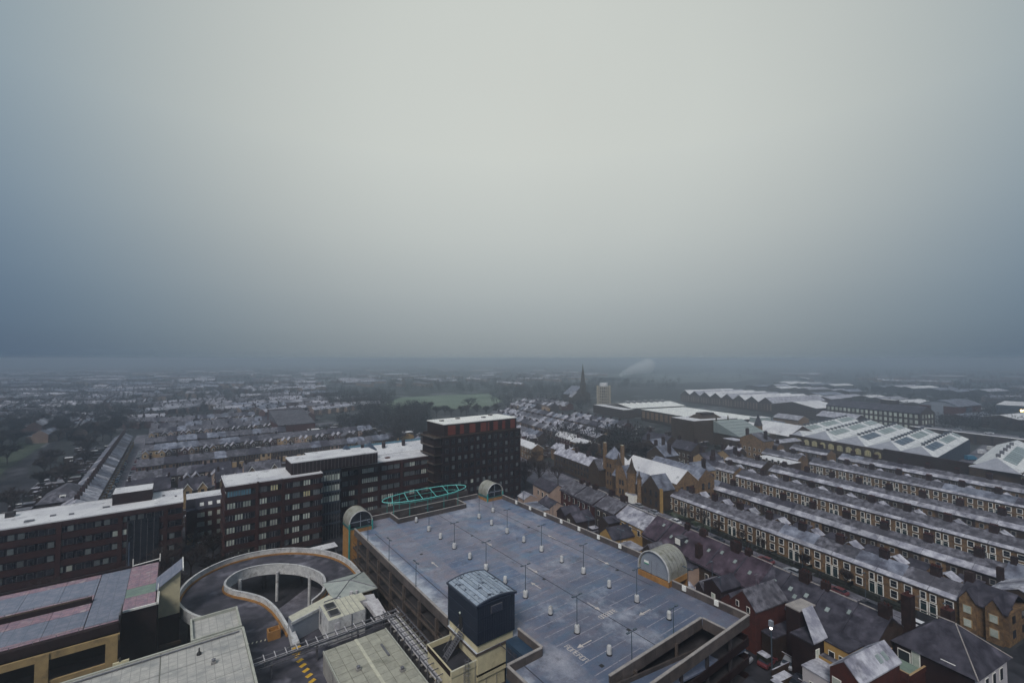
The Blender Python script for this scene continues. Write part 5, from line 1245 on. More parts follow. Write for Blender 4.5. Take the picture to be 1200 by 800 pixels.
for key, st_, n0, t0, cnt, nm in ROWS:
    for i in range(cnt):
        dt = 131.0 if False else 0
        rf = rc.choice(['frost_slate'] * 6 + ['frost_blue', 'slate_dark']) if i % 2 == 0 or i == 0 else rf; wl = 'stone' if st_ == 'f' else rc.choice(['stone_dark', 'stone_dark', 'brick_brown', 'stone'])
        cottage(st_, 'sandstone cottage %s from the near end of the %s' % (ORD[i], nm), n0, t0 + i * 4.8, bool(i % 2), 'stone cottages in parallel terraces', wl, rf)
# corner block closing the first terrace
CBK = thing('corner_house', 'sandstone corner house with twin gables closing the near end of the front terrace', 'house', 128, 41, FT)
MB().box(123.4, 133, 37.0, 44.3, 0, 6.0, 'stone').build('wall', CBK); MB().roof(123.4, 133, 37.0, 44.3, 6.0, 8.6, 'y', 'slate_dark', over=.3).build('roof', CBK)
for y in (37.6, 41.4):
    MB().box(122.6, 124, y, y + 2.4, 0, 6.4, 'stone').tri_prism(122.6, 127, y, y + 2.4, 6.4, 8.3, 'x', 'stone').build('gable', CBK); MB().roof(122.4, 127, y, y + 2.4, 6.4, 8.35, 'x', 'slate_dark', over=.2, th=.15).build('gable_roof', CBK)
    for z in (1.3, 4.0): 
        q = MB().box(122.53, 122.6, y + .5, y + 1.9, z - .1, z + 1.5, 'stone_pale').build('window', CBK); MB().box(122.48, 122.53, y + .65, y + 1.75, z, z + 1.4, 'blind').build('pane', q)
MB().box(127.5, 128.6, 43.2, 44.6, 6, 10.4, 'chimney').build('chimney', CBK)
for x in (125, 129.5):
    for z in (1.3, 4.0): MB().box(x, x + 1.3, 36.92, 37.0, z, z + 1.4, 'window_glass').build('window', CBK)
for k, (n0, n1, t0, t1, ez, rz_, ax, wl, rf, lab) in enumerate((
    (133.3, 143.5, 33.5, 43.2, 5.6, 8.2, 'x', 'stone_dark', 'frost_slate_light', 'long low snowy roofed stone house at the right edge behind the corner house'),
    (146, 152.8, 34, 44.2, 5.4, 8.0, 'y', 'shed_clad', 'frost_blue', 'blue grey end gabled house at the right edge of the second terrace'),
    (152.9, 160, 30, 41, 6, 9, 'y', 'stone_pale', 'frost_slate', 'pale stone villa at the right edge of the picture'),)):
    o = thing('stone_house', lab, 'house', n0, t0, FT); MB().box(n0, n1, t0, t1, 0, ez, wl).tri_prism(n0, n1, t0, t1, ez, rz_, ax, wl).build('wall', o); MB().roof(n0, n1, t0, t1, ez, rz_, ax, rf, over=.35, goff=.2).build('roof', o)
    MB().box((n0 + n1) / 2 - .5, (n0 + n1) / 2 + .5, t1 - 1.2, t1 - .2, rz_ - 1, rz_ + 1.6, 'chimney').build('chimney', o)
    for j in range(2): MB().box(n0 - .08, n0, t0 + 1.5 + 3 * j, t0 + 2.7 + 3 * j, 3.2, 4.6, 'white_paint').build('window', o)
# streets
def sheet(name, x0, x1, y0, y1, m, z, fr=FT): return struct(name, MB().box(x0, x1, y0, y1, 0, z, m), fr)
sheet('high_street', 101.5, 116.5, 20, 270, 'road_frost', .012); sheet('pavement', 99.2, 101.4, 41, 139, 'pavement', .13); sheet('pavement', 116.6, 119.0, 44, 131, 'road_frost', .13)
sheet('cottage_street', 154.5, 164.5, 25, 131, 'asphalt', .013); sheet('cottage_street', 200, 215.2, 25, 131, 'asphalt', .015); sheet('cottage_street', 252.5, 262, 25, 190, 'asphalt', .014)
sheet('cross_street', 119.5, 262, 131.2, 134.0, 'road_frost', .017); sheet('junction', 99, 175, 26, 36.5, 'asphalt', .018)
sheet('lawn', 117.2, 123.4, 103, 131, 'lawn', .022); sheet('park_lane', 95, 101.4, 140, 270, 'road_frost', .016)
for i in range(8):
    o = solo('hedge', MB().box(119.2, 120.6, 50 + i * 6.6, 55.4 + i * 6.6, 0, 1.3, 'hedge'), 'dark clipped hedge %s from the near end along the front gardens' % ORD[i], 'hedge', 120, 52 + i * 6.6, FT, 'hedges along the front gardens')
for i, (n, t, h) in enumerate(((119, 104, 8), (118.5, 98, 7), (119, 84, 6), (118, 72, 6.5), (119.4, 63, 5.5), (119, 112, 7), (101, 86, 5), (118.6, 90, 6))):
    tree('bare street tree before the front cottages, %s in the hedge line' % ORD[i], n, t, FT, h=h, k=i, w=.9, group='bare street trees by the cottages')
for i in range(12):
    c = rc.choice(cc); t = 40 + i * 8.2 + rc.uniform(-2, 2)
    if t > 131: continue
    car(c, '%s car parked %s from the near end beside the front hedges' % (CN_[c], ORD[i]), 115.6, t, FT, group='cars along the high street')
# ---------------------------------------------------------------- shops between the car park and the high street
def bld(lab, n0, n1, t0, t1, ez, rz_, ax, wl, rf, at=.5, name='brick_building', fr=FT, chim=(), wins=(), sky=(), over=.3, cat='building', m2=None, goff=.12):
    o = thing(name, lab, cat, n0, t0, fr)
    b = MB().box(n0, n1, t0, t1, 0, ez, wl)
    if rz_ > ez:
        b.tri_prism(n0, n1, t0, t1, ez, rz_, ax, wl, at); MB().roof(n0, n1, t0, t1, ez, rz_, ax, rf, over=over, at=at, goff=goff, m2=m2).build('roof', o)
    else:
        MB().box(n0 - .1, n1 + .1, t0 - .1, t1 + .1, ez, ez + .22, rf).build('roof', o)
    b.build('wall', o)
    for (x, y, z0, z1, w_, d) in chim:
        c = MB().box(x - w_ / 2, x + w_ / 2, y - d / 2, y + d / 2, z0, z1, 'chimney', 'brick_dark')
        for j in range(max(2, int(d / .6))): c.tube((x, y - d / 2 + .3 + j * .55, z1), (x, y - d / 2 + .3 + j * .55, z1 + .4), .13, 'brick_red', n=6)
        c.build('chimney', o)
    for (side, u, z, w_, h, m_) in wins:
        if side == 'n': a = ((n0 - .06, n0, u - .1, u + w_ + .1, z - .1, z + h + .1), (n0 - .1, n0 - .06, u, u + w_, z, z + h))
        else: a = ((u - .1, u + w_ + .1, t0 - .06, t0, z - .1, z + h + .1), (u, u + w_, t0 - .1, t0 - .06, z, z + h))
        q = MB().box(*a[0], 'white_paint').build('window', o); MB().box(*a[1], m_).build('pane', q)
    return o
def skylight(o, n, t, z, dz, m='copper_glass'):
    MB().slab([(n - .38, t - .32, z - .35 * dz), (n + .38, t - .32, z + .35 * dz), (n + .38, t + .32, z + .35 * dz), (n - .38, t + .32, z - .35 * dz)], .14, m).build('skylight', o)
g_ = 'window_glass'
S = []
S.append(bld('red brick shop terrace with frosted slate roof, farthest of the shop rears by the deck', 87.2, 99, 120, 139, 8, 10.6, 'y', 'brick_red', 'frost_slate', chim=((93, 134, 9.5, 12, 1.1, 1.9), (93, 126, 9.5, 12, 1.1, 2.3)), wins=[('n', 121.5 + k * 2.9, z, .9, 1.5, g_) for k in range(6) for z in (2.2, 5.4)], m2='slate_dark'))
S.append(bld('buff rear shop building with grey frosted roof next to the red brick terrace', 88, 99, 110.2, 119.8, 7.8, 10.4, 'y', 'stone_dark', 'frost_slate', chim=((93.5, 118, 9.4, 12.2, 1.1, 2.1), (93.5, 112, 9.4, 12.2, 1.2, 2.4)), wins=[('n', 111.5 + k * 2.9, z, .9, 1.4, g_) for k in range(3) for z in (2.2, 5.2)], m2='slate_dark'))
S.append(bld('yellow rendered shop rear under a mauve frosted roof, middle of the shop row', 88.6, 99, 97.5, 110.0, 7.2, 10.0, 'y', 'yellow_render', 'frost_slate_light', wins=[('n', 99.5 + k * 3.4, 4.8, .9, 1.5, g_) for k in range(3)], m2='slate_dark'))
S.append(bld('broad plum slate roofed building directly behind the large stair hood', 87.5, 99, 80.5, 97.3, 6.6, 10.6, 'y', 'stone_dark', 'slate_plum', chim=((93.2, 81.5, 9.5, 12, 1.1, 1.8),), wins=[('n', 83, 3.5, .9, 1.4, 'blind_warm')], m2='slate_plum'))
S.append(bld('plum slate roofed shop with skylights and tall chimney right of the stair hood', 87, 99, 63.5, 80.3, 6.6, 10.6, 'y', 'stone_dark', 'slate_plum', chim=((92.8, 72, 9.4, 12.6, 1.2, 2.2), (88.2, 78.6, 6.6, 10.4, 1.2, 1.3)), wins=[('n', 75, 3.6, .8, 1.3, g_)], m2='slate_plum'))
S.append(bld('long dark slate roofed shop with roof windows, near end of the row', 87, 99, 42.2, 63.3, 6.6, 10.4, 'y', 'brick_brown', 'slate_dark', chim=((93, 56.5, 9.2, 12.4, 1.3, 1.9), (93, 43, 9, 12.4, 1.3, 1.6)), wins=[('n', 49.6, 3.9, 1.0, 1.6, g_), ('n', 47, .8, 1.0, 1.6, g_)], m2='slate_dark'))
for o, L_ in ((S[3], ((89.9, 84, 8.3), (91.2, 93, 0), (89.4, 88.6, 0))), (S[4], ((90.2, 77.5, 8.6), (90.4, 70.5, 8.8), (89.6, 66.3, 8.3), (91.0, 74.4, 0))), (S[5], ((90.2, 61.2, 8.5), (90.2, 57.8, 8.5), (90.3, 54.8, 8.5), (89.6, 50.6, 8.1), (90.8, 47.5, 0), (89.2, 56.4, 0)))):
    for n, t, z in L_: skylight(o, n, t, 6.6 + (n - 87) / 6 * (4.0 if o is not S[5] else 3.8) + .24, .66)
o = S[3]; MB().box(88.4, 91, 84.4, 86.4, 7.4, 9.6, 'slate_dark', 'frost_slate').build('dormer', o); MB().box(88.28, 88.4, 84.6, 86.2, 7.9, 9.3, 'white_paint').build('dormer_window', o)
for o, ts in ((S[0], (130.2,)), (S[3], (86.3, 91.2)), (S[4], (68.9, 75.4)), (S[5], (47.0, 52.6, 59.3))):
    for t in ts:
        ez, rz_ = (8, 10.6) if o is S[0] else (6.6, 10.5) if o in (S[3], S[4], S[5]) else (7.4, 10.2)
        mb = MB(); mb.slab([(87.0, t, ez + .1), (93.2, t, rz_ + .15), (93.2, t + .28, rz_ + .15), (87.0, t + .28, ez + .1)], .32, 'slate_dark'); mb.slab([(93.2, t, rz_ + .15), (99.2, t, ez + .1), (99.2, t + .28, ez + .1), (93.2, t + .28, rz_ + .15)], .32, 'slate_dark'); mb.build('party_wall_coping', o)
        if o in S[3:] and int(t) % 2: continue
        c = MB().box(92.6, 93.6, t - .6, t + .8, rz_ - .8, rz_ + 1.4, 'chimney')
        for j in range(3): c.tube((93.1, t - .4 + j * .5, rz_ + 1.4), (93.1, t - .4 + j * .5, rz_ + 1.8), .12, 'brick_red')
        c.build('chimney', o)
for o, a, b, zz in ((S[0], 120, 139, 10.82), (S[1], 110.2, 119.8, 10.62), (S[2], 97.5, 110, 10.22), (S[3], 80.5, 97.3, 10.82), (S[4], 63.5, 80.3, 10.82), (S[5], 42.2, 63.3, 10.62)):
    MB().box(93.0, 93.25, a, b, zz - .05, zz + .12, 'coping').build('ridge_tiles', o)
    MB().box(86.5, 86.7, a, b, 6.3 if o in S[3:] else 7.1 if o is S[2] else 7.75, 6.42 if o in S[3:] else 7.25 if o is S[2] else 7.9, 'slate_dark').build('gutter', o)
# low flat roofs on the street side
for k, (n0, n1, t0, t1, h, rf, lab) in enumerate(((99.2, 103.5, 96, 106, 4.6, 'snow', 'low shopfront extension with bright snowy roof beyond the mauve roof'), (99.2, 104.0, 88, 95.6, 4.2, 'snow', 'low flat snowy roofed shopfront left of the small lean-to'), (99.2, 103.6, 80, 86.5, 4.4, 'frost_slate_light', 'low frosted lean-to shopfront beyond the plum roofs'),
        (99.2, 104.5, 66, 73, 4.0, 'frost_slate', 'low dark edged shopfront with frosted roof and pale kerb'), (99.2, 105, 55, 62, 4.4, 'frost_slate_light', 'small snowy roofed kiosk block by the street lamp'), (99.2, 103.5, 44.5, 50.5, 4.2, 'slate_dark', 'dark gabled porch block facing the high street'))):
    bld(lab, n0, n1, t0, t1, h, h + (1.8 if k == 5 else 0), 'x', 'stone_dark', rf, name='shopfront_extension', goff=0)
# rear extensions and yards
bld('pinkish cream yard building with pale flat roof beside the far parapet', 70.5, 78.0, 131.5, 141, 4.2, 4.2, 'x', 'pink_render', 'frost_blue', name='yard_building')
bld('cream block with dark frosted hipped roof next to the pinkish yard building', 78.2, 83.6, 131.5, 139, 4.8, 6.3, 'y', 'pink_render', 'slate_dark', name='yard_building', wins=[('n', 134, 2.2, 1, 1.3, g_)])
bld('small pink house with light blue roof in the yards near the far stair hood', 75, 80, 144, 149, 4.5, 5.8, 'y', 'pink_render', 'frost_slate_light', name='yard_building')
bld('cream gabled house with dark roof at the far end of the shop row', 83.5, 90.5, 140.5, 153, 6.8, 9.0, 'y', 'pink_render', 'slate_dark', name='house', cat='house', wins=[('n', 142 + k * 3.2, 4, .9, 1.6, g_) for k in range(3)])
bld('brick outhouse with dark sloping roof behind the red brick shops', 80.5, 87, 126, 130.8, 3.6, 5.6, 'x', 'brick_dark', 'slate_dark', name='outhouse')
bld('brown brick outhouse with blue slate roof and white window above the deck parapet', 79.5, 86.4, 118.0, 124.0, 4.2, 6.2, 'x', 'brick_brown', 'slate_dark', name='outhouse', wins=[('n', 121.5, 2.6, 1.2, 1.2, 'blind')])
bld('yellow painted outhouse with grey lean-to roof above the deck parapet', 80.8, 88.4, 101.8, 107.6, 4.4, 6.6, 'x', 'yellow_render', 'slate_dark', name='outhouse', wins=[('s', 84.5, 2.2, .9, 1.1, g_)])
bld('tall dim brick rear stair block beside the yellow outhouse', 84, 88.4, 107.9, 112.6, 6.4, 7.4, 'x', 'brick_brown', 'slate_dark', name='outhouse')
bld('flat snowy yard roof with pale front just left of the large stair hood', 79.5, 86, 94.5, 100.5, 3.6, 3.6, 'x', 'stone_pale', 'frost_slate_light', name='yard_building', wins=[('n', 96, 1, 3, 1.8, g_)])
bld('low flat roof with kerbed edge behind the yellow outhouse', 86.3, 91, 92.8, 97.2, 4.4, 4.4, 'x', 'stone_dark', 'frost_slate', name='yard_building') if 0 else None
bld('snow covered low shed touching the left side of the stair hood', 76.5, 81.2, 89.0, 93.8, 3.4, 3.4, 'x', 'brick_brown', 'snow', name='shed', cat='shed')
bld('small hut with steep frosted roof left above the large stair hood', 82.5, 87, 87.6, 92.0, 5.0, 7.2, 'x', 'brick_brown', 'frost_slate', name='outhouse')
bld('cream walled rear wing with dark roof right of the stair hood', 82.5, 87, 77.6, 83.0, 5.6, 5.6, 'x', 'pink_render', 'slate_dark', name='outhouse', wins=[('n', 79.5, 3.4, .9, 1.4, g_)])
bld('low shed with purple corrugated frosted roof just right of the large stair hood', 76.3, 81.6, 73.6, 77.6, 3.2, 4.2, 'x', 'brick_dark', 'frost_slate_light', name='shed', cat='shed')
bld('dark brick wing with white coping behind the parapet, left of the barn-like block', 80.8, 86.8, 66.5, 70.8, 6.6, 8.0, 'x', 'brick_dark', 'slate_dark', name='outhouse', wins=[('n', 68, 4, .8, 1.2, 'blind')])
sheet('yard', 60, 87, 90, 160, 'road_frost', .012); sheet('yard_lawn', 76, 80.5, 112.5, 118, 'lawn', .02); sheet('yard', 72, 87, 30, 89.8, 'asphalt', .011); sheet('yard_snow', 75, 80, 119.5, 130.5, 'snow', .02); sheet('yard_snow', 75.5, 79, 107, 112, 'frost_slate_light', .02)
for i, (n, t, z0) in enumerate(((84, 121, 0), (85.5, 116, 0), (86, 73, 0), (81.5, 67.2, 0))):
    o = thing('lamp_column', 'slim grey street lamp among the rear yards, %s from the far end' % ORD[i], 'street lamp', n, t, FT); MB().tube((n, t, 0), (n, t, 9.0), .09, 'lamp_steel', .05).build('pole', o); MB().box(n - .7, n + .1, t - .12, t + .12, 8.95, 9.1, 'lamp_steel').build('lamp_head', o)
# lower right group
BN = bld('tall red brick gabled block with two small windows at the deck corner', 78.0, 87.3, 56.8, 61.8, 8.0, 10.6, 'x', 'brick_red', 'frost_slate', wins=[('n', 57.9, 7.1, .5, .9, g_), ('n', 60.2, 7.3, .5, .9, g_)], name='brick_barn', m2='frost_slate')
MB().slab([(84.6, 57.6, 8.95), (85.9, 57.6, 8.95), (85.9, 58.3, 9.6), (84.6, 58.3, 9.6)], .1, 'snow_bright').build('skylight', BN)
bld('narrow brick stair block with white coping between the barn and the lean-to wing', 82.2, 86.8, 51.2, 53.6, 9.6, 9.6, 'x', 'brick_dark', 'coping', name='stair_block')
WG_ = bld('brick wing with steep pale frosted lean-to roof and tall sash windows', 79.6, 86.8, 47.4, 51.1, 6.6, 6.6, 'x', 'brick_dark', 'slate_dark', name='rear_wing_house', wins=[('s', 80.4, 3.8, .9, 1.8, 'blind'), ('s', 83.5, 3.8, .9, 1.8, 'blind'), ('s', 80.4, 1, .9, 1.6, g_)])
MB().slab([(79.4, 47.1, 6.9), (83.4, 47.1, 6.9), (86.2, 51.2, 9.7), (83.0, 51.2, 9.7)], .2, 'frost_slate_light').build('steep_roof', WG_)
bld('low brown brick shed with sloping edge beside the parked silver car', 79.0, 86.2, 53.8, 56.2, 4.3, 4.3, 'x', 'brick_brown', 'slate_dark', name='shed', cat='shed')
YH = bld('bright yellow rear building with small dark windows in the lower right', 82.4, 86.9, 43.4, 47.2, 6.8, 6.8, 'x', 'yellow_render', 'slate_dark', name='yellow_building', wins=[('n', 44, 4.6, .8, 1.0, g_), ('n', 45.6, 4.6, .8, 1.0, g_), ('s', 84, 3.8, .8, 1.2, g_)])
MB().box(80.9, 82.4, 44.4, 47.2, 0, 4.8, 'yellow_render', 'frost_slate').build('lower_bay', YH)
FL = bld('low white walled annexe with patchy frosted flat roof and dark door', 76.6, 82.2, 42.9, 47.4, 4.1, 4.1, 'x', 'white_render', 'frost_slate_light', name='annexe', wins=[('n', 45.2, .2, 1.0, 2.2, 'black')])
MD = bld('modern red brick building with two pale frosted roof slopes and square windows', 75.9, 87.2, 38.6, 42.7, 7.1, 9.0, 'x', 'brick_red', 'frost_slate_light', wins=[('n', 39.1, 4.2, 1.1, 1.6, 'blind'), ('n', 41.2, 4.2, 1.1, 1.6, 'blind'), ('n', 39.1, 1.2, 1.1, 1.6, 'blind')], name='modern_building', m2='frost_slate_light')
for n in (82.6, 84.2): MB().slab([(n, 39.0, 7.6), (n + 1.0, 39.0, 7.6), (n + 1.0, 39.8, 8.4), (n, 39.8, 8.4)], .16, 'copper_glass').build('skylight', MD)
RT = thing('roof_terrace', 'small railed roof terrace with cream edged brick walls and greenish frost', 'terrace', 88, 39, FT)
MB().box(87.4, 92.7, 37.6, 42.0, 0, 4.6, 'brick_red', 'green_roof').build('deck', RT)
mb = MB(); mb.box(87.2, 87.5, 37.5, 42.1, 4.6, 5.7, 'brick_red', 'stone_pale'); mb.box(87.5, 92.6, 37.4, 37.7, 4.6, 5.4, 'brick_red', 'stone_pale'); mb.box(87.5, 92.6, 41.9, 42.15, 4.6, 5.7, 'brick_red', 'stone_pale'); mb.build('parapet', RT)
SH = thing('slate_house', 'large house with broad dark hipped slate roof and white rendered side at the lower right', 'house', 98, 36, FT)
mb = MB(); mb.box(92.8, 104.0, 31.6, 41.6, 0, 7.0, 'white_render'); mb.build('wall', SH); MB().box(92.7, 92.8, 31.7, 41.6, 0, 6.9, 'brick_dark').build('rear_wall', SH)
MB().hip(92.8, 104.0, 31.6, 41.6, 7.0, 11.6, 'slate_dark', over=.5, ins=4.6, axis='y').build('roof', SH)
mb = MB(); mb.tube((98.4, 41.9, 11.6), (98.4, 35.8, 11.62), .1, 'coping'); mb.tube((98.4, 35.7, 11.6), (92.3, 31.1, 7.05), .09, 'coping'); mb.tube((98.4, 35.7, 11.6), (104.5, 31.1, 7.05), .09, 'coping'); mb.build('ridge_tiles', SH)
for n, t, h in ((97.6, 41.8, 13.6), (101.8, 38.0, 12.0)):
    c = MB().box(n - .8, n + .8, t - .8, t + .6, 6.5, h, 'chimney', 'brick_red')
    for j in range(3): c.tube((n - .4 + j * .4, t, h), (n - .4 + j * .4, t, h + .5), .15, 'brick_red')
    c.build('chimney', SH)
MB().slab([(92.9, 33.9, 7.3), (94.1, 33.9, 8.1), (94.1, 35.7, 8.1), (92.9, 35.7, 7.3)], .16, 'snow_bright').build('skylight', SH)
for side, u, z, w_, h, m_ in (('n', 39.6, 4.6, 1.5, 1.5, g_), ('n', 38.3, 4.6, .9, 2.1, 'blind'), ('s', 96.0, 4.2, .9, 1.7, g_), ('s', 101.2, 4.2, .9, 1.7, g_), ('s', 93.6, 3.6, .8, 1.3, g_), ('s', 98.6, 4.2, .9, 1.7, g_)):
    a = ((92.6, 92.7, u - .12, u + w_ + .12, z - .12, z + h + .12), (92.56, 92.6, u, u + w_, z, z + h)) if side == 'n' else ((u - .12, u + w_ + .12, 31.54, 31.6, z - .12, z + h + .12), (u, u + w_, 31.5, 31.54, z, z + h))
    q = MB().box(*a[0], 'white_paint').build('window', SH); MB().box(*a[1], m_).build('pane', q)
car('car_silver', 'silver estate car parked in the yard below the brown brick shed', 80.9, 52.4, FT, rz=R(-70)); car('car_red', 'dark red car parked under the lamp at the right car park wall', 77.6, 54.2, FT, rz=R(-80))
for i, (n, t, c) in enumerate(((79.0, 46.5 + 2.5, 'car_dark'),)): pass
o = thing('yard_lamp', 'tall grey lamp post with glowing globe at the right of the car park corner', 'street lamp', 77.3, 53.2, FT); MB().tube((77.3, 53.2, 0), (77.3, 53.2, 7.2), .1, 'lamp_steel').build('pole', o)
MB().box(77.0, 77.6, 52.9, 53.5, 7.3, 8.3, 'grey_panel').build('camera_box', o); MB().lathe(77.3, 53.2, [(.1, 6.75), (.22, 6.9), (.22, 7.05), (.1, 7.2)], 'white_glow', 8).build('lamp_globe', o)
# low building edge at the bottom
bld('flat roofed block with pale coping at the very bottom edge beside the car park', 60, 68, 22, 33, 8.4, 8.4, 'x', 'brick_dark', 'asphalt', fr=F0, name='low_block')

# ================================================================== stone institute with towers
MI = thing('stone_institute', 'large gothic sandstone institute with snowy roofs, corner tower and spired turret', 'institute', 128, 138, FT)
def gb(T, n0, n1, t0, t1, ez, rz_, ax, wl, rf, nm='wing', at=.5, over=.25):
    w_ = MB().box(n0, n1, t0, t1, 0, ez, wl).tri_prism(n0, n1, t0, t1, ez, rz_, ax, wl, at).build(nm, T)
    r_ = MB().roof(n0, n1, t0, t1, ez, rz_, ax, rf, over=over, at=at, th=.2).build(nm + '_roof', T); return w_
gb(MI, 125.8, 136.6, 121.5, 151, 9.5, 13.6, 'y', 'stone', 'snow', 'hall'); gb(MI, 136.8, 145.2, 121.6, 148, 9.5, 13.0, 'y', 'stone', 'frost_blue', 'rear_hall')
gb(MI, 118.5, 125.7, 122.5, 131.5, 7.6, 12.0, 'x', 'stone_dark', 'frost_blue', 'front_wing'); gb(MI, 119.5, 125.7, 132.0, 150.5, 7.0, 10.6, 'y', 'stone_dark', 'frost_blue', 'street_wing')
MB().box(120.5, 126.0, 151.2, 156.2, 0, 13.0, 'stone').build('corner_tower', MI); MB().hip(120.5, 126.0, 151.2, 156.2, 13.0, 17.4, 'frost_blue', over=.3, ins=2.8).build('tower_roof', MI)
for n, t, h in ((120.6, 156.6, 19.0), (125.2, 150.8, 18.4)): MB().box(n - .6, n + .6, t - .6, t + .6, 8, h, 'stone', 'pale_strip').build('chimney', MI)
for n, t, r, h, hs in ((118.6, 137.5, 1.7, 10.5, 16.4), (119.4, 146.2, 1.3, 11.5, 16.6), (118.0, 132.6, .8, 9.5, 12.6)):
    MB().lathe(n, t, [(r * 1.15, 0), (r * 1.15, 2), (r, 2.2), (r, h), (r * 1.2, h + .1), (r * 1.2, h + .4)], 'stone', 8).build('turret', MI); MB().lathe(n, t, [(r * 1.2, h + .4), (r * .5, (h + hs) / 2 - .3), (.08, hs)], 'stone_dark', 8).build('turret_spire', MI)
gb(MI, 117.6, 122, 139.5, 144.5, 8.6, 12.4, 'x', 'stone', 'frost_blue', 'entrance_gable')
for t in (123.8, 126.6, 129.4, 134.5, 141.0, 142.7, 147.8):
    for z in (1.6, 5.0): MB().box((118.4 if t < 132 else 117.5 if 139 < t < 145 else 119.4) - .06, (118.4 if t < 132 else 117.5 if 139 < t < 145 else 119.4) + .02, t, t + .9, z, z + 1.9, 'window_glass').build('window', MI)
for n in (127.6, 130.4, 133.2, 138.6, 141.6):
    for z in (2.0, 5.8): MB().box(n, n + 1.1, 121.42, 121.5, z, z + 2.3, 'window_glass').build('window', MI)
for z in (2, 5.5, 9): 
    for t in (152.4, 154.3): MB().box(120.42, 120.5, t, t + .8, z, z + 1.6, 'window_glass').build('window', MI)
MB().box(118.3, 118.45, 120.9, 122.4, 0, 8.6, 'yellow_render').build('lit_buttress', MI); MB().box(116.2, 118.4, 133.5, 138.5, 0, 3.2, 'white_paint', 'frost_slate_light').build('porch', MI)  # yellow on the buttress stands in for light falling on it
# long stone office left of it
LS = thing('long_stone_block', 'long low sandstone block with snowy roof and chimneys beyond the shop row', 'building', 120, 165, FT)
gb(LS, 119, 127, 159, 196, 7.2, 10.2, 'y', 'stone_dark', 'frost_slate_light', 'range'); gb(LS, 127.2, 138, 160, 172, 7.0, 10.0, 'x', 'stone_dark', 'snow', 'rear_range')
gb(LS, 118.2, 128, 158, 165, 7.2, 11, 'x', 'stone_dark', 'frost_slate', 'end_gable')
for t in (163, 172, 181, 190): MB().box(122.3, 123.7, t - 1, t + 1, 8.5, 12.4, 'chimney').build('chimney', LS)
for t in range(12): MB().box(118.94, 119.0, 166.5 + t * 2.4, 167.5 + t * 2.4, 1.5, 3.2, 'window_glass').build('window', LS); MB().box(118.94, 119.0, 166.5 + t * 2.4, 167.5 + t * 2.4, 4.3, 6.0, 'window_glass').build('window', LS)
K = [(115, 122, 212, 240, 6.6, 8.8, 'y', 'stone', 'snow', 'buff block with bright snowy roof just right of the tower'), (146, 155, 205, 222, 6.8, 8.6, 'y', 'stone', 'snow', 'buff two storey block with snowy roof left of the tree clump'),
     (150, 158, 224, 246, 6.2, 8.8, 'y', 'brick_red', 'snow', 'red brick block with wide snowy roof behind the buff blocks'), (165, 175, 222, 244, 7.2, 9, 'y', 'stone_dark', 'frost_slate_light', 'dim stone block with sloping pale roof above the tree clump'),
     (128, 136, 198, 214, 6, 8.4, 'y', 'stone', 'frost_slate_light', 'buff low house behind the bare street trees'),
     (162, 171, 164, 176, 7.5, 11.5, 'x', 'stone_dark', 'frost_blue', 'gabled villa with blue grey roof behind the institute'), (170, 179, 176, 190, 8, 12, 'x', 'stone_dark', 'frost_blue', 'steep gabled villa with half timbered front behind the institute'),
     (182, 192, 166, 180, 8, 11.5, 'y', 'stone_dark', 'slate_dark', 'dark slate roofed school house beside the villas'), (184, 194, 186, 204, 8, 12, 'y', 'stone_dark', 'slate_dark', 'dark patchy roofed school range left of the hall'),
     (157, 168, 140, 150, 6, 9, 'x', 'stone_pale', 'frost_blue', 'cream stone villa with small gables left of the third terrace'), (175, 186, 150, 160, 6.4, 9.6, 'x', 'stone_pale', 'slate_dark', 'pale stone twin gabled house among the cottages'),
     (194, 203, 152, 162, 6.2, 9, 'x', 'stone_pale', 'slate_dark', 'golden stone gabled house below the school hall'), (206, 213, 158, 166, 6.0, 8.6, 'y', 'stone_dark', 'frost_slate_light', 'plain stone house beside the golden gabled house'),
     (229, 238, 160, 174, 10, 13.2, 'x', 'stone', 'frost_slate', 'tall three storey stone house with twin gables before the works'), (240, 247, 160, 176, 6, 7.6, 'y', 'stone', 'frost_slate', 'lower stone house beside the tall twin gabled house'),
     (211, 220, 134.5, 152, 5, 5, 'y', 'stone_dark', 'snow', 'row of flat snowy garages between the short cottage blocks')]
for n0, n1, t0, t1, ez, rz_, ax, wl, rf, lab in K:
    o = bld(lab, n0, n1, t0, t1, ez, rz_, ax, wl, rf, name='stone_house', cat='house', chim=(((n0 + n1) / 2, t0 + 1.5, ez, rz_ + 2.0, 1.0, 1.6), ((n0 + n1) / 2, t1 - 1.5, ez, rz_ + 2.0, 1.0, 1.6)) if rz_ > ez else (), wins=[('n', t0 + 1.6 + 3 * k, z, 1, 1.5, g_) for k in range(int((t1 - t0 - 2) / 3)) for z in (1.2, 4.3)])
for i, (n, t, h) in enumerate(((96, 170, 12), (92, 176, 11), (100, 178, 11), (104, 168, 9), (88, 168, 10), (110, 200, 10), (98, 186, 10))): tree('tall bare tree between the dark tower and the shop row, %s of the clump' % ORD[i], n, t, FT, h=h * 1.15, k=i % 3, w=1.15, group='bare trees right of the tower')
for i in range(15): tree('bare tree in the brown clump behind the institute, %s from the left' % ORD[i], 140 + i * 2.6 + rc.uniform(-3, 3), 205 - i * 2.0 + rc.uniform(-7, 7), FT, h=rc.uniform(9, 13), k=3 + i % 2, w=1.2, group='bare trees behind the institute')
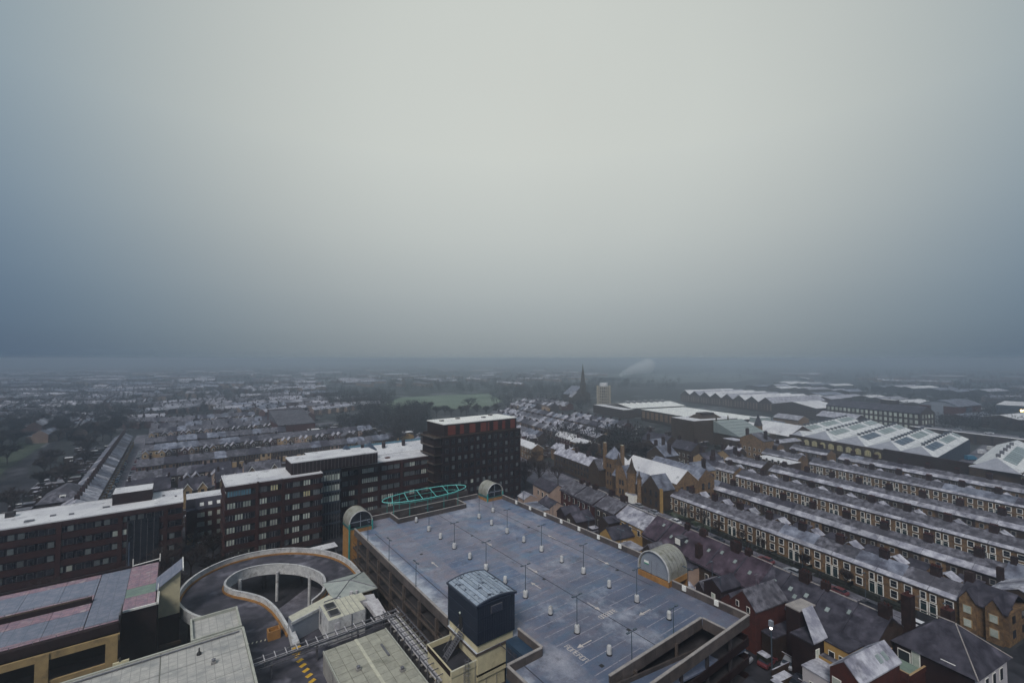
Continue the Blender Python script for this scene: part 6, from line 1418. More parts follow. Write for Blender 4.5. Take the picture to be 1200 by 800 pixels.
# theatre and school hall (frame FW)
TH = thing('stone_hall', 'large flat topped stone hall with dark raised roof lantern near the white warehouse roof', 'hall', 230, 231, FW)
MB().box(211, 248, 221.5, 242, 0, 15.6, 'stone_dark', 'snow').build('wall', TH); MB().hip(222, 240, 227, 238, 15.7, 18.8, 'stone_dark', over=0, ins=2.5).build('roof_lantern', TH); MB().box(226, 236, 229.5, 235.5, 18.0, 18.9, 'brick_brown', 'concrete_dark').build('lantern_top', TH)
for k in range(5): MB().box(210.9, 211, 224 + 3.6 * k, 225.6 + 3.6 * k, 3, 12, 'stone_dark').build('pilaster', TH)
GS = thing('school_hall', 'school hall with big blue grey sloping roof and small spires beside the stone hall', 'hall', 240, 210, FW)
MB().box(226, 256, 200, 220, 0, 8, 'stone_dark').build('wall', GS)
mb = MB(); mb.prism([(225.5, 199.5), (250, 199.5), (250, 220), (225.5, 220)], 8.05, [8.1, 8.1, 15.4, 15.4], 'copper_glass'); mb.build('roof', GS)
for k in range(1, 6): 
    a, b = 199.5 + k * 3.4, 8.1 + k * 1.21; MB().box(225.4, 250.1, a - .12, a + .12, b, b + .16, 'grey_panel').build('roof_rail', GS)
for n, t, z in ((227, 219, 15.2), (238, 220, 15.2)): MB().lathe(n, t, [(.5, z), (.5, z + 1.2), (.05, z + 3.4)], 'stone_dark', 6).build('finial', GS)
MB().box(218, 226, 196, 206, 0, 7, 'stone_dark', 'frost_slate_light').build('annexe', GS)
ST_ = thing('spired_turret', 'slim stone turret with dark pointed spire right of the blue school roof', 'turret', 254, 211, FW); MB().box(252.4, 255.8, 209.4, 212.6, 0, 12, 'stone').build('shaft', ST_); MB().hip(252.4, 255.8, 209.4, 212.6, 12, 19.4, 'slate_dark', over=.2, ins=1.85).build('spire', ST_)
SN = thing('snowy_hall', 'wide gabled hall with bright snowy roof between the turret and the works', 'hall', 275, 225, FW)
MB().box(262, 287, 196, 232, 0, 7.0, 'stone_dark').tri_prism(262, 287, 196, 232, 7.0, 12.5, 'y', 'stone_dark').build('wall', SN); MB().roof(262, 287, 196, 232, 7, 12.5, 'y', 'snow', over=.5).build('roof', SN); MB().box(270, 282, 224, 231, 10.5, 14.2, 'copper_glass', 'snow').build('clerestory', SN)
bld('dim terraced range in front of the works with pale lean-to roofs', 240, 259, 186, 194, 6, 7, 'x', 'stone_dark', 'frost_slate_light', fr=FW, name='stone_range')
# works with wall of arched windows and saw-like glazed roofs
for i in range(34):
    c = rc.choice(cc); st_i = i % 2; t = 30 + (i // 2) * 6.1 + rc.uniform(-1.5, 1.5)
    car(c, '%s car, %s from the near end, parked %s' % (CN_[c], ORD[i // 2], 'before the third terrace' if st_i else 'before the fifth terrace'), 165.6 if st_i else 216.6, t, FT, group='cars parked between the cottage terraces')
WK = thing('railway_works', 'long railway works with snowy ridged roofs, green glazing and rows of ridge vents', 'factory', 300, 85)
def wallx(y):  # world x of the works wall at world y
    return 263 * FW.c + (y + 263 * FW.s) / FW.c * FW.s
RY = [121, 104.2, 87.4, 71.4, 58.0]; XF = [410, 399, 388, 378, 372]
for k, (y, xf) in enumerate(zip(RY, XF)):
    hw = 8.2 if k < 4 else 7.2; y0, y1 = y - hw, y + (8.4 if k else 7)
    xn0, xn1, xr = wallx(y0) + .6, wallx(y1) + .6, wallx(y) + (13 if k != 4 else 11)
    ez, rz_ = 7.9, 11.2
    mb = MB()
    mb.face([(xn0, y0, ez), (xf, y0, ez), (xf, y, rz_), (xr, y, rz_)], 'works_roof'); mb.face([(xf, y1, ez), (xn1, y1, ez), (xr, y, rz_), (xf, y, rz_)], 'works_roof')
    mb.face([(xn1, y1, ez), (xn0, y0, ez), (xr, y, rz_)], 'works_hip'); mb.face([(xf, y0, ez), (xf, y1, ez), (xf, y, rz_)], 'stone_dark')
    mb.build('roof_bay', WK)
    x = xr + 1.5; j = 0
    while x < xf - 6:
        if j % 5 != 4:
            m_ = 'glass_blue' if (k in (2, 3, 4) and j < 5) else 'copper_glass'
            f0, f1 = .42, .86
            MB().slab([(x, y0 + (y - y0) * f0, ez + (rz_ - ez) * f0 + .02), (x + 5.6, y0 + (y - y0) * f0, ez + (rz_ - ez) * f0 + .02), (x + 5.6, y0 + (y - y0) * f1, ez + (rz_ - ez) * f1 + .02), (x, y0 + (y - y0) * f1, ez + (rz_ - ez) * f1 + .02)], .22, m_).build('roof_glazing', WK)
        if True: 
            mb = MB(); mb.box(x + 2.0, x + 3.3, y - .6, y + .6, rz_ - .2, rz_ + .8, 'steel'); mb.box(x + 1.8, x + 3.5, y - .85, y + .85, rz_ + .8, rz_ + 1.05, 'shed_clad'); mb.build('ridge_vent', WK)
        x += 6.4; j += 1
mb = MB(); mb.prism([(wallx(50.6) + .7, 50.6), (372, 50.6), (408, 127), (wallx(127) + .7, 127)], 0, 7.8, 'shed_clad'); mb.build('core', WK)
WL = thing('works_wall', 'long dark stone works wall pierced by a row of pale arched windows', 'wall', 263, 130, FW)
MB().box(262.2, 263.2, 145, 196, 0, 8.2, 'stone_dark', 'frost_slate').build('wall', WL); MB().box(261.9, 263.2, 109, 144.9, 0, 8.8, 'brick_brown', 'slate_dark').build('wall', WL); MB().box(262.2, 263.2, 40, 108.9, 0, 8.2, 'stone_dark', 'frost_slate').build('wall', WL)
aw = MB(); pts = [(-1.5, 0), (1.5, 0), (1.5, 2.2), (1.1, 2.8), (0, 3.2), (-1.1, 2.8), (-1.5, 2.2)]
aw.face([(0, p[0], p[1]) for p in reversed(pts)], 'blind_warm')
for k in (-1, 0, 1): aw.box(-.06, 0, k * .9 - .05, k * .9 + .05, 0, 2.6, 'stone_dark')
aw = aw.mesh('arched_window')
for t in [147.5 + 4.7 * k for k in range(10)] + [62 + 4.7 * k for k in range(10)]:
    inst('arched_window', aw, WL, (-.85 - .0, t - 130, 3.6)); MB().box(261.85, 262.2, t + 1.9, t + 2.7, 0, 8.0, 'stone_dark').build('pilaster', WL)
W2 = thing('works_shed', 'glazed ridged works shed at the right edge beyond the yard', 'factory', 300, 31)
for y, xn in ((31.0, 288.0), (15, 284)):
    mb = MB(); mb.face([(xn - 12, y - 8, 7.9), (360, y - 8, 7.9), (360, y, 11.6), (xn, y, 11.6)], 'works_roof'); mb.face([(360, y + 7.6, 7.9), (xn - 10, y + 7.6, 7.9), (xn, y, 11.6), (360, y, 11.6)], 'works_roof'); mb.face([(xn - 10, y + 7.6, 7.9), (xn - 12, y - 8, 7.9), (xn, y, 11.6)], 'works_hip'); mb.build('roof_bay', W2)
    for j in range(9):
        x = xn + 2 + 5.6 * j; MB().slab([(x, y - 5.6, 9.05), (x + 5, y - 5.6, 9.05), (x + 5, y - 1.6, 10.9), (x, y - 1.6, 10.9)], .2, 'copper_glass').build('roof_glazing', W2)
        if j % 2 == 0: MB().box(x + 1.4, x + 3.2, y - .7, y + .7, 11.4, 12.8, 'steel').build('ridge_vent', W2)
MB().box(278, 360, 7.2, 38.4, 0, 7.85, 'stone_dark').build('core', W2)
mb = MB(); mb.box(286, 430, 38, 50.4, 0, .02, 'road_frost'); struct('works_yard', mb)
def van(label, x, y, c, rz):
    o = thing('van', label, 'van', 0, 0); o.location = (x, y, 0.02); o.rotation_euler = (0, 0, rz)
    MB().prism([(-1, -2.8), (1, -2.8), (1, 1.2), (-1, 1.2)], .4, 2.5, c).prism([(-1, 1.2), (1, 1.2), (1, 2.9), (-1, 2.9)], .4, [2.5, 2.5, 1.2, 1.2], c).build('body', o)
    MB().slab([(-.9, 1.5, 2.28), (.9, 1.5, 2.28), (.9, 2.5, 1.55), (-.9, 2.5, 1.55)], .05, 'window_glass').build('windscreen', o)
    wm = MB().tube((-.1, 0, 0), (.1, 0, 0), .36, 'tyre', n=8).mesh('wheel')
    for a in (-.95, .95):
        for b in (-1.8, 1.8): inst('wheel', wm, o, (a, b, .38))
van('white delivery van in the works yard, left of two side by side', 374, 46, 'car_white', R(-100)); van('cream delivery van in the works yard, right of two side by side', 392, 44.5, 'concrete_white', R(-100)); van('dark blue van by the works shed wall in the yard', 346, 47, 'car_blue', R(-120))
# mill
ML = thing('brick_mill', 'long three storey brick mill with slate roof and rows of pale windows', 'mill', 418, 235, FW)
MB().box(409, 428, 201, 270, 0, 13.6, 'brick_brown').tri_prism(409, 428, 201, 270, 13.6, 18.2, 'y', 'brick_brown').build('wall', ML); MB().roof(409, 428, 201, 270, 13.6, 18.2, 'y', 'slate_dark', over=.5, m2='slate_dark').build('roof', ML)
mwin = MB().box(-.08, 0, -.95, .95, 0, 2.7, 'blind').mesh('window')
for k in range(20):
    for z in (1.5, 5.7, 9.9): inst('window', mwin, ML, (408.98 - 418, 203.4 + k * 3.4 - 235, z))
for k in range(4):
    for z in (1.5, 5.7, 9.9): MB().box(411.5 + k * 4, 413.2 + k * 4, 200.9, 201, z, z + 2.6, 'blind').build('window', ML)
MB().box(418, 424, 222, 232, 14, 21.5, 'brick_brown', 'snow').build('roof_tower', ML)
# serrated sheds
SS = thing('saw_gabled_sheds', 'dark brick sheds with a zigzag of snowy gables beyond the white flat roof', 'factory', 440, 395, FW)
for k in range(8):
    t0 = 324 + k * 16.2
    MB().box(411, 490, t0, t0 + 16.2, 0, 9.8, 'brick_brown').tri_prism(411, 490, t0, t0 + 16.2, 9.8, 15.0, 'x', 'brick_brown').build('bay_wall', SS); MB().roof(411, 490, t0, t0 + 16.2, 9.8, 15.0, 'x', 'snow' if k % 3 else 'frost_slate_light', over=0, th=.35, goff=.4).build('bay_roof', SS)
    for j in range(4): MB().box(410.85, 411, t0 + 1.8 + j * 3.6, t0 + 3.2 + j * 3.6, 2, 8.5, 'far_wall').build('window', SS)
FLR = [('flat_warehouse', 'huge flat warehouse covered in unbroken white snow beyond the stone hall', 255, 304, 248, 331, 9.6, 9.6, 'x', 'brick_brown', 'snow_bright'),
       ('white_factory', 'factory with bright snowy roof and small roof vents right of the round tower', 258, 322, 349, 392, 8.5, 11.0, 'x', 'brick_brown', 'snow_bright'),
       ('long_shed', 'dark shed with single bright snowy slope right of the zigzag gables', 404, 440, 276, 320, 10.0, 14.0, 'x', 'brick_brown', 'snow'),
       ('brick_shed', 'long brick shed with smooth grey frosted roof in front of the mill', 404, 420, 276, 306, 7, 9.5, 'y', 'brick_brown', 'frost_slate_light') if 0 else ('brick_shed', 'long brick shed with smooth grey frosted roof in front of the mill', 378, 394, 228, 258, 7.2, 10.5, 'y', 'brick_brown', 'frost_slate_light'),
       ('stone_shed', 'buff stone shed with frosted gable roof between snowy works roofs', 340, 352, 246, 268, 6.5, 9.2, 'y', 'stone', 'frost_slate_light'),
       ('blue_shed', 'low blue sided unit beside the buff stone shed', 318, 330, 250, 262, 5.0, 5.0, 'y', 'blind_blue', 'frost_blue'),
       ('far_warehouse', 'far red brick warehouse with long snowy roof beyond the zigzag sheds, left one', 560, 580, 360, 450, 8, 10, 'y', 'brick_red', 'snow'),
       ('far_warehouse', 'far flat snowy warehouse stretching behind the zigzag sheds', 520, 556, 420, 520, 9, 11, 'y', 'brick_brown', 'snow'),
       ('far_warehouse', 'far pale roofed warehouse right of the long mill in the haze', 600, 640, 300, 420, 10, 12, 'y', 'brick_brown', 'snow'),
       ('far_warehouse', 'far wide snowy roofed distribution shed behind the mill, upper right', 470, 520, 175, 225, 11, 14, 'y', 'brick_brown', 'snow'),
       ('far_warehouse', 'far twin roofed store left of the curved brick building', 540, 580, 235, 290, 10, 13, 'y', 'brick_brown', 'snow'),
       ('far_warehouse', 'far low shed with gleaming roof at the foot of the misty fields', 700, 740, 430, 600, 9, 10, 'y', 'brick_brown', 'snow'),
       ('far_warehouse', 'far bulky shed in the haze directly above the zigzag gables', 800, 860, 520, 640, 12, 14, 'y', 'concrete_dark', 'snow'),
       ('far_warehouse', 'far hazy depot with pale roof in the upper right distance', 820, 880, 330, 480, 12, 14, 'y', 'concrete_dark', 'snow')]
for nm, lab, n0, n1, t0, t1, ez, rz_, ax, wl, rf in FLR:
    if nm == 'far_warehouse':
        o = thing(nm, lab, 'warehouse', n0, t0, FW); ez *= .72; kk = max(2, int((t1 - t0) / 22)); st2 = (t1 - t0) / kk
        for q_ in range(kk):
            a_ = t0 + q_ * st2; dn = rc.uniform(-14, 14); h_ = ez * rc.uniform(.7, 1.15); w2 = st2 * rc.uniform(.75, 1.0)
            MB().box(n0 + dn, n1 + dn * .3, a_, a_ + w2, 0, h_, wl).tri_prism(n0 + dn, n1 + dn * .3, a_, a_ + w2, h_, h_ + 2.4, 'x', wl).build('bay_wall', o)
            MB().roof(n0 + dn, n1 + dn * .3, a_, a_ + w2, h_, h_ + 2.4, 'x', rc.choice(['snow', 'frost_slate_light', 'frost_blue', 'snow']), over=.4, th=.3).build('bay_roof', o)
        continue
    o = bld(lab, n0, n1, t0, t1, ez, rz_, ax, wl, rf, fr=FW, name=nm, cat='warehouse', over=.6)
    if nm == 'flat_warehouse':
        for k in range(14): MB().box(254.8, 255, 250 + k * 5.8, 253.6 + k * 5.8, 2.5, 8.4, 'stone').build('wall_bay', o)
    if nm == 'white_factory':
        for k in range(7): MB().box(268 + k * 7, 270.5 + k * 7, 368, 372, 10.2, 13, 'steel', 'snow').build('roof_vent', o)
        MB().box(246, 257.8, 344, 396, 0, 8, 'brick_brown', 'snow').build('side_bay', o)
AB = thing('curved_roof_building', 'brick building with shallow curved roof and grey glazed bay right of the mill', 'building', 530, 195, FT)
MB().box(516, 560, 180, 207, 0, 13, 'brick_red').build('wall', AB); vault(MB(), 515.6, 560.4, 179.6, 207.4, 13.0, -9.5, 'x', 'frost_slate_light', n=16) if 0 else None
mb = MB(); n_ = 10
for i in range(n_):
    a, b = i / n_, (i + 1) / n_; za, zb = 13 + 4.2 * (1 - (2 * a - 1) ** 2), 13 + 4.2 * (1 - (2 * b - 1) ** 2)
    mb.slab([(515.6, 179.6 + 27.8 * a, za), (560.4, 179.6 + 27.8 * a, za), (560.4, 179.6 + 27.8 * b, zb), (515.6, 179.6 + 27.8 * b, zb)], .4, 'frost_blue')
    mb.face([(516, 179.6 + 27.8 * a, 13), (516, 179.6 + 27.8 * a, za), (516, 179.6 + 27.8 * b, zb), (516, 179.6 + 27.8 * b, 13)], 'grey_panel')
mb.build('curved_roof', AB); MB().box(514.8, 516, 190, 198, 0, 14, 'grey_panel').build('glazed_bay', AB); MB().box(530, 538, 178.8, 180, 0, 12, 'shed_clad').build('side_bay', AB)
EM = thing('embankment_wall', 'long dark retaining wall topped with snow at the right beyond the works yard', 'wall', 388, 120, FW); MB().box(386, 390, 20, 196, 0, 6.2, 'brick_brown', 'snow').build('wall', EM)
for k in range(22): MB().box(385.7, 386, 24 + k * 8, 25 + k * 8, 0, 6.0, 'brick_dark').build('buttress', EM)
for k in range(7): car(['car_dark', 'car_silver', 'car_white'][k % 3], '%s car on the snowy road above the retaining wall, %s from the left' % (['black', 'silver', 'white'][k % 3], ORD[k]), 396, 190 - k * 16, FW, z=6.1)
MB_ = MB().box(390, 402, 20, 196, 0, 6.05, 'road_frost'); struct('raised_road', MB_, FW)
for nm, lab, x0, x1, y0, y1, h, wl in (('right_office', 'hazy dark office block at the right edge with patchy snowy roof', 585, 640, 30, 62, 14, 'shed_clad'), ('right_office', 'tall grey block cut by the right edge of the picture', 560, 600, 8, 40, 20, 'grey_panel')):
    o = bld(lab, x0, x1, y0, y1, h, h, 'x', wl, 'snow', fr=F0, name=nm, cat='office block')
    for k in range(4): MB().box(x0 - .1, x0, y0 + 3 + 6 * k, y0 + 6 + 6 * k, h - 5, h - 3, 'lamp_glow' if (k == 2 and h == 14) else 'window_glass').build('window', o)
# church and round tower
CH = thing('church', 'far stone church with tall needle spire rising above the misty trees', 'church', 328, 484, FT)
MB().box(318, 345, 478, 500, 0, 9, 'stone_dark').tri_prism(318, 345, 478, 500, 9, 19, 'y', 'stone_dark').build('nave', CH); MB().roof(318, 345, 478, 500, 9, 19, 'y', 'frost_blue').build('roof', CH)
MB().box(329.4, 334.6, 472.6, 477.9, 0, 24, 'stone_dark').build('tower', CH); MB().hip(329.9, 334.1, 473.1, 477.4, 24, 49, 'stone_dark', over=0, ins=2.1, axis='x').build('spire', CH)
gb(CH, 312, 328, 470, 478, 7, 13, 'y', 'stone_dark', 'frost_slate_light', 'aisle')
RD = thing('round_tower_block', 'pale cylindrical tower block ribbed with concrete fins and a snowy cap', 'tower', 310, 404, FT)
MB().lathe(310, 404, [(7.0, 0), (7.0, 24.5)], 'window_glass', 24).build('glazing', RD); MB().lathe(310, 404, [(4.6, 24.5), (4.6, 27.5), (4.4, 27.8)], 'snow', 20).build('cap', RD)
for k in range(20):
    a = 2 * math.pi * k / 20; mb = MB(); c_, s_ = math.cos(a), math.sin(a)
    mb.prism([(310 + 6.9 * c_ + .35 * s_, 404 + 6.9 * s_ - .35 * c_), (310 + 7.7 * c_ + .35 * s_, 404 + 7.7 * s_ - .35 * c_), (310 + 7.7 * c_ - .35 * s_, 404 + 7.7 * s_ + .35 * c_), (310 + 6.9 * c_ - .35 * s_, 404 + 6.9 * s_ + .35 * c_)], 0, 24.8, 'fin_concrete'); mb.build('fin', RD)
for k in range(8): MB().lathe(310, 404, [(7.25, 2.2 + k * 3.0), (7.25, 3.0 + k * 3.0)], 'concrete', 24).build('floor_band', RD)

# small things in the lower right yards and along the street
for i, (n, t) in enumerate(((117.4, 44), (117.4, 58), (117.4, 72), (117.4, 86), (117.4, 100), (117.4, 114), (100.6, 51), (100.6, 79), (100.6, 107))):
    o = thing('lamp_column', 'slim dark street lamp, %s from the near end %s the high street' % (ORD[i] if i < 6 else ORD[i - 6], 'on the cottage side of' if i < 6 else 'on the shop side of'), 'street lamp', n, t, FT)
    MB().tube((n, t, .1), (n, t, 6.5), .07, 'lamp_steel', .045).build('pole', o); s_ = -1 if i < 6 else 1; MB().box(n + min(0, s_ * 1.0), n + max(0, s_ * 1.0), t - .09, t + .09, 6.42, 6.55, 'lamp_steel').build('lamp_head', o)
for i, (n0, n1, t0, t1, ez, rz_, ax, wl, rf, lab) in enumerate((
    (80.5, 86.9, 62.6, 66.2, 5.4, 7.0, 'x', 'brick_red', 'slate_dark', 'small red brick rear wing between the barn block and the plum roofs'),
    (81.2, 86.9, 71.4, 73.4, 4.6, 5.8, 'x', 'brick_dark', 'frost_slate', 'narrow dark rear wing with a frosted ridge behind the parapet'),
    (83.4, 86.9, 83.2, 87.2, 5.2, 6.6, 'x', 'stone_dark', 'slate_plum', 'stubby plum roofed wing tucked behind the stair hood'),
    (74.6, 78.4, 62.5, 67.5, 3.0, 3.0, 'x', 'brick_dark', 'frost_slate_light', 'low frosted garage roof pressed against the deck wall'),
    (77.2, 80.4, 57.0 - 14.0 + 25.2, 71.8, 3.2, 4.2, 'x', 'brick_brown', 'frost_slate', 'little gabled store between the garage and the purple shed'),
    (88.4, 92.4, 27.5, 31.4, 4.2, 5.6, 'y', 'brick_brown', 'frost_slate', 'low brick lean-to at the near side of the large slate house'))):
    bld(lab, n0, n1, t0, t1, ez, rz_, ax, wl, rf, name='rear_extension', wins=[('n', t0 + .9, 1.6, .8, 1.1, g_)])
for i, (n, t, z) in enumerate(((93, 55, 10.4), (93, 67, 10.6), (93, 82.5, 10.6), (93, 95, 10.6), (98.4, 40.5, 11.6), (82, 59.3, 10.7))):
    o = thing('roof_aerial', 'thin television aerial on the ridge, %s from the near end of the shop roofs' % ORD[i] if i < 4 else ['thin television aerial on the big hipped slate roof', 'thin television aerial on the red brick barn block'][i - 4], 'aerial', n, t, FT, z=z)
    mb = MB(); mb.tube((n, t, z), (n, t, z + 2.2), .035, 'steel', n=4); mb.build('mast', o); mb = MB(); mb.tube((n - .6, t, z + 2.1), (n + .6, t, z + 2.1), .025, 'steel', n=4)
    for k in range(5): mb.tube((n - .5 + k * .25, t - .25, z + 2.1), (n - .5 + k * .25, t + .25, z + 2.1), .018, 'steel', n=3)
    mb.build('antenna', o)
for i, (n, t, c, r_) in enumerate(((77.5, 48.6, 'car_dark', -75), (83.6, 73.9 - 25.6 - 5.4, 'car_white', 90), (74.4, 57.5, 'car_silver', 12), (116, 24 + 3, 'car_silver', 60), (104, 47, 'car_white', 0), (104, 76.5, 'car_dark', 0), (104, 91 + 26, 'car_blue', 0))):
    if i == 1: continue
    car(c, '%s car %s' % (CN_[c], ['in the yard beside the white walled annexe', '', 'close under the near right corner of the deck', 'turning at the junction in the lower right', 'at the shop kerb near the dark porch block', 'at the shop kerb behind the plum roofs', 'at the shop kerb behind the mauve roof'][i]), n, t, FT, rz=R(r_))
# ================================================================== distance
_F, _PX, _YA = 524.0, R(2.18), R(36.8)
def at_px(px, py, z=0.0):
    """point of the plane at height z seen in direction px,py of the survey photograph"""
    x = (px - 600) / _F; y = -(py - 400) / _F; f = math.cos(_PX) - y * math.sin(_PX); u = math.sin(_PX) + y * math.cos(_PX); t = (z - CAMH) / u
    return (t * (x * math.cos(_YA) + f * math.sin(_YA)), t * (-x * math.sin(_YA) + f * math.cos(_YA)))
# terraces between the tower and the round tower
rd = random.Random(8)
NW = ['nearest', 'second', 'third', 'fourth', 'fifth', 'short', 'sixth', 'seventh', 'eighth', 'ninth']
NWX = ['nearest', 'second', 'third', 'fourth', 'fifth', 'sixth', 'seventh', 'eighth']
for ri, (n, t0, t1) in enumerate(((140, 250, 318), (160, 255, 372), (180, 238, 392), (200, 252, 396), (219, 262, 330), (120, 262, 300), (219, 400, 450), (241, 402, 470), (262, 405, 480))):
    i = 0; t = t0
    while t < t1:
        wl = rd.choice(['brick_red', 'brick_brown', 'stone_dark', 'stone_pale', 'pink_render', 'brick_red']); rf = rd.choice(['frost_slate_light', 'frost_blue', 'slate_dark', 'frost_slate', 'frost_slate_light', 'frost_slate'])
        house('f' if ri % 2 else 'r', wl, rf, '%s house, %s from the near end of the %s row right of the tower' % (WDESC[wl], ORD[i], NW[ri]), n + rd.uniform(-.4, .4), t + 5, FT, rz=R(-90), mirror=bool(i % 2), group='small terraced houses right of the tower', simple=True, name='small_terraced_house')
        t += 5.0; i += 1
# park
fp_ = [at_px(*p) for p in ((452, 484), (448, 474), (470, 465.5), (520, 463), (572, 461), (590, 470), (568, 478), (500, 480))]
mb = MB(); mb.prism(list(reversed(fp_)) if False else fp_, 0, .03, 'field'); struct('park_field', mb)
def ensure_up(o):
    pass
fr_ = [at_px(*p) for p in ((690, 446), (700, 438), (860, 436), (900, 441), (860, 448), (760, 449))]
mb = MB(); mb.prism(fr_, 0, .05, 'frost_field'); struct('frost_field', mb)
for pts in (((300, 452), (330, 440), (420, 441), (380, 452)), ((655, 447), (690, 442), (760, 443), (700, 448)), ((1000, 447), (1080, 440), (1150, 442), (1100, 449))):
    mb = MB(); mb.prism([at_px(*p) for p in pts], 0, .05, 'frost_field'); struct('frost_field', mb)
def in_box(px, py, bs): return any(a <= px <= b and c <= py <= d for a, b, c, d in bs)
# far rows of houses
KEEP = [(590, 1150, 449, 560), (372, 625, 452, 500), (640, 705, 445, 480), (690, 900, 434, 452), (150, 620, 490, 560), (0, 150, 505, 700), (150, 1200, 505, 700), (1060, 1200, 488, 560)]
mb = MB()
rows = 0; tries = 0
while rows < 520 and tries < 9000:
    tries += 1
    px, py = rd.uniform(-60, 1260), 424 + 78 * rd.random() ** 1.9
    if in_box(px, py, KEEP): continue
    if px > 900 and rd.random() < .62: continue
    if px < 150 and py > 470 and rd.random() < .5: continue
    x, y = at_px(px, py); dist = math.hypot(x, y)
    if dist > 3400: continue
    a = rd.choice([0, 0, 90, 90, 10.85, -30, 60, 35, 100.85]) + rd.uniform(-4, 4); fr = Frame(a); n = rd.randint(5, 17) if dist < 1500 else rd.randint(8, 22)
    # work in a frame turned by a about the row's start
    lx = x * fr.c - y * fr.s; ly = x * fr.s + y * fr.c
    w = 5.2; d = 8; ez = rd.uniform(4.8, 6); rz_ = ez + rd.uniform(2, 3); rf = rd.choice(['far_roof', 'far_roof', 'frost_slate_light', 'frost_blue', 'frost_slate', 'frost_slate']); wl = rd.choice(['far_wall', 'far_brick', 'far_brick', 'far_wall'])
    sub = MB(); sub.names = mb.names
    sub.box(lx, lx + w * n, ly, ly + d, 0, ez, wl).tri_prism(lx, lx + w * n, ly, ly + d, ez, rz_, 'x', wl); sub.roof(lx, lx + w * n, ly, ly + d, ez, rz_, 'x', rf, th=.25, over=.3)
    if dist < 1400:
        for k in range(n):
            if k % 2 == 0: sub.box(lx + w * k + w - .5, lx + w * k + w + .5, ly + d / 2 - .6, ly + d / 2 + .6, rz_ - .4, rz_ + 1.4, 'chimney')
            if k % 2: sub.box(lx + w * k + .6, lx + w * k + 3.2, ly - 4, ly, 0, 4.4, wl, rf)
    b = len(mb.v); mb.v += [(*fr.w(p[0], p[1]), p[2]) for p in sub.v]; mb.f += [tuple(i + b for i in f) for f in sub.f]; mb.m += sub.m
    rows += 1
solo('far_town_houses', mb, None, None, 0, 0, kind='stuff')
# trees and woods far off
def scatter(name, spots, blob=(7, 11), per=70, m='twig_far', size=(.5, 1.1)):
    mb = MB(); k = mb.mi(m)
    for x, y in spots:
        h = rd.uniform(*blob); r = h * rd.uniform(.32, .5); pr = per if math.hypot(x, y) < 900 else per // 2
        sc = 1.0 if pr == per else 1.5
        for _ in range(pr):
            u = rd.gauss(0, .42); v = rd.gauss(0, .42); w_ = min(1.0, abs(rd.gauss(.55, .26)))
            p = Vector((x + u * r, y + v * r, h * w_)); dv = Vector((rd.gauss(0, .6), rd.gauss(0, .6), rd.uniform(.2, 1))).normalized() * rd.uniform(*size) * 2.1 * sc
            s_ = Vector((rd.gauss(0, 1), rd.gauss(0, 1), rd.gauss(0, .5))).normalized() * rd.uniform(.22, .42) * sc
            b = len(mb.v); mb.v += [tuple(p - s_), tuple(p + s_), tuple(p + dv)]; mb.f.append((b, b + 1, b + 2)); mb.m.append(k)
    return solo(name, mb, None, None, 0, 0, kind='stuff')
sp = []
def patch(n, x0, x1, y0, y1, skew=0):
    for _ in range(n):
        px = rd.uniform(x0, x1); py = rd.uniform(y0, y1) + skew * (px - x0) / (x1 - x0); sp.append(at_px(px, py))
patch(150, 380, 462, 462, 481); patch(170, 455, 610, 447, 461, -1); patch(90, 575, 690, 455, 480); patch(50, 430, 500, 484, 492); patch(120, 600, 700, 443, 463); patch(60, 690, 800, 448, 456); patch(60, 640, 760, 517, 528); patch(60, 470, 500, 484, 505); patch(90, 395, 500, 492, 512)
wood = scatter('park_woods', sp, (9, 14), 110); wood['kind'] = 'stuff'
sp = []
patch(170, 1040, 1210, 446, 482); patch(60, 1140, 1210, 482, 503); patch(240, 0, 380, 432, 470); patch(120, 0, 170, 470, 505); patch(200, 620, 1210, 424, 446); patch(180, 300, 640, 427, 447); patch(60, 160, 380, 468, 492)
patch(40, 1100, 1200, 498, 508)
patch(420, -20, 420, 428, 472); patch(260, 1000, 1220, 438, 475); patch(200, 0, 160, 470, 500); patch(70, 160, 330, 462, 484)
scatter('far_trees', sp, (7, 12), 90)
tree('large solitary reddish bare tree standing in front of the misty park field', *at_px(549, 483), h=20, k=1, w=1.5)
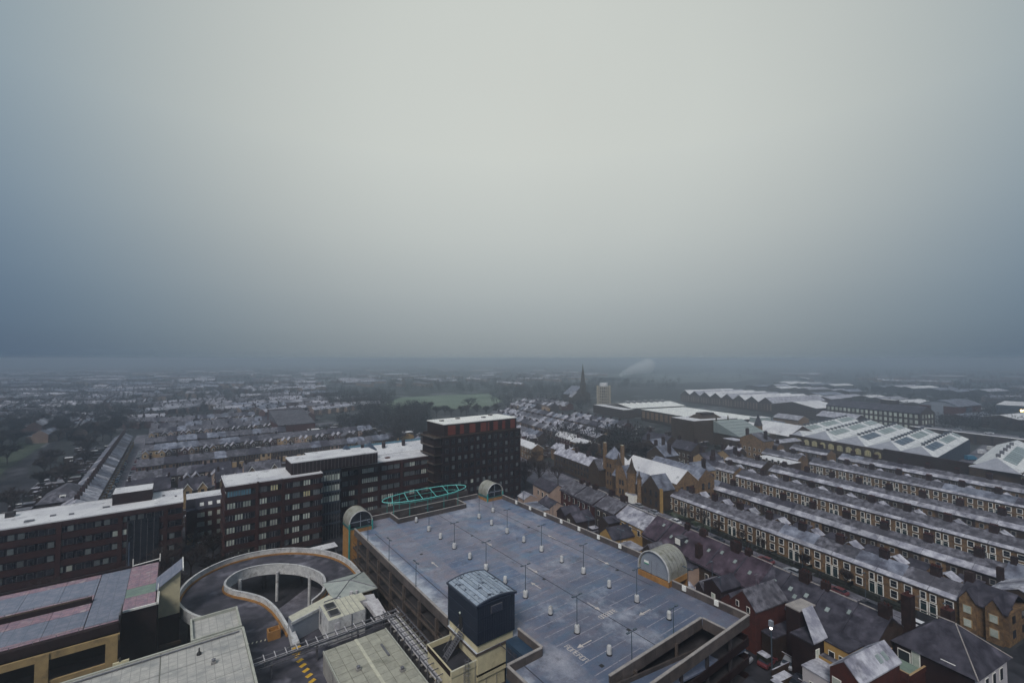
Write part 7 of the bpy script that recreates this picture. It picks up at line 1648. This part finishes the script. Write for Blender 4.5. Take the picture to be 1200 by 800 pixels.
for i in range(14): tree('bare park edge tree before the green field, %s from the left' % ORD[i], *at_px(455 + i * 9.5 + rd.uniform(-3, 3), 486 + rd.uniform(-2, 3)), h=rd.uniform(10, 14), k=3 + i % 2, w=1.3, group='bare trees before the park field')
# steam
def smoke_mat():
    m = bpy.data.materials.new('steam'); m.use_nodes = True; n = m.node_tree.nodes; l = m.node_tree.links; n.remove(n['Principled BSDF'])
    v = n.new('ShaderNodeVolumePrincipled'); v.inputs['Color'].default_value = (.92, .94, .95, 1); v.inputs['Density'].default_value = .10; l.new(v.outputs[0], n['Material Output'].inputs['Volume']); MATS['steam'] = m
smoke_mat()
mb = MB(); bx, by = at_px(727, 442)
ri = (math.cos(_YA), -math.sin(_YA))
for k in range(9):
    s = k / 8; x = bx + ri[0] * (2 + 78 * s); y = by + ri[1] * (2 + 78 * s); z = 7 + 26 * s ** .7; r = 6 + 16 * s
    mb.lathe(x, y, [(r * .3, z - r), (r * .8, z - r * .55), (r, z), (r * .8, z + r * .6), (r * .3, z + r)] if z + r < 56 else [(r * .3, z - r), (r * .8, z - r * .5), (r, z + 1), (r * .75, z + (55 - z) * .6), (r * .3, 55.5)], 'steam', 10)
solo('smoke_plume', mb, None, None, 0, 0, kind='stuff')
# ================================================================== haze
hm = bpy.data.materials.new('haze_air'); hm.use_nodes = True; n = hm.node_tree.nodes; l = hm.node_tree.links; n.remove(n['Principled BSDF'])
v = n.new('ShaderNodeVolumePrincipled'); v.inputs['Color'].default_value = (*HAZE_COL, 1); v.inputs['Density'].default_value = HAZE_DENSITY; v.inputs['Anisotropy'].default_value = .8
l.new(v.outputs[0], n['Material Output'].inputs['Volume']); MATS['haze_air'] = hm
solo('haze', MB().box(-9200, 9200, -9200, 9200, -2.2, 57.5, 'haze_air'), None, None, 0, 0, kind='stuff')
# ================================================================== tidy
for src in CARS.values():
    for ch in list(src.children): bpy.data.objects.remove(ch)
    bpy.data.objects.remove(src)
for o in bpy.data.objects:
    if '_b' in o: del o['_b']
